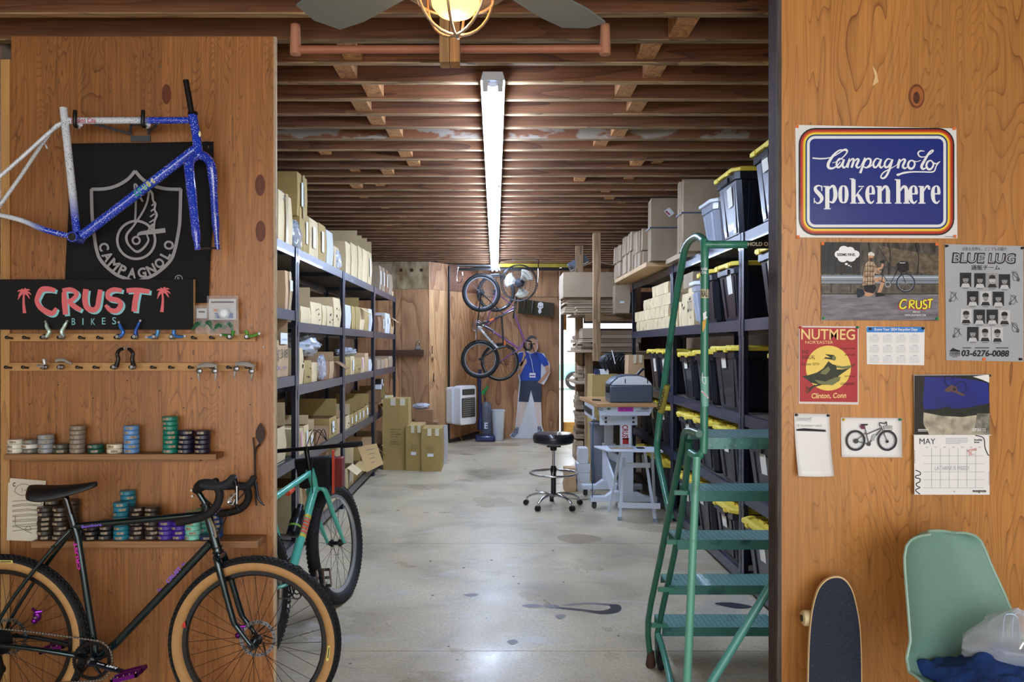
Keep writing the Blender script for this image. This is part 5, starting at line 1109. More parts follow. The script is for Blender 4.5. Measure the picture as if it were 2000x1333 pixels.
# tall cartons on the floor by the left rack
def fbox(lb,x0,x1,yt,yb,Y,c,opt,dep=.3,z0=0):
    p=W(x0,yt,Y); q=W(x1,yb,Y); return carton(lb,p.x,q.x,Y,Y+dep,z0,p.z,c,'y',opt,'cartons standing on the floor',name='floor_carton')
fbox('tallest olive carton on the floor with printed text and taped top',748,797,779,918,10.4,'o','Tk',.34)
fbox('middle olive carton on floor, shorter, with white label',793,826,832,920,10.32,'o','lkT',.5)
fbox('right olive carton on floor nearest the aisle, with white label',823,862,838,921,10.25,'o','lkT',.5)
fbox('flat white carton edge standing behind the right olive carton',862,873,832,905,10.9,'w','',.1)
carton('small grey brown carton lying on the pile behind floor cartons',W(810,0,11.2).x,W(845,0,11.2).x,11.2,11.5,.55,W(0,801,11.2).z,'b','y','','cartons standing on the floor')
carton('hidden brown carton carrying the small one, behind floor cartons',W(800,0,11.2).x,W(855,0,11.2).x,11.15,11.6,0,.548,'b','y','','cartons standing on the floor')
bagm('small crumpled white bag on top of the floor carton pile',(W(822,0,11.3).x,11.36,.718),(.12,.1,.04),31)
# ================= right rack: bins
BIN=M('bin_black',(24,27,38),.32,coat=.15); LID=M('bin_yellow',(230,206,78),.45); LIDC=M('bin_clear_lid',(222,228,240),.3); BINC=M('bin_clear',(206,216,236),.15,alpha=.5,coat=.3); MASK=M('masking',(226,222,208),.7)
BP={}
def bin_(label,y,z,W_=.50,H_=.41,D_=.62,kind='b',x=1.60,tp=0,grp='black bins with yellow lids'):
    """short end faces the aisle; y is its middle, x its lid edge"""
    key=(kind,W_,H_,D_,tp)
    if key in BP: return clone(BP[key],(x,y,z),None,label,grp)
    bm,lm=(BIN,LID) if kind=='b' else (BINC,LIDC)
    t=thing('storage_bin',label,'bin',(x,y,z),0,grp); BP[key]=t
    w=W_/2; hb=H_-.035; ins=.05; b=MB()
    def ring(e,zz,xo): # chamfered rectangle: e inset
        X0_,X1_,Y0_,Y1_=xo+e,D_-e,-w+.015+e,w-.015-e; c=.03
        return [(X0_+c,Y0_,zz),(X1_-c,Y0_,zz),(X1_,Y0_+c,zz),(X1_,Y1_-c,zz),(X1_-c,Y1_,zz),(X0_+c,Y1_,zz),(X0_,Y1_-c,zz),(X0_,Y0_+c,zz)]
    Rg=[ring(ins+.012,0,.02),ring(ins,.02,.02),ring(.018,hb-.06,.02),ring(.004,hb-.055,.02),ring(.004,hb,.02)]
    vs=[p for r_ in Rg for p in r_]; fs=[tuple(range(8))[::-1]]
    for i in range(len(Rg)-1): fs+=[(i*8+j,i*8+(j+1)%8,(i+1)*8+(j+1)%8,(i+1)*8+j) for j in range(8)]
    fs.append(tuple(range((len(Rg)-1)*8,len(Rg)*8))); b.add(vs,fs,bm); b.build('tub_body',t,world=False,ang=20)
    # ribs moulded down the end and the sides
    b=MB()
    fx=lambda zz:.02+ins-(ins-.018)*(zz/(hb-.06)); 
    for yy in (-.13,.13):
        yk=yy*W_/.5; b.hexa([(fx(.03)-.006,yk*.8-.022,.03),(fx(.03)+.01,yk*.8-.022,.03),(fx(.03)+.01,yk*.8+.022,.03),(fx(.03)-.006,yk*.8+.022,.03)],[(fx(.3)-.006,yk-.026,hb-.07),(fx(.3)+.01,yk-.026,hb-.07),(fx(.3)+.01,yk+.026,hb-.07),(fx(.3)-.006,yk+.026,hb-.07)],bm)
    if kind=='b': b.box((.012,-.09,hb-.055),(.03,.09,hb-.02),bm)
    for k in range(4):
        for s in (-1,1):
            xx=.12+k*.12; e0=w-.015-ins; e1=w-.015-.018
            b.hexa([(xx,s*(e0-.004),.03),(xx+.05,s*(e0-.004),.03),(xx+.05,s*(e0+.006),.03),(xx,s*(e0+.006),.03)],[(xx,s*(e1-.006),hb-.07),(xx+.05,s*(e1-.006),hb-.07),(xx+.05,s*(e1+.006),hb-.07),(xx,s*(e1+.006),hb-.07)],bm)
    b.build('rib_moulding',t,world=False)
    b=MB(); c=.05
    def lr(e,zz): X0_,X1_,Y0_,Y1_=e,D_+.01-e,-w+e,w-e; return [(X0_+c,Y0_,zz),(X1_-c,Y0_,zz),(X1_,Y0_+c,zz),(X1_,Y1_-c,zz),(X1_-c,Y1_,zz),(X0_+c,Y1_,zz),(X0_,Y1_-c,zz),(X0_,Y0_+c,zz)]
    Rg=[lr(0,hb-.006),lr(0,hb+.018),lr(.012,hb+.026),lr(.03,hb+.026),lr(.04,hb+.012)]; vs=[p for r_ in Rg for p in r_]; fs=[tuple(range(8))[::-1]]
    for i in range(len(Rg)-1): fs+=[(i*8+j,i*8+(j+1)%8,(i+1)*8+(j+1)%8,(i+1)*8+j) for j in range(8)]
    fs.append(tuple(range((len(Rg)-1)*8,len(Rg)*8))); b.add(vs,fs,lm)
    if kind=='b':
        for k in range(3):
            for j in (-1,0,1): b.box((.09+k*.16,j*.13-.045,hb+.01),(.09+k*.16+.11,j*.13+.045,hb+.032),lm)
        for j in (-1,1): b.box((-.006,j*.13-.03,hb-.018),(.01,j*.13+.03,hb+.016),lm)
    b.build('lid',t,world=False,bev=.004)
    if tp and kind=='b':
        rr=random.Random(tp); b=MB(); zz=hb*(.5+.1*(tp%3)); 
        for q in range(1+tp%2):
            yk=(-.03,.0,.02,-.06)[tp%4]; hh=.09; xx=fx(zz)-.008; x2=fx(zz+hh)-.008
            b.hexa([(xx-.0,yk-.05,zz),(xx+.002,yk-.05,zz),(xx+.002,yk+.05,zz-.004),(xx,yk+.05,zz-.004)],[(x2,yk-.048,zz+hh),(x2+.002,yk-.048,zz+hh),(x2+.002,yk+.054,zz+hh-.01),(x2,yk+.054,zz+hh-.01)],MASK); zz+=.045
        b.build('masking_tape_label',t,world=False)
        b=MB(); v,f=text2d('Hubs\nRims' if tp%2 else 'Bars',0); zz=hb*(.5+.1*(tp%3)); b.add([(fx(zz)-.0095-.0001-(fx(zz)-fx(zz+.09))*0-.012*0,yk+.035-.07*a,zz+.02+.045*c_) for a,c_ in v],f,MRK); b.build('handwriting',t,world=False)
    return t
SHN={0:'top shelf',1:'second shelf',2:'third shelf',3:'fourth shelf',4:'lowest shelf'}
def bins(sh,lst):
    n=len(lst)
    for k,(y,W_,H_,tp,kind) in enumerate(lst):
        bin_(f'{"black bin with yellow lid" if kind=="b" else "clear plastic bin with pale lid"}, {ORD[k+1]} from the front on {SHN[sh]} of right rack',y,RL[sh],W_,H_,.6,kind,1.59,tp)
bins(0,[(3.62,.5,.43,0,'b'),(4.16,.5,.43,2,'b'),(4.78,.52,.47,2,'b'),(5.60,.52,.47,3,'b'),(6.08,.42,.36,0,'c')])
bins(1,[(3.65,.5,.41,1,'b'),(4.18,.5,.41,1,'b'),(4.70,.5,.43,1,'b'),(5.6,.5,.41,3,'b'),(6.12,.44,.41,2,'b'),(6.48,.24,.36,0,'c')])
bins(2,[(3.7,.5,.41,1,'b'),(4.45,.54,.42,1,'b'),(5.65,.62,.46,2,'b'),(6.25,.5,.43,3,'b'),(6.78,.5,.41,2,'b'),(7.7,.5,.43,1,'b'),(8.2,.48,.43,3,'b')])
bins(3,[(3.6,.54,.40,1,'b'),(4.18,.54,.40,2,'b'),(4.9,.56,.40,3,'b'),(5.62,.56,.40,1,'b'),(6.22,.54,.40,2,'b'),(6.8,.54,.40,3,'b'),(7.7,.52,.40,2,'b'),(8.24,.52,.40,1,'b'),(8.82,.5,.40,2,'b')])
bins(4,[(3.6,.54,.40,1,'b'),(4.18,.54,.40,2,'b'),(4.92,.58,.40,3,'b'),(5.66,.56,.40,1,'b'),(6.26,.54,.40,2,'b'),(6.84,.54,.40,3,'b'),(7.7,.52,.40,2,'b'),(8.28,.52,.40,1,'b'),(8.84,.5,.40,3,'b')])
# flat carton bundles on the overhanging board of the top shelf
STP=M('strap_blue',(60,78,98),.4); FLT=M('flat_edges',(206,192,166),.85,var=.45,nscale=26,stretch=(.2,1,9))
def bundle(lb,x0,y0,y1,z0,z1,dep=.36,strap=1,nl=9,tag_=0):
    t=thing('carton_bundle',lb,'carton bundle',(x0+dep/2,(y0+y1)/2,z0),0,'bundles of flat cartons'); n=nl; st=(y1-y0)/n
    for i in range(n):
        a=y0+i*st; jx=R.uniform(-.012,.012); jz=R.uniform(-.012,.006); MB().hexa([(x0+jx,a+.001,z0+.001),(x0+dep,a+.001,z0+.001),(x0+dep,a+st-.0015,z0+.001),(x0+jx,a+st-.0015,z0+.001)],[(x0+jx+.004,a+.001,z1+jz),(x0+dep,a+.001,z1+jz),(x0+dep,a+st-.0015,z1+jz),(x0+jx+.004,a+st-.0015,z1+jz)],GRC).build('flat_carton',t)
    if strap:
        zz=z0+(z1-z0)*.52; b=MB()
        b.box((x0-.016,y0-.002,zz),(x0-.014,y1+.002,zz+.012),STP); b.box((x0-.016,y0-.003,zz),(x0+dep,y0-.001,zz+.012),STP); b.build('strap',t)
    if tag_:
        b=MB(); c=Vector((x0+dep*.34,y0-.003,z0+(z1-z0)*.78)); 
        if tag_==1: b.add([c+Vector((-.05,0,.01)),c+Vector((0.0,0,-.045)),c+Vector((.05,0,-.01)),c+Vector((0,0,.045))],[(0,1,2,3)],LAB); b.add([c+Vector((-.04,-.0005,.006)),c+Vector((.0,-.0005,-.03)),c+Vector((.012,-.0005,-.022)),c+Vector((-.026,-.0005,.016))],[(0,1,2,3)],M('red_mark',(170,60,80),.6))
        b.build('label_sticker',t)
    return t
def YX(px,X): return X*F/(px-VX)
bundle('tall strapped bundle of flat cartons beside the clear bin, top right shelf',1.49,6.32,6.52,2.36,2.93,.6,1,8)
bundle('strapped bundle of flat cartons with a diamond label, top right shelf',1.45,7.40,7.62,2.40,2.975,.48,1,9,1)
carton('low kraft carton under the diamond labelled bundle, top right shelf',1.56,2.1,6.7,7.3,2.354,2.396,'g','X','','bundles of flat cartons')
for (lb,x0,a,c,z0,z1) in (
 ('small carton bundle, upper one just behind the diamond labelled bundle',1.43,7.78,8.22,2.545,2.76),
 ('small carton bundle, lower one just behind the diamond labelled bundle',1.43,7.78,8.22,2.40,2.54),
 ('small carton bundle, upper one of the middle pair on rack end',1.42,8.3,8.92,2.605,2.80),
 ('small carton bundle, lower one of the middle pair on rack end',1.42,8.3,8.92,2.40,2.60),
 ('small carton bundle, upper one of the far pair on rack end',1.41,9.0,9.5,2.575,2.76),
 ('small carton bundle, lower one of the far pair on rack end',1.41,9.0,9.5,2.40,2.57)): bundle(lb,x0,a,c,z0,z1,.34,0,10)
t=thing('kraft_board','flat kraft board overhanging the rack end beneath the carton bundles','board',(1.7,8.5,2.36)); MB().box((1.42,7.5,2.356),(2.2,9.5,2.397),TAN).build('board',t)
# second shelf right: small boxes and taller ones
n=0
def rc(lb,a,c,z0,z1,col,opt='',dep=.4,X=1.65): carton(lb,X,X+dep,a,c,z0+.001,z1,col,'X',opt,'cartons on the right rack')
BZ=1.78
rows_=[(7.55,8),(7.55,8),(7.55,6),(7.9,3)]
for r_,(ys_,cnt) in enumerate([(7.50,9),(7.50,9),(7.50,7),(7.5,4)]):
    for k in range(cnt):
        a=ys_+k*.2+(.1 if r_%2 else 0)
        if a+.19>9.4: continue
        rc(f'small cream box, {ORD[k+1]} from the front in row {["one","two","three","four"][r_]} of the stack, right rack',a,a+.19,BZ+.112*r_,BZ+.112*(r_+1)-.002,'c','',.3)
rc('grey brown carton behind the stacked small boxes, second right shelf',7.5,8.9,BZ,BZ+.42,'g','',.19,1.98)
rc('tall cream carton with marker word, near ladder rail on second right shelf',6.62,6.82,BZ,2.1,'c','k',.4)
t=rc('grey brown open carton standing behind marker cartons, second right shelf',6.66,7.0,BZ+.325,BZ+.45,'g','',.36)
rc('cream carton beside the marker word carton, second right shelf',6.84,7.05,BZ,2.06,'c','k',.4)
rc('cream narrow carton at the rack post, second right shelf',7.07,7.28,BZ,2.0,'c','T',.4)
b=MB(); b.stext('DISCO',(1.636,6.8,1.9),(0,-1,0),(0,0,1),.16,.09,MRK); o=b.build('marker_word',None); 
par=[q for q in bpy.data.objects if q.get('label','').startswith('tall cream carton with marker')][0]; o.parent=par; o.matrix_parent_inverse=Matrix.Translation(-par.location)
# ================= green rolling ladder
def ladder_mat(nm='ladder_green',c=(56,128,108)):
    return M(nm,c,.34,coat=.3,c2=(30,60,54),nscale=7,stretch=(2,2,1),lo=.26,hi=.40)
LG_=ladder_mat(); LGD=ladder_mat('ladder_dark',(40,98,80)); LGL=ladder_mat('ladder_pale',(96,164,144))
la=thing('rolling_ladder','green steel rolling ladder with five tread plate steps','ladder',(1.1,3.6,0))
def tb(pts,r=.016,nm='rail',m=None,sm=3): MB().tube(pts,r,m or LG_,12,sm=sm).build(nm,la)
zs=[.18,.44,.705,.975,1.235]; ysb=[4.04,3.88,3.70,3.46,3.20]; XL=[.845,.845,.845,.845,.85]
TRM=M('tread_green',(70,128,122),.38,coat=.25,c2=(44,86,84),nscale=9,lo=.3,hi=.42); DMD=M('diamond_rib',(128,176,180),.3,coat=.3)
XR=1.44
for i in range(5):
    y0=ysb[i]; dp=.20 if i<4 else .34; z=zs[i]; x0=XL[i]; m=MB()
    s=la; b=MB(); b.box((x0,y0,z-.006),(XR,y0+dp,z),TRM); b.box((x0,y0,z-.045),(XR,y0+.004,z-.006),TRM); b.box((x0,y0+dp-.004,z-.045),(XR,y0+dp,z-.006),TRM); o=b.build('step',la)
    b=MB(); nx=int((XR-x0)/.026)
    for a in range(nx):
        for c in range(int(dp/.024)):
            xx=x0+.015+a*.026; yy=y0+.012+c*.024; s_1=1 if (a+c)%2 else -1; d=Vector((.0085,.0045*s_1,0)); e=Vector((-.0028*s_1*.5,.0030,0)); C=Vector((xx,yy,z))
            b.add([C-d-e,C+d-e,C+d+e,C-d+e,C+Vector((0,0,.0022))],[(0,1,4),(1,2,4),(2,3,4),(3,0,4)],DMD)
        xx=x0+.015+a*.026*1.0
        for zz,s_1 in ((z-.017,1),(z-.034,-1)):
            if (a+(s_1>0))%2: continue
            C=Vector((xx,y0-.0002,zz)); d=Vector((.008,0,.005*s_1)); e=Vector((-.0022*s_1,0,.003)); b.add([C-d-e,C+d-e,C+d+e,C-d+e,C+Vector((0,-.0018,0))],[(0,1,4),(1,2,4),(2,3,4),(3,0,4)],TRM)
    b.build('tread_ribs',la)
for side in (0,1):
    f=(lambda x:x) if side==0 else (lambda x:2*1.145-x)
    def q(px,py,Y): p=W(px,py,Y); return Vector((f(p.x),p.y,p.z))
    # stringer pair
    tb([q(1270,1284,3.99),q(1266,1212,3.97),q(1290,1090,3.80),q(1315,960,3.56),q(1332,880,3.38),q(1337,848,3.32),q(1348,842,3.25),q(1366,848,3.13)],.0148,'rail',LGD)
    tb([q(1286,1300,4.06),q(1284,1251,4.0),q(1287,1222,3.99),q(1312,1106,3.86),q(1332,1000,3.62),q(1343,900,3.36),q(1346,862,3.3)],.0148,'rail',LGD)
    for px,py,Y in ((1296,1218,3.97),(1310,1148,3.86),(1327,1055,3.72),(1344,958,3.5)):
        p=q(px,py,Y); MB().bar(p+Vector((-.06 if side==0 else .06,0,-.01)),p+Vector((.02 if side==0 else -.02,0,-.01)),.018,.02,LG_).build('step_bracket',la)
    # handrail: up from the stringer, over the top, down to the platform
    tb([q(1310,1010,3.66),q(1297,950,3.82),q(1284,885,3.98),q(1287,830,4.0),q(1300,730,3.92),q(1318,600,3.78),q(1334,505,3.58),q(1339,484,3.52),q(1348,470,3.42),q(1362,462,3.28),q(1372,468,3.20),q(1376,484,3.17),q(1376,600,3.17),q(1375,860,3.17),q(1371,884,3.17),q(1362,892,3.19),q(1349,884,3.27)],.0158,'handrail')
    # rear leg and brace
    tb([q(1361,893,3.17),q(1353,1080,3.14),q(1342,1333,3.10),q(1334,1478,3.09)],.0160,'rear_leg',LGL)
    MB().tube([q(1285,1238,4.0),q(1296,1275,3.9),q(1312,1345,3.7),q(1328,1470,3.15)],.0155,M('brace_green',(84,152,142),.32,coat=.3),12,sm=3).build('base_rail',la)
    # feet and casters
    p=q(1271,1306,3.99); MB().lathe([(.022,.0),(.026,.01),(.020,.05),(.017,.08)],(p.x,p.y,0.001),M('rubber_red',(66,40,34),.7),n=14).build('rubber_foot',la)
    p=q(1290,1300,3.9); b=MB(); b.lathe([(.0,-.014),(.045,-.012),(.048,0),(.045,.012),(.0,.014)],(p.x+.01,3.95,.049),RUB,(1,0,0),20); b.box((p.x-.008,3.93,.05),(p.x-.004,3.97,.13),BLACK); b.box((p.x+.024,3.93,.05),(p.x+.028,3.97,.13),BLACK); b.build('caster',la)
MB().tube([W(1590,1005,3.13),W(1336,1422,3.10)],.0165,MC['brace_green'],12).build('diagonal_brace',la)
pz_=W(0,478,3.17).z; xa=W(1376,0,3.17).x
tb([(xa,3.17,pz_),((W(1458,0,3.17)).x,3.17,pz_)],.0155,'back_rail'); MB().tube([((W(1458,0,3.17)).x,3.17,pz_),(2*1.145-xa,3.17,pz_)],.0163,M('sticker_black',(26,26,24),.5),12).build('grip_sleeve',la,label='black sleeve with worn white stencilled words')
b=MB(); b.stext('HOLD ON HERE',(W(1461,0,3.15).x,3.1525,pz_-.008),(1,0,0),(0,0,1),.152,.016,M('stencil',(206,200,184),.6),.02); b.build('stencil_words',la)
def stk(px,py0,py1,m,txt=None,tm=None,Y=3.17,rot=None):
    a=W(px,py0,Y); c=W(px,py1,Y); MB().tube([a,c],.0165,m,12).build('sticker',la)
    if txt: b=MB(); b.ptext(txt,(px-6,py0+3,px+6,py1-3),Y-.0175,tm or LAB,.01); b.build('sticker_print',la)
stk(1376,520,538,M('stk_black',(28,28,28),.4),'USE\nOIL'); stk(1376,565,583,M('stk_cream',(196,184,150),.4),'RAL',INK)
stk(1376,736,794,M('stk_teal',(116,176,164),.4))
b=MB(); b.pstroke([(1372,728),(1372,745),(1378,750),(1378,738),(1373,738)],1.2,3.152,LAB,3); b.pstroke([(1370,764),(1378,772),(1383,778)],3,3.152,LAB,3); b.pstroke([(1371,765),(1378,772),(1382,777)],1.4,3.1515,M('stk_red',(170,40,40),.5),3); b.ppoly([(1373,612),(1380,608),(1379,618),(1382,620),(1374,628)],3.152,LAB); b.ppoly([(1372,628),(1380,622),(1377,640),(1372,650)],3.152,M('stk_gold',(214,160,50),.5)); b.build('sticker_print',la)
v=W(1298,775,3.93); d=(W(1303,755,3.91)-W(1293,800,3.95)).normalized()
MB().tube([W(1303,752,3.93),W(1291,806,3.97)],.0168,M('stk_gold2',(150,140,60),.5),12).build('sticker',la)
b=MB(); p=W(1288,803,3.94)+Vector((0,-.016,0)); b.stext('VODOO',p,(W(1300,755,3.94)-W(1288,803,3.94)).normalized(),Vector((-1,0,.2)).normalized(),.11,.018,INK,.02); b.build('sticker_print',la)
# ================= ceiling fan with caged lamp
hub=Vector((-.094,1.9,2.54))
fn=thing('ceiling_fan','small ceiling fan with four dull grey blades and a caged warm lamp','ceiling fan',hub)
FB=M('blade_grey',(112,120,120),.5)
for a in (51,137,231,317):
    T=Matrix.Translation(hub)@Matrix.Rotation(math.radians(a),4,'Z')
    b=MB(); pts=[(.10,-.04),(.16,-.065),(.46,-.085),(.56,-.075),(.585,0),(.56,.075),(.46,.085),(.16,.06),(.10,.04)]
    b.prism([T@Matrix.Rotation(math.radians(9),4,'X')@Vector((x,y,0)) for x,y in pts],(0,0,.006),FB); b.build('blade',fn)
    MB().bar(T@Vector((.05,0,.01)),T@Vector((.14,0,.01)),.03,.006,BLACK).build('blade_arm',fn)
b=MB(); b.lathe([(.02,.44),(.02,.12),(.07,.10),(.085,.06),(.085,.0),(.07,-.03),(.05,-.035)],hub,M('fan_body',(70,60,52),.4,.6),n=24); b.build('motor_housing',fn)
b=MB(); b.lathe([(.05,-.03),(.05,-.06),(.10,-.078),(.128,-.085),(.128,-.09),(.05,-.082)],hub,M('cap_metal',(150,130,110),.35,.7,var=.4,nscale=14),n=28); b.build('lamp_cap',fn)
c0=hub+Vector((0,0,-.08)); CG=M('cage_metal',(170,150,130),.3,.8)
b=MB()
for k in range(3):
    a=k*PI/3+.35; pts=[c0+Vector((math.cos(a)*.092*s_,math.sin(a)*.092*s_,0)) for s_ in (1,)]
    arc=[c0+Vector((math.cos(a)*.095*math.cos(t_),math.sin(a)*.095*math.cos(t_),-.118*math.sin(t_)**.9 if t_>0 else 0)) for t_ in [PI*i/16 for i in range(17)]]
    b.tube(arc,.0036,CG,8)
for zz,rr_ in ((0,.095),(-.035,.0905)): b.tube([c0+Vector((rr_*math.cos(2*PI*i/28),rr_*math.sin(2*PI*i/28),zz)) for i in range(28)],.0036,CG,8,closed=True)
b.build('lamp_cage',fn)
b=MB(); b.lathe([(.02,0),(.03,-.005),(.05,-.02),(.059,-.045),(.056,-.068),(.04,-.088),(.02,-.097),(.003,-.099)],c0+Vector((0,0,.02)),M('bulb_glow',(255,150,62),.3,emit=7),n=24); b.build('bulb',fn)
b=MB(); b.lathe([(.003,-.02),(.018,-.03),(.02,-.05),(.012,-.07),(.002,-.075)],c0+Vector((0,-.045,.02)),M('filament_glow',(255,236,190),.3,emit=40),n=12)
lamp('bulb_lamp','POINT',c0+Vector((0,0,-.09)),5,(1,.62,.34)).data.shadow_soft_size=.03
# ================= bicycles
def wheel(par,C,U,V,N,R_,tr,rimc,tan=False,spk=28,rotor=0,knob=80,hubw=.05,spm=None,rimw=.018,cass=0,step=1):
    C=Vector(C); Pt=lambda a,r,w=0:C+U*(math.cos(a)*r)+V*(math.sin(a)*r)+N*w
    TYR=M('tyre_black',(24,25,28),.7,bump=.3,nscale=90); SW=M('tan_sidewall',(184,140,88),.7,var=.12,nscale=30)
    rr=R_-2*tr; b=MB(); n=48
    prof=[(rr+.006,-.012),(rr+.006,.012),(rr-.012,.011),(rr-rimw,.005),(rr-rimw,-.005),(rr-.012,-.011)]
    vs=[Pt(2*PI*i/n,p,w_) for i in range(n) for p,w_ in prof]; k=len(prof)
    b.add(vs,[(i*k+j,i*k+(j+1)%k,((i+1)%n)*k+(j+1)%k,((i+1)%n)*k+j) for i in range(n) for j in range(k)],rimc); rim=b.build('wheel',par)
    b=MB(); k=16; Cn=R_-tr; n=64
    vs=[Pt(2*PI*i/n,Cn+tr*.97*math.cos(2*PI*j/k),tr*math.sin(2*PI*j/k)) for i in range(n) for j in range(k)]
    fa=[];fb=[]
    for i in range(n):
        for j in range(k):
            (fb if tan and math.cos(2*PI*(j+.5)/k)<.2 else fa).append((i*k+j,i*k+(j+1)%k,((i+1)%n)*k+(j+1)%k,((i+1)%n)*k+j))
    base=len(b.v); b.v+=vs
    for f in fa: b.f.append(list(f)); b.mi.append(b.mat(TYR))
    for f in fb: b.f.append(list(f)); b.mi.append(b.mat(SW))
    if knob:
        for i in range(knob):
            for j,ph in enumerate((-.62,-.22,.22,.62)):
                a=2*PI*(i+(.5 if j%2 else 0))/knob; r0=Cn+tr*math.cos(ph)*.95; w0=tr*math.sin(ph); T=(U*(-math.sin(a))+V*math.cos(a)); Rd=(U*math.cos(a)+V*math.sin(a))*math.cos(ph)+N*math.sin(ph); S=T.cross(Rd); c=Pt(a,r0,w0); ha=R_*PI/knob*.55; hs=tr*.19
                q=[c-T*ha-S*hs,c+T*ha-S*hs,c+T*ha+S*hs,c-T*ha+S*hs]; b.hexa(q,[p+Rd*.0055 for p in q],TYR)
    b.build('tyre',rim,ang=50)
    b=MB(); sm_=spm or M('spoke',(52,52,56),.35,.7)
    for i in range(spk):
        a=2*PI*i/spk; s=1 if i%2 else -1; a2=a+(.55 if (i//2)%2 else -.55)*1.6
        b.tube([Pt(a,rr-rimw+.004,0),Pt(a2,.022,s*hubw*.5)],.0011*step,sm_,4)
    b.build('spokes',rim)
    b=MB(); b.lathe([(.008,-hubw-.012),(.010,-hubw),(.024,-hubw*.6),(.024,-hubw*.45),(.012,-hubw*.3),(.012,hubw*.3),(.024,hubw*.45),(.024,hubw*.6),(.010,hubw),(.008,hubw+.012)],C,M('hub_black',(24,24,26),.3,.3),N,16); b.build('hub',rim)
    if rotor:
        b=MB(); w_=rotor*hubw*.82; ri=.078; n=60
        for (ra,rb) in ((.064,.078),): 
            vs=[Pt(2*PI*i/n,r+(.0012*math.sin(i*2.1)),w_+d) for i in range(n) for r,d in ((ra,0),(rb,0),(rb,.0018),(ra,.0018))]
            b.add(vs,[(i*4+j,i*4+(j+1)%4,((i+1)%n)*4+(j+1)%4,((i+1)%n)*4+j) for i in range(n) for j in range(4)],STEEL)
        for i in range(6): a=2*PI*i/6; b.tube([Pt(a+.5,.028,w_),Pt(a,.066,w_)],.003,BLACK,5)
        for i in range(24): b.lathe([(.003,-.001),(.003,.0012)],Pt(2*PI*i/24,.071,w_+.001),BLACK,N,6)
        b.build('disc_rotor',rim)
    if cass:
        b=MB()
        for i in range(9): b.lathe([(.055-.0042*i,i*.0038),(.055-.0042*i,i*.0038+.002)],C+N*.012,M('cog',(46,46,50),.35,.8),N,24)
        b.build('cassette',rim)
    return rim
X_,Y_,Z_=Vector((1,0,0)),Vector((0,1,0)),Vector((0,0,1))
# ---------- dark bicycle against the left panel
DB=3.37
def D(x,y,w=0): return W(x,y,DB)+Vector((0,-w,0))
def dark_paint():
    m=M('dark_paint',(8,24,34),.12,coat=1); N=m.node_tree.nodes; L=m.node_tree.links; B=N['Principled BSDF']
    lw=N.new('ShaderNodeLayerWeight'); lw.inputs[0].default_value=.4; r=N.new('ShaderNodeValToRGB'); e=r.color_ramp.elements; e[0].color=lin((12,44,50)); e[1].color=lin((16,14,46)); L.new(lw.outputs['Facing'],r.inputs[0]); L.new(r.outputs[0],B.inputs['Base Color']); B.inputs['Metallic'].default_value=.5; return m
DPN=dark_paint()
bk=thing('touring_bicycle','dark teal drop bar bicycle with tan sidewall tyres leaning along the left panel','bicycle',(W(190,0,DB).x,DB,0))
RIMB=M('rim_black',(18,18,20),.3,coat=.3)
wf=wheel(bk,D(498,1255),X_,Z_,-Y_,.3605,.030,RIMB,True,32,-1,100,.05)
wr_=wheel(bk,D(4,1252),X_,Z_,-Y_,.3605,.030,RIMB,True,32,-1,100,.06,cass=1)
for x,y,r,pw in ((644,1272,8,wf),(18,1094.5,97,wr_)):
    b=MB(); c=W(x,y,DB)+Vector((0,-.0285,0)); cs,sn=math.cos(math.radians(r)),math.sin(math.radians(r))
    q=lambda a,d:c+Vector((a*cs*-1*0+ (a if r>50 else 0)+(d if r<50 else 0),0,(d if r>50 else 0)+(a if r<50 else 0)))
    if r<50: q=lambda a,d:c+Vector((d+a*.12,0,a))
    else: q=lambda a,d:c+Vector((a,0,d))
    b.add([q(-.032,-.006),q(.032,-.006),q(.032,.006),q(-.032,.006)],[(0,1,2,3)],M('tyre_label',(214,206,110),.6)); b.add([q(-.02,-.002)-Vector((0,.0004,0)),q(.025,-.002)-Vector((0,.0004,0)),q(.025,.002)-Vector((0,.0004,0)),q(-.02,.002)-Vector((0,.0004,0))],[(0,1,2,3)],INK); b.build('tyre_label',pw)
b=MB(); b.add([W(354,1226,DB-.02),W(363,1227,DB-.02),W(362,1216,DB-.02),W(353,1215,DB-.02)],[(0,1,2,3)],M('red_sticker',(190,50,40),.4)); b.build('rim_sticker',wf)
b=MB(); b.tube([D(189,1285),D(152,1050),D(139,1005)],.0145,DPN,14); b.build('seat_tube',bk)
MB().tube([D(142,1029),D(398,1005)],.0145,DPN,14).build('top_tube',bk)
MB().tube([D(194,1284),D(228,1256),D(412,1061)],.0175,DPN,16).build('down_tube',bk)
MB().tube([D(401,985),D(403,996),D(424,1071),D(426,1080)],[.019,.0185,.0185,.021],DPN,16).build('head_tube',bk)
for w_ in (.055,-.055):
    o_=0 if w_>0 else 1
    MB().tube([D(141,1035,w_*.3),D(100,1082 ,w_*.7),D(44,1156,w_),D(2,1225,w_),D(-2,1248,w_)],[.009,.009,.008,.008],DPN,10,sm=3).build('seat_stay',bk)
    MB().tube([D(187,1286,w_*.45),D(150,1273,w_*.7),D(60,1256,w_),D(5,1252,w_)],[.012,.012,.010,.009],DPN,10,sm=3).build('chain_stay',bk)
    MB().lathe([(.004,0),(.009,.004),(.004,.02)],D(110+o_*2,1067,w_*.6),DPN,(.6,-.2,.4),8).build('brake_boss',bk)
fk=thing('x','','') if 0 else None
b=MB()
for w_ in (.05,-.05): b.tube([D(428,1084,w_*.4),D(433,1098,w_*.85),D(461,1198,w_),D(472,1220,w_),D(497,1253,w_)],[.015,.0155,.013,.011,.009],DPN,12,sm=4)
b.tube([D(429,1087,-.04),D(429,1087,.04)],.016,DPN,12); b.build('fork',bk)
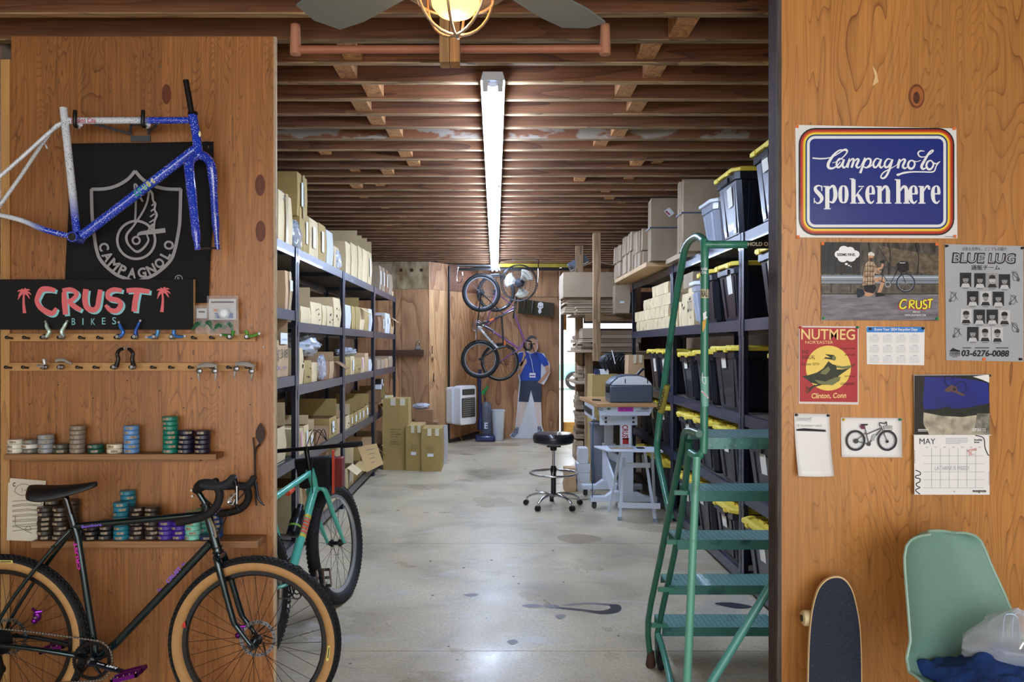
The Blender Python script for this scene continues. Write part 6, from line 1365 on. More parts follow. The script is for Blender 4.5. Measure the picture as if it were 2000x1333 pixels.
for dx,dy,rr_ in ((401,985,.022),(403,994,.0205),(424,1070,.0215),(426,1078,.023)): MB().lathe([(rr_,-.004),(rr_,.004)],D(dx,dy),M('headset_black',(18,18,22),.3),(.26,0,-1),18).build('headset_ring',bk)
MB().tube([D(139,1008),D(133,986),D(129,974),D(124,969)],.0135,M('seatpost_black',(20,22,26),.15,.4,coat=.6),12,sm=3).build('seatpost',bk)
b=MB(); b.box(tuple(D(112,968,.012)),tuple(D(128,973,-.012)),CHR); b.lathe([(.008,-.02),(.008,.02)],D(116,970),CHR,(0,1,0),12); b.build('seat_clamp',bk)
# saddle
def sad(u,v):
    x=58+132*u; a=PI*v; hw=.072*(1-u)**.9*(1-.35*(1-u)**6)+.017*min(1,(1-u)*12)**.5; hw=max(hw*min(1,(u+.015)*9)**.5,.002)
    yt=949-6*math.sin(u*PI*.9)*-1.0*0+(4*math.sin(u*PI)) -7*u; th=(26*(1-u)**.8+9)*(.55+.45*math.sin(min(1,u*3)*PI/2))
    return D(x,yt,0)+Vector((0,-math.cos(a)*hw,-th*DB/F*(1-math.sin(a))*.9*(abs(math.cos(a))**.6)))
b=MB(); b.blob(sad,20,14,M('saddle_black',(20,20,22),.45,bump=.2,nscale=200)); b.build('saddle',bk,solid=.006,sub=1)
for w_ in (-.02,.02): MB().tube([D(70,966,w_),D(96,972,w_),D(128,970,w_),D(170,950,w_)],.0035,BLACK,6,sm=3).build('saddle_rail',bk)
# stem, bar, hoods
BT=M('bar_tape_black',(17,17,19),.7,bump=.4,nscale=160)
MB().tube([D(401,984),D(382,953)],.0125,DPN,12).build('quill',bk)
b=MB(); b.tube([D(381,955),D(398,951),D(404,949)],.013,BLACK,12); b.lathe([(.016,-.022),(.016,.022)],D(403,949),BLACK,(0,1,0),16); b.build('stem',bk)
for x,y in ((377,957),(379,968)): MB().lathe([(.006,0),(.005,.006)],D(x,y,.014),CHR,(0,-1,0),10).build('bolt',bk)
hb=MB(); hb.tube([D(403,949,-.11),D(403,949,.11)],.0145,BT,12)
for w_,dx in ((.185,0),(-.175,0)):
    ax=0
    q=(lambda x,y,w:W(x,y,DB-w))   # photo spots at their own depth
    if w_>0: pts=[D(403,949,.11),q(388,949,.16),q(398,944,.18),q(416,946,.185),q(428,960,.19),q(427,980,.19),q(415,998,.19),q(396,1010,.188),q(372,1016,.185),q(346,1021,.18)]
    else: pts=[D(403,949,-.11),q(425,950,-.155),q(452,950,-.17),q(474,950,-.175),q(485,962,-.175),q(483,980,-.175),q(470,994,-.175),q(450,1001,-.175),q(425,1005,-.175)]
    hb.tube(pts,.0165,BT,12,sm=4)
hb.build('handlebar',bk)
for w_,o,nm in ((.185,0,0),(-.175,1,1)):
    q=(lambda x,y,w=w_:W(x,y,DB-w))
    b=MB()
    if not o: b.tube([q(392,948),q(412,950),q(432,950),q(446,944),q(455,934),q(457,928)],[.017,.022,.024,.023,.021,.012],M('hood_rubber',(34,38,44),.7),12,sm=3,flat=.75)
    else: b.tube([q(455,952),q(474,951),q(488,946),q(495,934),q(496,929)],[.017,.02,.021,.019,.011],MC['hood_rubber'],12,sm=3,flat=.75)
    b.build('brake_hood',bk)
    b=MB()
    if not o: b.tube([q(458,936),q(462,950),q(463,970),q(461,985),q(466,997)],[.009,.008,.007,.006,.004],M('lever_dark',(30,32,36),.2,.7),10,sm=3); b.tube([q(458,966),q(449,974),q(446,981),q(454,984),q(459,975)],[.006,.009,.009,.006],CHR,8,sm=3)
    else: b.tube([q(499,942),q(502,960),q(504,972),q(510,982),q(517,988)],[.007,.006,.006,.005,.003],MC['lever_dark'],8,sm=3); b.tube([q(498,948),q(500,975),q(501,988)],.004,BLACK,6)
    b.build('brake_lever',bk)
b=MB(); b.prect(461.2,950,463.6,985,DB-.1955,M('lever_print',(214,216,220),.3)); b.build('lever_print',bk)
CB=M('cable_black',(18,18,20),.5)
MB().tube([D(428,958,.17),D(436,985,.1),D(440,1010,.06),D(432,1032,.02),D(420,1045,.02)],.0028,CB,6,sm=5).build('cable',bk)
MB().tube([D(470,960,-.15),D(440,1000,-.08),D(428,1035,-.03),D(420,1050,-.02),D(409,1065,.02)],.0028,CB,6,sm=5).build('cable',bk)
MB().tube([D(411,1008,.02),D(422,1030,.024),D(425,1048,.022)],.006,M('safety_cord',(150,140,120),.7,var=.4,nscale=90),6,sm=3).build('cord',bk)
# drivetrain
cr=MB(); n=44; c=D(190,1283); N=-Y_
vs=[]
for i in range(n*2):
    a=PI*i/n; r=.078+(.004 if i%2 else 0)
    for d in (.045,.048): vs.append(c+X_*math.cos(a)*r+Z_*math.sin(a)*r+N*d)
for i in range(n*2):
    a=PI*i/n
    for d in (.048,.045): vs.append(c+X_*math.cos(a)*.066+Z_*math.sin(a)*.066+N*d)
m_=n*2
cr.add(vs,[(2*i,2*((i+1)%m_),2*((i+1)%m_)+1,2*i+1) for i in range(m_)]+[(2*i+1,2*((i+1)%m_)+1,2*m_+2*((i+1)%m_),2*m_+2*i) for i in range(m_)]+[(2*i,2*((i+1)%m_),2*m_+2*((i+1)%m_)+1,2*m_+2*i+1) for i in range(m_)],M('chainring',(26,27,30),.35,.5))
for i in range(5):
    a=i*2*PI/5+.3; cr.tube([c+N*.05,c+X_*math.cos(a)*.045+Z_*math.sin(a)*.045+N*.05,c+X_*math.cos(a)*.068+Z_*math.sin(a)*.068+N*.047],[.014,.010,.008],M('crank_black',(30,32,36),.3,.4),8,flat=.5)
cr.lathe([(.017,.045),(.02,.05),(.02,.06),(.012,.064)],c,MC['crank_black'],N,18); cr.lathe([(.009,.064),(.009,.066)],c,STEEL,N,12)
ck=cr.build('crankset',bk)
MB().tube([D(192,1284,.06),D(215,1289,.065),D(262,1302,.07),D(272,1306,.07)],[.022,.019,.017,.014],M('crank_blue_black',(20,26,40),.3,coat=.3),12,sm=3,flat=.5).build('crank_arm',bk)
b=MB(); e=D(207,1285,.0775); f_=(D(243,1295,.0775)-e).normalized(); b.stext('SRAM',e+Vector((0,0,.004)),f_,Vector((-f_.z,0,f_.x)),.03,.005,LAB,.02); b.stext('APEX',e+f_*.034,f_,Vector((-f_.z,0,f_.x))+f_*.3,.05,.012,LAB,.03); b.build('crank_lettering',bk)
MB().tube([D(188,1282,-.05),D(160,1276,-.06),D(118,1265,-.065)],.011,MC['crank_black'],10,flat=.6).build('crank_arm',bk)
PUR=M('anod_purple',(120,30,140),.25,.7)
for w_,x,y,dd in ((.125,252,1317,1),(-.12,112,1262,1)):
    b=MB(); c=W(x,y,DB-w_); T=Matrix.Translation(c)@Matrix.Rotation(math.radians(14),4,'Y').inverted()
    b.box((-.055,-.048,-.008),(.055,-.038,.008),PUR,T);b.box((-.055,.038,-.008),(.055,.048,.008),PUR,T);b.box((-.055,-.048,-.008),(-.045,.048,.008),PUR,T);b.box((.045,-.048,-.008),(.055,.048,.008),PUR,T);b.box((-.055,-.008,-.01),(.055,.008,.01),PUR,T)
    for i in range(5):
        for s in (-1,1): b.lathe([(.003,0),(.002,.006)],T@Vector((-.05+.025*i,-.043,s*.008)),CHR,(0,0,s),6)
    b.build('pedal',bk)
# chain of separate looking links, joined: too small to pick apart
CHN=M('chain_silver',(186,186,184),.25,.8); path=[D(6,1221,.046),D(60,1226,.046),D(130,1235,.046),D(190,1243,.046),D(212,1248,.046),D(226,1264,.046),D(230,1283,.046),D(226,1303,.046),D(212,1318,.046),D(190,1322,.046),D(120,1326,.046),D(40,1330,.046),D(-10,1334,.046)]
pp=smooth(path,14); dist=0; b=MB(); last=pp[0]; alt=0
for p in pp[1:]:
    while (p-last).length>=.0127:
        d=(p-last).normalized(); q=last+d*.0127; up=Vector((-d.z,0,d.x)); h_=.0042 if alt%2 else .0035; o_=.0032 if alt%2 else .0018
        for s in (-1,1):
            A=last-d*.003+N*s*o_; B_=q+d*.003+N*s*o_; b.add([A-up*h_*.6,A+up*h_*.6,(A+B_)/2+up*h_*.45,B_+up*h_*.6,B_-up*h_*.6,(A+B_)/2-up*h_*.45],[(0,1,2,3,4,5)],CHN)
        b.lathe([(.0038,-.004),(.0038,.004)],q,M('chain_pin',(110,108,104),.3,.8),N,6); last=q; alt+=1
o=b.build('chain',bk,kind='stuff')
b=MB(); b.box(tuple(D(-6,1310,.06)),tuple(D(4,1340,.03)),BLACK); b.lathe([(.022,-.004),(.022,.004)],D(12,1300,.04),BLACK,N,14); b.tube([D(4,1262,.05),D(14,1285,.06),D(14,1310,.05),D(0,1335,.05)],[.014,.018,.012,.01],BLACK,10,sm=3); b.build('rear_derailleur',bk)
for x,y in ((61,1211),(464,1240)):
    b=MB(); c=D(x,y,-.045)
    b.ball(c,.018,PUR,10,(1,.8,1.4)); b.ball(c+Vector((-.012,0,-.02)),.014,PUR,8); b.tube([c+Vector((-.02,0,.03)),c+Vector((.0,-.01,.02)),c+Vector((.02,0,.02))],.007,PUR,8); b.lathe([(.006,0),(.006,.008)],c+Vector((.004,-.016,0)),CHR,(0,-1,0),8); b.build('disc_caliper',bk)
MB().lathe([(.012,0),(.014,.003),(.014,.014)],D(498,1254,.042),DPN,N,14).build('dropout_nut',bk)
VI=M('decal_violet',(128,90,214),.4); MGt=M('decal_magenta',(196,40,170),.4)
b=MB(); a=D(325,1142,.0182); f_=(D(372,1091,.0182)-a).normalized(); up=Vector((-f_.z,0,f_.x)); b.stext('CRUST',a+up*-.006+f_*.016,f_,up,.085,.017,VI,.035)
for s_,k in ((-.028,1),(.118,1)):
    c=a+f_*s_; 
    for dx,dz in ((-.012,.006),(-.004,.012),(.006,.008),(.012,.002)): b.tube([c,c+f_*dx+up*dz],.0014,VI,4)
b.build('down_tube_decal',bk)
b=MB(); a=D(163,1031,.0148); f_=(D(205,1026,.0148)-a).normalized(); up=Vector((-f_.z,0,f_.x)); b.stext('Bombora',a,f_,up,.085,.012,VI,.03); b.build('top_tube_decal',bk)
b=MB(); a=D(158,1112,.0150); f_=(D(150,1056,.0150)-a).normalized(); up=Vector((-f_.z,0,f_.x)); b.stext('CRUST',a+up*-.007,f_,up,.12,.014,MGt,.04); b.build('seat_tube_decal',bk)
# ---------- generic bicycle in its own plane
def bike(name,label,O,U,V,N,g,fm,rimc,R_=.35,tr=.024,knob=60,bar='flat',tan=False,forkm=None,step=1,spm=None,loc=None,parts=1):
    t=thing(name,label,'bicycle',loc or O); O=Vector(O)
    Q=lambda u,v,w=0:O+U*u+V*v+N*w
    wa=wheel(t,Q(*g['r']),U,V,N,R_,tr,rimc,tan,24,0,knob,.06,spm,cass=1,step=step); wb_=wheel(t,Q(*g['f']),U,V,N,R_,tr,rimc,tan,24,0,knob,.05,spm,step=step)
    bb=g['bb']; st=g['st']; ht=g['ht']; hb_=g['hb']
    MB().tube([Q(*bb),Q(*st)],.016,fm,12).build('seat_tube',t); MB().tube([Q(*bb),Q(*hb_)],.021*g.get('fat',1),g.get('dm',fm),14).build('down_tube',t)
    MB().tube([Q(st[0]+(bb[0]-st[0])*.08,st[1]+(bb[1]-st[1])*.08),Q(ht[0]*.85+hb_[0]*.15,ht[1]*.85+hb_[1]*.15)],.0175,g.get('tm',fm),12).build('top_tube',t)
    MB().tube([Q(*ht),Q(*hb_)],.021*g.get('fat',1.05),fm,14).build('head_tube',t)
    for w_ in (-.06,.06):
        MB().tube([Q(*st,w_*.2),Q(*g['r'],w_)],.008,fm,8).build('seat_stay',t); MB().tube([Q(*bb,w_*.4),Q(*g['r'],w_)],.010,fm,8).build('chain_stay',t)
    b=MB(); cu=(hb_[0]+.006,hb_[1]-.015); fm2=forkm or fm
    for w_ in (-.055,.055): b.tube([Q(*cu,w_*.3),Q(cu[0]+.01,cu[1]-.02,w_),Q((cu[0]+g['f'][0])/2-.006,(cu[1]+g['f'][1])/2,w_),Q(*g['f'],w_)],[.015,.016,.014,.010],fm2,10,sm=3)
    b.build('fork',t)
    MB().tube([Q(*st),Q(*g['sp'])],.0135,M('seatpost_black',(20,22,26),.15),10).build('seatpost',t)
    sp=g['sp']; SD=M('saddle_black',(20,20,22),.5)
    b=MB(); b.blob(lambda u,v:Q(sp[0]-.13+.27*u,sp[1]+.02+.012*math.cos(u*PI)-.03*abs(math.cos(PI*v))**1.5,math.cos(PI*v)*(.065*(1-u)**1.1+.018)),12,10,SD); b.build('saddle',t,solid=.005)
    hs=g['bar']; b=MB(); b.tube([Q(*ht),Q((ht[0]+hs[0])/2-.01,hs[1]-.01),Q(*hs)],.015,BLACK,10); b.build('stem',t)
    b=MB(); hw=g.get('bw',.33)
    if bar=='flat': b.tube([Q(*hs,-hw),Q(*hs,-.1),Q(*hs,.1),Q(*hs,hw)],.0125,BLACK,10)
    else: b.tube([Q(*hs,-.2),Q(*hs,.2)],.013,BLACK,10); [b.tube([Q(*hs,s*.2),Q(hs[0]+.08,hs[1]-.01,s*.2),Q(hs[0]+.1,hs[1]-.07,s*.2),Q(hs[0]+.04,hs[1]-.13,s*.2),Q(hs[0]-.03,hs[1]-.13,s*.2)],.014,BLACK,10,sm=3) for s in (-1,1)]
    b.build('handlebar',t)
    if bar=='flat':
        for s in (-1,1): MB().tube([Q(*hs,s*(hw-.12)),Q(hs[0]-.012,hs[1],s*hw)],.0165,M('grip_black',(22,22,26),.7),12).build('grip',t); MB().tube([Q(hs[0]+.02,hs[1]-.01,s*(hw-.15)),Q(hs[0]+.05,hs[1]-.015,s*(hw-.1)),Q(hs[0]+.055,hs[1]-.02,s*(hw-.02))],.006,BLACK,6,sm=2).build('brake_lever',t)
    b=MB(); 
    for rr_ in (.088,.062): 
        n=24; b.tube([Q(bb[0]+rr_*math.cos(2*PI*i/n),bb[1]+rr_*math.sin(2*PI*i/n),.05) for i in range(n)],.004,g.get('cm',STEEL),6,closed=True)
    for i in range(5): a=i*1.2566; b.tube([Q(bb[0],bb[1],.05),Q(bb[0]+.085*math.cos(a),bb[1]+.085*math.sin(a),.05)],.005,g.get('cm',STEEL),6)
    b.lathe([(.02,-.05),(.02,.07)],Q(*bb),BLACK,N,12); b.build('crankset',t)
    ca=g.get('ca',-.2)
    for s in (1,-1):
        e=(bb[0]+s*.17*math.cos(ca),bb[1]+s*.17*math.sin(ca)); MB().tube([Q(*bb,s*.07),Q(*e,s*.08)],[.013,.010],g.get('am',STEEL),8).build('crank_arm',t)
        b=MB(); c=Q(*e,s*.13); 
        for dv in (-.012,.012): b.hexa([c-U*.045-N*.045+V*(dv-.002),c+U*.045-N*.045+V*(dv-.002),c+U*.045+N*.045+V*(dv-.002),c-U*.045+N*.045+V*(dv-.002)],[c-U*.045-N*.045+V*(dv+.002),c+U*.045-N*.045+V*(dv+.002),c+U*.045+N*.045+V*(dv+.002),c-U*.045+N*.045+V*(dv+.002)],STEEL) if 0 else None
        PU=V if g.get('pv') else U
        for a_,c_ in (((-.045,-.04),(.045,-.04)),((-.045,.04),(.045,.04)),((-.045,-.04),(-.045,.04)),((.045,-.04),(.045,.04)),((0,-.045),(0,.045)),((-.045,0),(.045,0))): b.bar(c+PU*a_[0]+N*a_[1],c+PU*c_[0]+N*c_[1],.009,.015,CHR if g.get('pv') else STEEL)
        b.build('pedal',t)
    n=16; b=MB(); b.tube([Q(g['r'][0],g['r'][1]+.03,.05),Q(bb[0],bb[1]+.088,.05)],.0035,M('chain_dark',(70,66,62),.4,.6),5); b.tube([Q(g['r'][0],g['r'][1]-.03,.05),Q(bb[0],bb[1]-.088,.05)],.0035,MC['chain_dark'],5); b.build('chain',t)
    return t,Q
# ---------- teal bicycle in the aisle
an=math.radians(12); Ut=Vector((math.sin(an),math.cos(an),0)); Vt=Vector((-.11,0,.994)); Nt=Ut.cross(Vt).normalized()
TEAL=M('teal_paint',(92,196,178),.28,coat=.6); SIL=M('rim_silver',(196,200,206),.25,.6)
Ot=Vector((-1.095,4.37,0))
tk,QT=bike('mountain_bicycle','turquoise wide tyred bicycle leaning on the left rack beyond the panel',Ot,Ut,Vt,Nt,dict(r=(-.385,.37),f=(.66,.37),bb=(0,.31),st=(-.13,.82),ht=(.405,.87),hb=(.45,.765),sp=(-.19,.93),bar=(.40,1.0),bw=.35,ca=-.15,pv=1,fat=1.25,am=BLACK,cm=M('chainring',(26,27,30),.35)),TEAL,SIL,.37,.036,84,'flat',loc=(-1.1,4.37,0),spm=M('spoke',(52,52,56),.35))
b=MB(); OR=M('decal_orange',(232,92,62),.4); YL_=M('decal_yellow',(214,196,70),.4)
for k,(a0,a1,m) in enumerate(((.44,.47,YL_),(.48,.50,OR),(.51,.535,OR),(.545,.57,OR),(.58,.605,OR),(.615,.63,OR),(.64,.67,YL_))):
    p=QT(.45*a0,.31+.455*a0,0); q_=QT(.45*a1,.31+.455*a1,0); b.tube([p,q_],.0270,m,14)
b.build('down_tube_decal',tk); b=MB(); b.tube([QT(.10,.785),QT(.16,.80)],.0185,OR,12); b.build('top_tube_decal',tk)
b=MB(); c=QT(.10,.545); d=(QT(.45,.765)-QT(0,.31)).normalized(); b.lathe([(.01,0),(.036,.01),(.037,.08),(.033,.10),(.037,.12),(.036,.16),(.02,.175),(.018,.2),(.012,.205)],c,M('bottle_black',(20,22,26),.3,coat=.3),d,20); b.lathe([(.0373,.050),(.0373,.062)],c,M('bottle_green',(120,170,60),.4),d,20); b.build('water_bottle',tk)
b=MB(); 
for s in (-1,1): b.tube([c+Nt*s*.04,c+Nt*s*.042+d*.10,c+Nt*s*.03+d*.14],.003,CHR,6)
b.tube([c-Nt*.04-d*.005,c+Nt*.04-d*.005],.003,CHR,6); b.build('bottle_cage',tk)
b=MB(); b.hexa([QT(.44,.75,-.10),QT(.44,.75,.10),QT(.56,.76,.09),QT(.56,.76,-.09)],[QT(.44,.94,-.12),QT(.44,.94,.12),QT(.60,.93,.10),QT(.60,.93,-.10)],M('bag_black',(20,20,24),.8,bump=.2,nscale=200)); b.build('bar_bag',tk,bev=.02)
b=MB(); b.box((-.006,-.012,-.13),(.006,.012,.13),M('strap_orange',(206,72,40),.6),Matrix.Translation(QT(.47,.84,.12))); b.build('bag_strap',tk)
b=MB(); b.box((-.02,-.05,-.09),(.03,.05,.09),M('red_panel',(110,22,26),.6),Matrix.Translation(QT(.54,.83,.12))); b.build('red_pouch',tk,bev=.01)
b=MB(); b.box((-.03,-.04,-.03),(.03,.04,.03),M('blue_lens',(40,80,200),.3),Matrix.Translation(QT(.66,.785,.04))); b.build('blue_pouch',tk,bev=.01)
for k in range(3): MB().tube([QT(.42,.99,-.02+.03*k),QT(.50,1.10,.01+.03*k),QT(.47,1.03,.10)],.0028,CB,6,sm=4).build('cable',tk)
MB().tube([QT(.40,.94,.03),QT(.30,.85,.06),QT(.33,.74,.04)],.0028,CB,6,sm=4).build('cable',tk)
b=MB()
for i,chx in enumerate('VITTORIA'):
    a=-.62+i*.09; a=a*1.0; r=.333; w_=.0368; cpt=QT(-.385+r*math.cos(a),.37+r*math.sin(a),w_); tg=(Ut*(-math.sin(a))+Vt*math.cos(a)); rd=-(Ut*math.cos(a)+Vt*math.sin(a)); b.stext(chx,cpt,tg,rd,.018,.02,LAB)
b.build('tyre_lettering',tk)
t=thing('paper_tag','cream handwritten card dangling from right grip of turquoise bicycle','tag',QT(.4,.93,.37)); b=MB(); p=QT(.38,.985,.33)
b.prism([p,p+Vector((.11,0,.02)),p+Vector((.15,0,-.1)),p+Vector((.05,0,-.15))],(0,.001,0),CRE); b.build('card',t)
b=MB()
for k in range(4): b.tube([p+Vector((.05+.01*k,-.001,-.02-.025*k)),p+Vector((.10,-.001,-.01-.025*k))],.001,BLU,4)
b.build('handwriting',t)
# ---------- two bicycles hung by the rear wheel at the back
Yh=13.28
BKP=M('mtb_black',(24,26,30),.3,coat=.4)
Uh=Vector((0,0,-1)); Vh=Vector((1,0,0)); 
def Ph(px,py,Y): p=W(px,py,Y); return p
bbp=Ph(932,637,Yh)
def hung(name,label,bbp,fm,g,rimc,**k): return bike(name,label,bbp,Uh,Vh,Vector((0,-1,0)),g,fm,rimc,**k)
MW=M('mtb_white',(206,206,202),.3); FLM=M('flame',(226,110,40),.4)
s_=Yh/F
G1=dict(r=(-65*s_,8*s_),f=(65*s_,6*s_),bb=(0,0),st=(-22*s_,52*s_),ht=(40*s_,54*s_),hb=(44*s_,40*s_),sp=(-31*s_,72*s_),bar=(49*s_,72*s_),bw=.29,ca=-.1,dm=MW)
hk,QH=hung('hung_mountain_bicycle','black and white mountain bicycle hung nose down at the back, nearer one',bbp,BKP,G1,M('rim_dull',(110,112,118),.35,.5),R_=.318,tr=.03,knob=46,forkm=BKP,step=1.3,spm=M('spoke_dull',(110,110,114),.4,.5))
b=MB(); b.tube([QH(28*s_,53*s_),QH(38*s_,54*s_)],.0185,FLM,10); b.tube([QH(-10*s_,24*s_),QH(-14*s_,33*s_)],.0175,FLM,10); b.build('flame_decal',hk)
b=MB(); b.stext('CANNON',QH(14*s_,14*s_,.022),(QH(40*s_,36*s_)-QH(14*s_,14*s_)).normalized(),Vector((.6,0,.8)).normalized(),.26,.03,INK,.03); b.build('frame_lettering',hk)
PUP=M('purple_paint',(126,84,132),.35,coat=.4)
G2=dict(r=(-62*s_,12*s_),f=(78*s_,20*s_),bb=(6*s_,-10*s_),st=(-34*s_,50*s_),ht=(34*s_,72*s_),hb=(52*s_,60*s_),sp=(-44*s_,52*s_),bar=(42*s_,84*s_),bw=.2,ca=1.1)
h2,_=hung('hung_purple_bicycle','purple drop bar bicycle hung at the back behind the black one',Ph(957,632,Yh+.47),PUP,G2,M('rim_black',(18,18,20),.3),R_=.33,tr=.02,knob=0,bar='drop',step=1.6)
# ================= back of the store room
# drum fan hung from the header
Yf=12.7; fc=W(1014,553,Yf); FA=M('fan_wire',(38,40,46),.4,.3); Rf=.285
t=thing('industrial_fan','round caged industrial fan with pale blades hung near the back ceiling','fan',fc)
ax=Vector((-.25,-1,-.12)).normalized(); u=Vector((1,-.25,0)).normalized(); v=ax.cross(u).normalized(); u=v.cross(ax).normalized()
FC=lambda a,r,d=0:fc+u*(r*math.cos(a))+v*(r*math.sin(a))+ax*d
b=MB()
for d in (.09,-.09): b.tube([FC(2*PI*i/36,Rf,d*.6) for i in range(36)],.008,FA,6,closed=True)
for r in (.08,.14,.2): b.tube([FC(2*PI*i/32,r,.09) for i in range(32)],.0025,FA,4,closed=True)
for i in range(44): a=2*PI*i/44; b.tube([FC(a,.05,.10),FC(a,.2,.095),FC(a,Rf,.05),FC(a,Rf,-.05)],.002,FA,4)
b.build('cage',t)
for i in range(3):
    a0=i*2*PI/3+.75; b=MB(); b.blob(lambda p,q:FC(a0+(p-.5)*1.25*(.55+.45*q),.06+.185*q-.03*(2*p-1)**2,-.02+.06*(p-.5)),8,6,M('blade_cream',(206,202,186),.5)); b.build('blade',t,solid=.004)
b=MB(); b.lathe([(.03,-.16),(.075,-.14),(.075,-.03),(.05,.0),(.05,.1),(.02,.105)],fc,M('motor_dark',(40,44,52),.4),ax,16); b.build('motor',t)
b=MB(); b.tube([fc-u*.30,fc-u*.31+Vector((0,0,.2)),fc-u*.30+Vector((0,.1,.37)),fc+u*.26+Vector((0,.1,.38)),fc+u*.31+Vector((0,0,.28)),fc+u*.30],.010,CHR,8,sm=3); b.build('yoke',t)
b=MB(); b.tube([fc-u*.1+Vector((0,.1,.37)),Vector((fc.x-.1,fc.y+.1,3.0))],.008,STEEL,6); b.build('hanging_rod',t)
# board with white skull shaped cut-out
p0=W(1016,590,13.98); t=thing('tool_board','narrow dark board with pale figure and tools screwed to back wall','board',p0)
rot=Matrix.Translation(p0)@Matrix.Rotation(math.radians(7),4,'Y')
MB().box((-.02,0,-.2),(.60,.03,.05),M('old_board',(66,58,36),.8,var=.4),rot).build('board',t)
b=MB(); SK_=PAPER
b.prism([rot@Vector((.36+x,-.006,-.08+z)) for x,z in ((-.05,.03),(-.045,.1),(0,.12),(.045,.1),(.05,.03),(.02,.0),(.03,-.06),(0,-.09),(-.03,-.05),(-.02,0))],(0,.005,0),SK_)
for dx in (-.02,.02): b.lathe([(.010,0),(.01,.001)],rot@Vector((.36+dx,-.0065,-.04)),INK,(0,-1,0),8)
b.build('cut_out_figure',t)
for k in range(2): MB().tube([rot@Vector((.08+.14*k,-.03,.06)),rot@Vector((.08+.14*k,-.03,-.16))],.01,STEEL,6).build('hung_tool',t)
# life size cardboard rider
Yc=13.985; t=thing('cardboard_cutout','life size cardboard cut-out of a cyclist in blue jersey and dark shorts','cut-out',W(1038,857,Yc))
def cp(pts,m,nm,d=0,th=.006): b=MB(); b.prism([W(x,y,Yc-d) for x,y in pts],(0,th,0),m); b.build(nm,t)
CW=M('cut_white',(226,232,242),.6); SKN=M('cut_skin',(196,150,122),.5,var=.12,nscale=8); JB_=M('cut_jersey',(30,74,180),.5,var=.35,nscale=9); SHR=M('cut_shorts',(52,62,84),.6,var=.2)
cp([(1031,659),(1040,655.5),(1050,664),(1051,680),(1047,688),(1062,691),(1074,712),(1075,728),(1068,742),(1062,752),(1056,750),(1057,800),(1058,830),(1064,850),(1066,856),(1000,857),(995,851),(1006,840),(1010,800),(1014,745),(1012,735),(1008,700),(1013,688),(1028,687),(1029,672)],CW,'backing_board')
cp([(1014,690),(1026,687),(1036,692),(1047,688),(1058,691),(1068,701),(1072,713),(1063,717),(1057,710),(1056,744),(1017,744),(1015,730),(1018,716),(1008,712),(1009,696)],JB_,'jersey',.007)
cp([(1017,744),(1056,744),(1058,766),(1057,786),(1043,786),(1037,762),(1032,786),(1013,785)],SHR,'shorts',.008)
for q in ([(1014,785),(1030,786),(1025,805),(1015,836),(1008,836),(1010,808)],[(1043,786),(1056,786),(1056,808),(1057,834),(1050,834),(1046,806)]): cp(q,M('cut_leg',(222,206,200),.5),'leg_print',.007)
for q in ([(1008,834),(1014,836),(1012,847),(1004,855),(996,853),(1003,843)],[(1050,833),(1057,833),(1059,843),(1064,852),(1054,853),(1050,846)]): cp(q,M('cut_shoe',(150,176,196),.5,c2=(90,60,90),nscale=40),'shoe_print',.008)
cp([(1010,712),(1019,716),(1024,700),(1027,694),(1025,686),(1022,688),(1021,698),(1013,722),(1011,730),(1016,733),(1024,716),(1029,708),(1028,700),(1024,704)],SKN,'arm_print',.011)
cp([(1064,716),(1072,713),(1075,726),(1064,742),(1055,750),(1050,747),(1058,738),(1067,727)],SKN,'arm_print',.010)
cp([(1030,662),(1044,658),(1050,668),(1049,682),(1043,690),(1035,689),(1030,680)],SKN,'head_print',.009)
cp([(1029,668),(1030,660),(1038,655),(1047,658),(1051,672),(1048,664),(1040,661),(1033,664)],M('cut_hair',(74,72,74),.7),'hair_print',.012)
b=MB(); b.pstroke([(1034,692),(1038,705),(1042,728)],1,Yc-.016,LAB,3); b.prect(1034,729,1046,738,Yc-.016,LAB); b.prect(1035,733,1045,735,Yc-.017,BLU); b.prect(1033,671,1037,673,Yc-.0165,INK); b.prect(1041,671,1045,673,Yc-.0165,INK); b.prect(1036,680,1043,681.4,Yc-.0165,M('cut_lip',(140,80,70),.6)); b.ppoly([(1038,673),(1040,673),(1041,678),(1037,678)],Yc-.0165,M('cut_nose',(176,128,102),.6)); b.build('badge_and_face_print',t)
# wall heater
hx=W(899,790,13.45); t=thing('wall_heater','white enamelled gas wall heater with dark grille near the corner','heater',hx)
T=Matrix.Translation(W(899,791,13.5))@Matrix.Rotation(math.radians(54),4,'Z')@Matrix.Rotation(math.radians(0),4,'X')
HW=M('heater_white',(228,232,238),.35,coat=.2); b=MB()
def rbox(w_,h_,y0,y1,m,r=.05,cx=0,cz=0):
    pts=[]
    for sx_,sz,a0 in ((1,1,0),(-1,1,90),(-1,-1,180),(1,-1,270)):
        for i in range(5): a=math.radians(a0+22.5*i); pts.append((cx+sx_*(w_/2-r)+r*math.cos(a),cz+sz*(h_/2-r)+r*math.sin(a)))
    b.prism([T@Vector((x,y0,z)) for x,z in pts],T.to_3x3()@Vector((0,y1-y0,0)),m)
rbox(.50,.62,-.02,.10,HW); b.build('back_case',t); b=MB(); rbox(.44,.66,-.16,-.02,HW,.06,.02,.0); b.build('front_case',t,bev=.01)
b=MB(); rbox(.34,.10,-.165,-.155,BLACK,.02,.02,.22); b.build('top_grille',t); b=MB(); rbox(.36,.33,-.168,-.155,BLACK,.02,.02,-.04); b.build('glass_front',t)
b=MB()
for k in range(9): b.box((-.14,-.172,-.17+.035*k),(.18,-.168,-.166+.035*k),STEEL,T)
b.build('guard_wire',t)
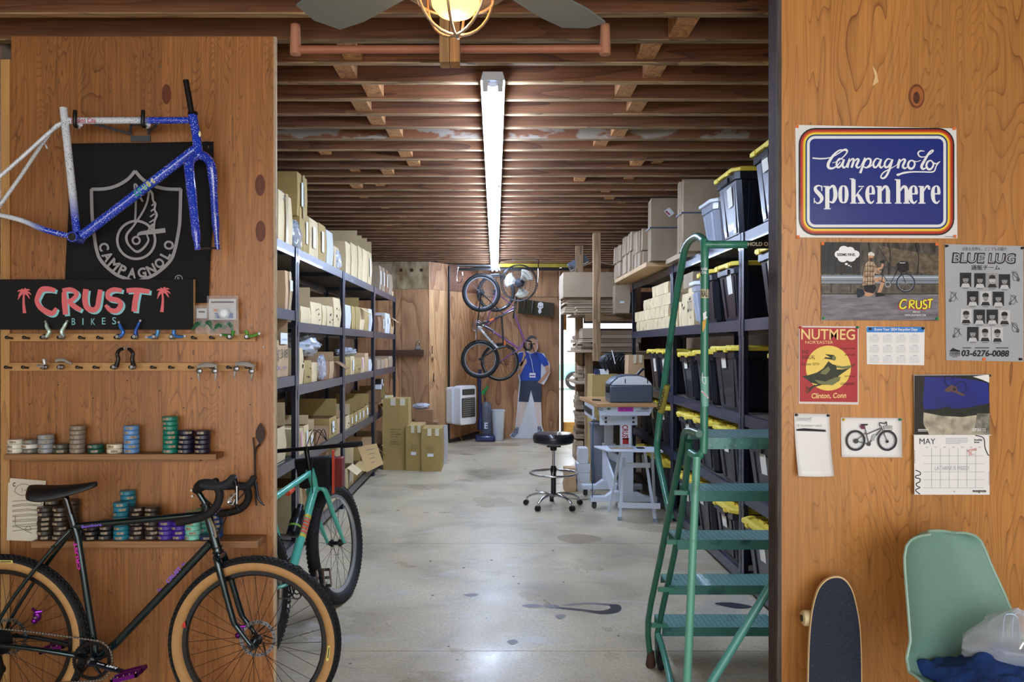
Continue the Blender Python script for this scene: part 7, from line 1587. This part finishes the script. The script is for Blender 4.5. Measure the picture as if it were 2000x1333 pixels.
b=MB(); b.tube([T@Vector((.0,.05,-.3)),T@Vector((.0,.05,-.5)),T@Vector((.12,.05,-.62))],.01,M('gas_pipe',(170,140,60),.4,.6),6); b.build('gas_pipe',t)
# vacuum, bin
t=thing('vacuum_cleaner','dark blue upright vacuum cleaner standing under the hung bicycles','vacuum cleaner',W(944,856,13.7)); VB=M('vac_blue',(34,44,92),.35,coat=.3)
g=lambda x,y,Y=13.7:W(x,y,Y)
b=MB(); b.tube([g(938,722),g(936,740),g(937,770),g(938,800),g(938,840)],[.028,.036,.026,.03,.045],VB,12,sm=3); b.build('handle_body',t)
b=MB(); z0=.0; p=g(947,856); b.lathe([(.08,0.05),(.09,.12),(.088,.5),(.08,.62),(.05,.66)],(p.x+.03,p.y,0),M('vac_clear',(120,130,150),.15,alpha=.6),n=20); b.build('dust_canister',t)
b=MB(); b.box((p.x-.16,p.y-.26,.0),(p.x+.18,p.y+.08,.10),VB); b.build('floor_head',t,bev=.03); b=MB(); b.lathe([(.08,.18),(.085,.3)],(p.x+.03,p.y,0),VB,n=16); b.ptext('E',(946,826,953,838),p.y-.13,LAB,.03); b.build('filter_band',t)
t=thing('green_duster','green handled mop leaning beside the vacuum cleaner','mop',g(946,840)); MB().tube([g(944,766),g(951,800),g(953,830)],.012,STEEL,8).build('pole',t); MB().tube([g(942,770),g(946,765),g(953,755)],[.04,.035,.02],M('mop_green',(40,150,70),.6),8,sm=2).build('head',t)
p=g(973,853); t=thing('waste_bin','tall white plastic waste bin standing between vacuum and cut-out rider','waste bin',(p.x,p.y,0)); b=MB(); b.lathe([(.08,0),(.09,.02),(.112,.50),(.122,.505),(.122,.52),(.105,.525),(.08,.05)],(p.x,p.y,0),M('bin_white',(214,222,232),.4),n=28); b.build('bucket',t)
t=thing('floor_mat','flat cardboard sheet lying on floor below the vacuum cleaner','sheet',(p.x,13.1,.0)); MB().box((p.x-.45,12.95,.001),(p.x+.35,13.25,.008),GRC).build('cardboard',t)
# little shelf and padlock, keys
t=thing('small_shelf','dark wooden ledge with padlock on planks left of the corner','shelf',W(790,690,12.95)); MB().box((ax0+.35,12.86,W(0,695,12.9).z),(W(827,0,12.9).x,12.99,W(0,684,12.9).z),M('ledge_wood',(84,54,38),.8,var=.3)).build('board',t)
t=thing('padlock','grey padlock resting on the dark wooden ledge','padlock',W(816,683,12.92)); p=W(816,684,12.92); b=MB(); b.box((p.x-.04,p.y-.02,p.z),(p.x+.04,p.y+.02,p.z+.07),STEEL); b.build('body',t,bev=.01); MB().tube([p+Vector((-.025,0,.06)),p+Vector((-.022,0,.13)),p+Vector((.022,0,.13)),p+Vector((.025,0,.06))],.008,CHR,8,sm=3).build('shackle',t)
for (x,y,lb) in ((844,692,'upper bunch of keys hanging on pale plywood at back'),(847,746,'lower bunch of keys hanging on pale plywood at back')):
    t=thing('key_bunch',lb,'keys',W(x,y,13.0)); b=MB()
    for k in range(10): c=W(x-6+k*1.4,y+R.uniform(-6,8),13.0)+Vector((0,-.01*k,0)); b.tube([c,c+Vector((R.uniform(-.03,.03),0,-.07))],.008,STEEL if k%3 else M('brass',(150,110,50),.3,.8),5,flat=.4)
    b.tube([W(x,y-16,13.0),W(x,y,12.98)],.008,BLACK,6); b.build('keys',t)
# wooden timber racking with flat cartons at right back
OLDW=wood('old_timber',(168,138,104),(112,86,60),'Z',freq=6,sc_=5,st=.1,rough=.8,fine=.3); OLDX=wood('old_timber_x',(150,118,84),(100,74,50),'X',freq=6,sc_=5,st=.1,rough=.8,fine=.3)
t=thing('timber_rack','rough timber rack full of flat cartons behind the workbench','timber rack',(1.35,10.6,0))
def post(px0,px1,pt,pb,Y,dp=.09,nm='post'): a=W(px0,pb,Y); c=W(px1,pt,Y); MB().box((a.x,Y,max(0,a.z)),(c.x,Y+dp,min(c.z,2.995)),OLDW).build(nm,t)
post(1159,1173,455,706,9.7); post(1125,1139,480,900,10.9); post(1143,1158,690,940,10.2); post(1124,1131,560,900,11.6)
post(1240,1252,455,706,10.9); post(1240,1252,600,900,11.8)
def beam(px0,px1,pt,pb,Y): a=W(px0,pb,Y); c=W(px1,pt,Y); MB().box((a.x,Y,a.z),(c.x,Y+.04,c.z),OLDX).build('beam',t)
beam(1143,1252,615,628,10.0); beam(1173,1300,688,702,10.0); beam(1124,1250,700,712,11.0); beam(1124,1160,850,860,10.9)
def plank(px0,px1,py,Y0,Y1): a=W(px0,py,Y0); c=W(px1,py,Y0); MB().box((a.x,Y0,a.z-.02),(c.x,Y1,a.z),GRC).build('shelf_board',t)
plank(1124,1256,612,10.0,11.2); plank(1124,1300,686,10.0,11.2); plank(1124,1165,748,10.3,11.6)
KF=[GRC,cardm('card_dim',(140,118,96)),cardm('card_pale',(186,164,138))]
def stackf(lb,px0,px1,pt,pb,Y,dp,n,name='flat_carton_stack'):
    s=thing(name,lb,'carton stack',W((px0+px1)/2,pb,Y),0,'stacks of flat cartons in the timber rack'); a=W(px0,pb,Y); c=W(px1,pt,Y); h=(c.z-a.z)/n
    for i in range(n):
        j=R.uniform(-.02,.02); MB().box((a.x+j,Y+R.uniform(-.02,.02),a.z+i*h+.001),(c.x+j,Y+dp,a.z+(i+1)*h-.004),R.choice(KF)).build('flat_carton',s)
stackf('flat cartons under the big kraft carton, ragged left edge, timber rack',1105,1200,582,611,10.2,.7,7)
stackf('bowed flat cartons on the timber rack upper board',1126,1212,598,611,9.95,.25,3)
stackf('dark flat cartons in the middle of the timber rack, right part',1173,1250,645,686,10.1,.7,5)
stackf('dark flat cartons in the middle of the timber rack, left part',1137,1158,662,686,10.1,.7,7)
stackf('small upright looking cartons at left middle of the timber rack',1123,1137,655,686,10.6,.5,4)
stackf('dark cartons below the middle board of timber rack',1160,1245,690,700,10.3,.7,2)
for i,(a,c,pt,pb) in enumerate(((1127,1141,765,800),(1126,1142,805,830),(1125,1141,838,858),(1126,1142,862,900),(1127,1142,715,746))): stackf(f'leaning bundle of small cartons at rack foot, {ORD[i+1]} downward' if i<4 else 'small paper rolls and cartons under the middle rack board',a,c,pt,pb,10.7,.4,4)
carton('big kraft carton lying on top of flat stack, timber rack top',W(1101,0,10.1).x,W(1200,0,10.1).x,10.1,10.8,W(0,581,10.1).z+.002,W(0,532,10.1).z,'g','y','','cartons near the timber rack')
carton('upright kraft carton with small label beyond the right rack post',W(1202,0,9.75).x,W(1230,0,9.75).x,9.75,9.95,W(0,612,9.75).z,W(0,557,9.75).z,'g','y','l','cartons near the timber rack')
carton('pale carton at left middle of the timber rack above ragged stack',W(1138,0,10.2).x,W(1158,0,10.2).x,10.2,10.6,W(0,661,10.2).z,W(0,641,10.2).z,'g','y','','cartons near the timber rack')
t2=thing('doorway_light_block','dark sheet added to block doorway light behind flat cartons','board',(1.9,11.9,0)); MB().box((W(1128,0,11.9).x,11.9,0),(2.85,11.92,W(0,642,11.9).z),DARKW).build('lower_sheet',t2); MB().box((W(1140,0,11.9).x,11.9,W(0,632,11.9).z),(2.85,11.92,2.42),DARKW).build('upper_sheet',t2)  # two sheets added to block doorway light, leaving one bright slit
MB().tube([W(1108,535,12),W(1160,510,12.2),W(1210,520,12.4)],.006,LAB,5).build('rope',t)
t=thing('work_light','grey metal work light tilted under ceiling above timber rack','lamp',W(1125,520,11.0)); T=Matrix.Translation(W(1127,515,11.0))@Matrix.Rotation(math.radians(-28),4,'Y'); b=MB(); b.box((-.12,-.05,-.05),(.16,.1,.06),M('light_grey_metal',(110,120,136),.4,.4),T); b.build('housing',t,bev=.01); MB().cyl(W(1112,524,10.95),W(1116,520,10.95),.03,STEEL,8).build('bracket',t)
# white items seen by the wall beyond the rack gap
# big cartons, black organiser behind the bench
carton('large olive carton standing behind the workbench',W(1157,0,9.3).x,W(1215,0,9.3).x,9.3,9.8,.55,W(0,733,9.3).z,'o','y','','cartons near the timber rack')
carton('lower olive carton under the large one behind the workbench',W(1157,0,9.3).x,W(1215,0,9.3).x,9.3,9.8,0,.548,'o','y','','cartons near the timber rack')
carton('tall wrapped brown carton at the right rack post behind tool case',W(1229,0,8.9).x,W(1258,0,8.9).x,8.92,9.2,.9,W(0,694,8.9).z,'t','y','T','cartons near the timber rack')
t=thing('hanger_pile','tangle of black hangers and bags on the olive carton','hangers',W(1205,730,9.2)); b=MB(); p=W(1205,728,9.25)
for k in range(9):
    x=p.x-.12+.04*k; b.tube([(x,9.3,p.z+.02),(x-.04,9.3,p.z+.12),(x+.02,9.3,p.z+.2),(x+.03,9.3,p.z+.05)],.012,BLACK,6,sm=2)
b.tube([(p.x-.06,9.25,p.z+.26),(p.x-.02,9.25,p.z+.1)],.006,LAB,5); b.ball((p.x,9.4,p.z+.12),.15,M('dark_bag',(24,24,30),.5),10,(1.3,.6,.8)); b.build('black_hangers',t)
t=thing('small_tape_box','little white and blue packet on the olive carton','packet',W(1175,730,9.25)); p=W(1163,732,9.28); b=MB(); b.box((p.x,9.32,p.z+.0),(p.x+.05,9.42,p.z+.06),M('navy_card',(30,50,90),.5)); b.box((p.x+.06,9.32,p.z),(p.x+.16,9.42,p.z+.06),LAB); b.build('packet',t)
# ================= adjustable workbench
BXm=M('bench_white',(208,216,230),.35,coat=.2); BTW=wood('bench_top',(214,166,112),(180,128,78),'X',freq=5,sc_=8,st=.1,rough=.35,fine=.15,coat=.3)
t=thing('workbench','white steel height adjustable workbench with pale wood top','workbench',(1.25,8.3,0)); ZT=1.05
MB().hexa([(.99,7.75,ZT-.035),(1.57,7.75,ZT-.035),(1.60,8.85,ZT-.035),(.935,8.85,ZT-.035)],[(.99,7.75,ZT),(1.57,7.75,ZT),(1.60,8.85,ZT),(.935,8.85,ZT)],BTW).build('wooden_top',t,bev=.003)
b=MB(); b.hexa([(1.02,7.78,ZT-.12),(1.50,7.78,ZT-.12),(1.50,7.80,ZT-.12),(1.02,7.80,ZT-.12)],[(1.0,7.78,ZT-.036),(1.55,7.78,ZT-.036),(1.55,7.80,ZT-.036),(1.0,7.80,ZT-.036)],BXm); b.build('front_apron',t)
b=MB(); b.box((1.03,7.86,ZT-.22),(1.40,7.88,ZT-.12),BXm)
for x,z in ((1.09,.15),(1.09,.19),(1.36,.15),(1.36,.19)): b.lathe([(.012,0),(.012,.004)],(x,7.86,ZT-z),BLACK,(0,-1,0),10)
b.build('rear_apron',t)
b=MB(); b.box((.96,7.86,ZT-.17),(.975,8.6,ZT-.04),BXm); b.box((.975,7.9,ZT-.17),(1.0,8.6,ZT-.15),BXm); b.build('side_tray',t); b=MB(); b.box((.956,7.9,ZT-.13),(.96,8.55,ZT-.07),BLACK); b.build('drawer_slot',t)
b=MB(); b.prect(1207,795,1237,804.5,7.776,M('stk_pink',(206,60,170),.5)); b.ptext('OILY RAGS',(1210,797,1234,803),7.7755,M('stk_violet',(110,30,150),.5),.02); b.ptext('CRUST',(1252,797,1268,801),7.7755,INK,.03); b.prect(1242,803,1268,804,7.7755,M('grey_ink',(80,82,88),.7)); b.pstroke([(1168,797),(1177,799),(1176,802),(1168,800)],1,7.7755,MC['grey_ink'],2,True); b.pell(1189,799,3.5,2.6,7.7755,M('leaf_sticker',(80,110,90),.5),10); b.build('sticker',t)
for (xc,yy) in ((1.29,7.92),(1.22,8.6)):
    b=MB(); b.box((xc-.04,yy-.03,.5),(xc+.05,yy+.04,ZT-.12),BXm); b.build('column',t,bev=.004); b=MB(); b.box((xc-.06,yy-.045,.12),(xc+.075,yy+.055,.56),BXm); b.build('column_sleeve',t,bev=.004)
    b=MB(); x0,x1=(.94,1.60) if yy<8.3 else (.93,1.58)
    b.hexa([(x0,yy-.05,.07),(x1,yy-.05,.07),(x1,yy+.05,.07),(x0,yy+.05,.07)],[(x0,yy-.05,.12),(x0+.2 if 0 else x1,yy-.05,.12),(x1,yy+.05,.12),(x0,yy+.05,.12)],BXm); b.hexa([(x0+.15,yy-.05,.12),(x1-.1,yy-.05,.12),(x1-.1,yy+.05,.12),(x0+.15,yy+.05,.12)],[(x0+.22,yy-.05,.17),(x1-.2,yy-.05,.17),(x1-.2,yy+.05,.17),(x0+.22,yy+.05,.17)],BXm); b.build('foot',t,bev=.004)
    for xx in (x0+.04,x1-.05):
        b=MB(); b.lathe([(.012,-.016),(.036,-.014),(.038,0),(.036,.014),(.012,.016)],(xx,yy,.038),M('caster_grey',(70,74,80),.5),(1,.3,0),18); b.bar((xx-.022,yy,.03),(xx-.022,yy,.07),.004,.04,CHR); b.bar((xx+.022,yy,.03),(xx+.022,yy,.07),.004,.04,CHR); b.build('caster',t)
MB().bar((1.29,7.96,.45),(1.22,8.55,.45),.03,.08,BXm).build('cross_bar',t); MB().bar((1.2,7.98,.14),(1.16,8.5,.40),.02,.2,BXm).build('gusset',t)
b=MB(); yy=7.866
b.prect(1213,812,1231,868,yy,LAB); b.pell(1221,818,2.5,4,yy-.0005,M('stk_red2',(200,60,50),.5),8); b.ptext('CRUST',(1206,840,1236,852),yy-.0005,M('stk_darkred',(170,40,40),.5),.03,rot=90); b.prect(1216,856,1228,868,yy-.0005,MC['stk_darkred']); b.build('sticker',t)
b=MB(); b.box((1.23,7.868,.60),(1.345,7.874,.92),BXm); b.build('sticker_plate',t)
MB().tube([(.965,7.85,ZT-.16),(.958,7.84,.75),(.962,7.86,.40),(.958,7.87,.12)],.011,M('strap_teal',(40,96,130),.6),6,sm=3,flat=.4).build('hanging_strap',t)
# tool case on the bench
t=thing('tool_case','grey box machine with rounded white lid on the workbench','case',(1.3,8.0,ZT)); GC=M('case_grey',(70,78,92),.4); b=MB()
b.box((1.13,7.84,ZT+.001),(1.55,8.2,ZT+.17),GC); b.build('case_body',t,bev=.012)
dome=[(1.10+.22*0,0)]; pts=[(x,z) for x,z in [(1.12,ZT+.172),(1.14,ZT+.20),(1.20,ZT+.255),(1.28,ZT+.272),(1.42,ZT+.272),(1.49,ZT+.25),(1.54,ZT+.20),(1.56,ZT+.172)]]
b=MB(); b.prism([(x,7.88,z) for x,z in pts],(0,.3,0),GC); b.build('lid_shell',t,bev=.01)
b=MB(); b.prism([(1.345+(x-1.34)*.9,7.858,ZT+.176+(z-ZT-.172)*.86) for x,z in pts],(0,.02,0),HW); b.build('white_face',t,label='white rounded front face')
for x in (1.28,1.50): MB().tube([(x,7.865,ZT+.19),(x,7.865,ZT+.235)],.009,BLACK,8).build('latch',t)
b=MB(); b.box((1.09,7.86,ZT+.10),(1.22,7.9,ZT+.165),BLACK); b.build('front_knob_box',t,bev=.006); MB().tube([(1.42,8.0,ZT+.27),(1.48,8.0,ZT+.33),(1.50,8.0,ZT+.325)],.014,BLACK,8).build('handle',t)
t=thing('pen','small dark tool lying on the left of the workbench top','tool',(1.03,8.1,ZT)); MB().tube([(1.0,8.2,ZT+.008),(1.07,8.12,ZT+.008)],.008,BLACK,8).build('barrel',t)
# folding white side table
t=thing('side_table','small white folding table with crossed legs in front of the workbench','table',(1.35,7.45,0)); ST_=M('table_white',(204,212,226),.4); z=.66
MB().hexa([(1.02,7.28,z-.018),(1.52,7.22,z-.018),(1.53,7.52,z-.018),(.94,7.60,z-.018)],[(1.02,7.28,z),(1.52,7.22,z),(1.53,7.52,z),(.94,7.60,z)],ST_).build('table_top',t,bev=.004)
for a,c in (((1.18,7.5,z-.02),(1.10,7.72,.0)),((1.21,7.5,z-.1),(1.148,7.36,.0)),((1.47,7.48,z-.02),(1.55,7.75,0)),((1.40,7.5,z-.02),(1.46,7.28,0))): 
    s_y=1; MB().bar(a,c,.030,.022,ST_,(1,0,0)).build('leg',t)
MB().bar((1.20,7.42,.30+.2),(1.44,7.42,.5),.018,.045,ST_).build('cross_rail',t); MB().bar((1.12,7.29,.155),(1.50,7.25,.155),.018,.05,ST_).build('cross_rail',t)
for x,yy in ((1.148,7.36),(1.46,7.28)): MB().box((x-.02,yy-.016,0),(x+.02,yy+.016,.035),M('foot_grey',(140,150,166),.5)).build('leg_foot',t)
t=thing('plastic_packet','clear packet of papers lying on the side table','packet',(1.22,7.4,z)); b=MB(); b.box((1.06,7.34,z+.001),(1.27,7.48,z+.012),M('packet_tan',(196,170,130),.5)); b.build('contents',t); b=MB(); b.box((1.05,7.33,z+.012),(1.29,7.49,z+.018),FILM); b.build('wrap',t)
t=thing('calculator','small black card lying at right of the side table','card',(1.35,7.4,z)); MB().box((1.31,7.36,z+.001),(1.38,7.44,z+.008),BLACK).build('card',t,bev=.002)
# waste bin and small parcels under the bench
t=thing('grey_waste_bin','round grey waste bin standing under the workbench','waste bin',(1.24,9.05,0)); b=MB(); b.lathe([(.14,0),(.15,.02),(.17,.72),(.18,.725),(.18,.745),(.16,.75),(.13,.1)],(1.24,9.05,0),M('bin_grey',(120,122,134),.5),n=28); b.build('bucket',t)
for i,(x,yy,z0,wd,h,c) in enumerate(((.77,8.8,0,.12,.13,'t'),(.77,8.8,.131,.12,.13,'t'),(.91,8.85,.0,.14,.10,'w'),(.91,8.85,.101,.14,.10,'w'),(.91,8.85,.202,.14,.10,'w'),(.93,8.86,.303,.10,.17,'w'))):
    carton(['tan small box on floor left of the grey bin, lower','tan small box left of the grey bin, upper','white small parcel by the bench foot, lowest','white small parcel by the bench foot, second','white small parcel by the bench foot, third','white upright parcel on top of the small pile'][i],x,x+wd,yy,yy+.2,z0+.001,z0+h,c,'y','','small boxes beside the workbench')
# stool
sx0=(1081-VX)/F*8.0; sy0=8.0; t=thing('rolling_stool','black round drafting stool with chrome foot ring on five casters','stool',(sx0,sy0,0))
b=MB(); b.lathe([(.02,.625),(.17,.63),(.20,.645),(.208,.68),(.205,.71),(.185,.735),(.10,.742),(.0,.743)],(sx0,sy0,0),M('vinyl_black',(22,24,32),.28,coat=.4),n=36); b.build('seat',t)
b=MB(); b.box((sx0-.07,sy0-.07,.60),(sx0+.07,sy0+.07,.63),BLACK); b.lathe([(.03,.56),(.035,.60)],(sx0,sy0,0),BLACK,n=14); b.build('seat_plate',t,bev=.008)
b=MB(); b.lathe([(.014,.38),(.014,.60)],(sx0,sy0,0),CHR,n=14); b.build('gas_lift',t); b=MB(); b.lathe([(.026,.10),(.026,.40),(.022,.41)],(sx0,sy0,0),BLACK,n=16); b.build('column',t)
b=MB(); n=40; b.tube([(sx0+.235*math.cos(2*PI*i/n),sy0+.235*math.sin(2*PI*i/n),.335) for i in range(n)],.011,CHR,10,closed=True)
for k in range(3): a=k*2.094+.4; b.tube([(sx0+.02*math.cos(a),sy0+.02*math.sin(a),.375),(sx0+.10*math.cos(a),sy0+.10*math.sin(a),.35),(sx0+.235*math.cos(a),sy0+.235*math.sin(a),.335)],.008,CHR,8,sm=2)
b.lathe([(.032,.35),(.032,.39)],(sx0,sy0,0),BLACK,n=14); b.build('foot_ring',t)
for k in range(5):
    a=k*2*PI/5-.95; c,s=math.cos(a),math.sin(a); b=MB(); b.tube([(sx0+.02*c,sy0+.02*s,.115),(sx0+.10*c,sy0+.10*s,.13),(sx0+.22*c,sy0+.22*s,.105),(sx0+.275*c,sy0+.275*s,.072)],[.022,.019,.016,.013],CHR,10,sm=3,flat=.7); b.build('base_arm',t)
    b=MB(); b.lathe([(.01,-.022),(.026,-.020),(.027,0),(.026,.020),(.01,.022)],(sx0+.285*c,sy0+.285*s,.027),BLACK,(-s,c,0),16); b.lathe([(.01,.04),(.01,.075)],(sx0+.275*c,sy0+.275*s,0),CHR,n=8); b.build('caster',t)
t=thing('power_cord','thin grey cord curving over floor behind the stool','cord',(.7,8.6,0)); MB().tube([(.45,8.9,.004),(.7,8.5,.004),(.95,8.35,.004),(1.05,8.6,.004),(1.1,8.8,.01)],.004,M('cord_grey',(120,120,124),.6),6,sm=5).build('cord',t)
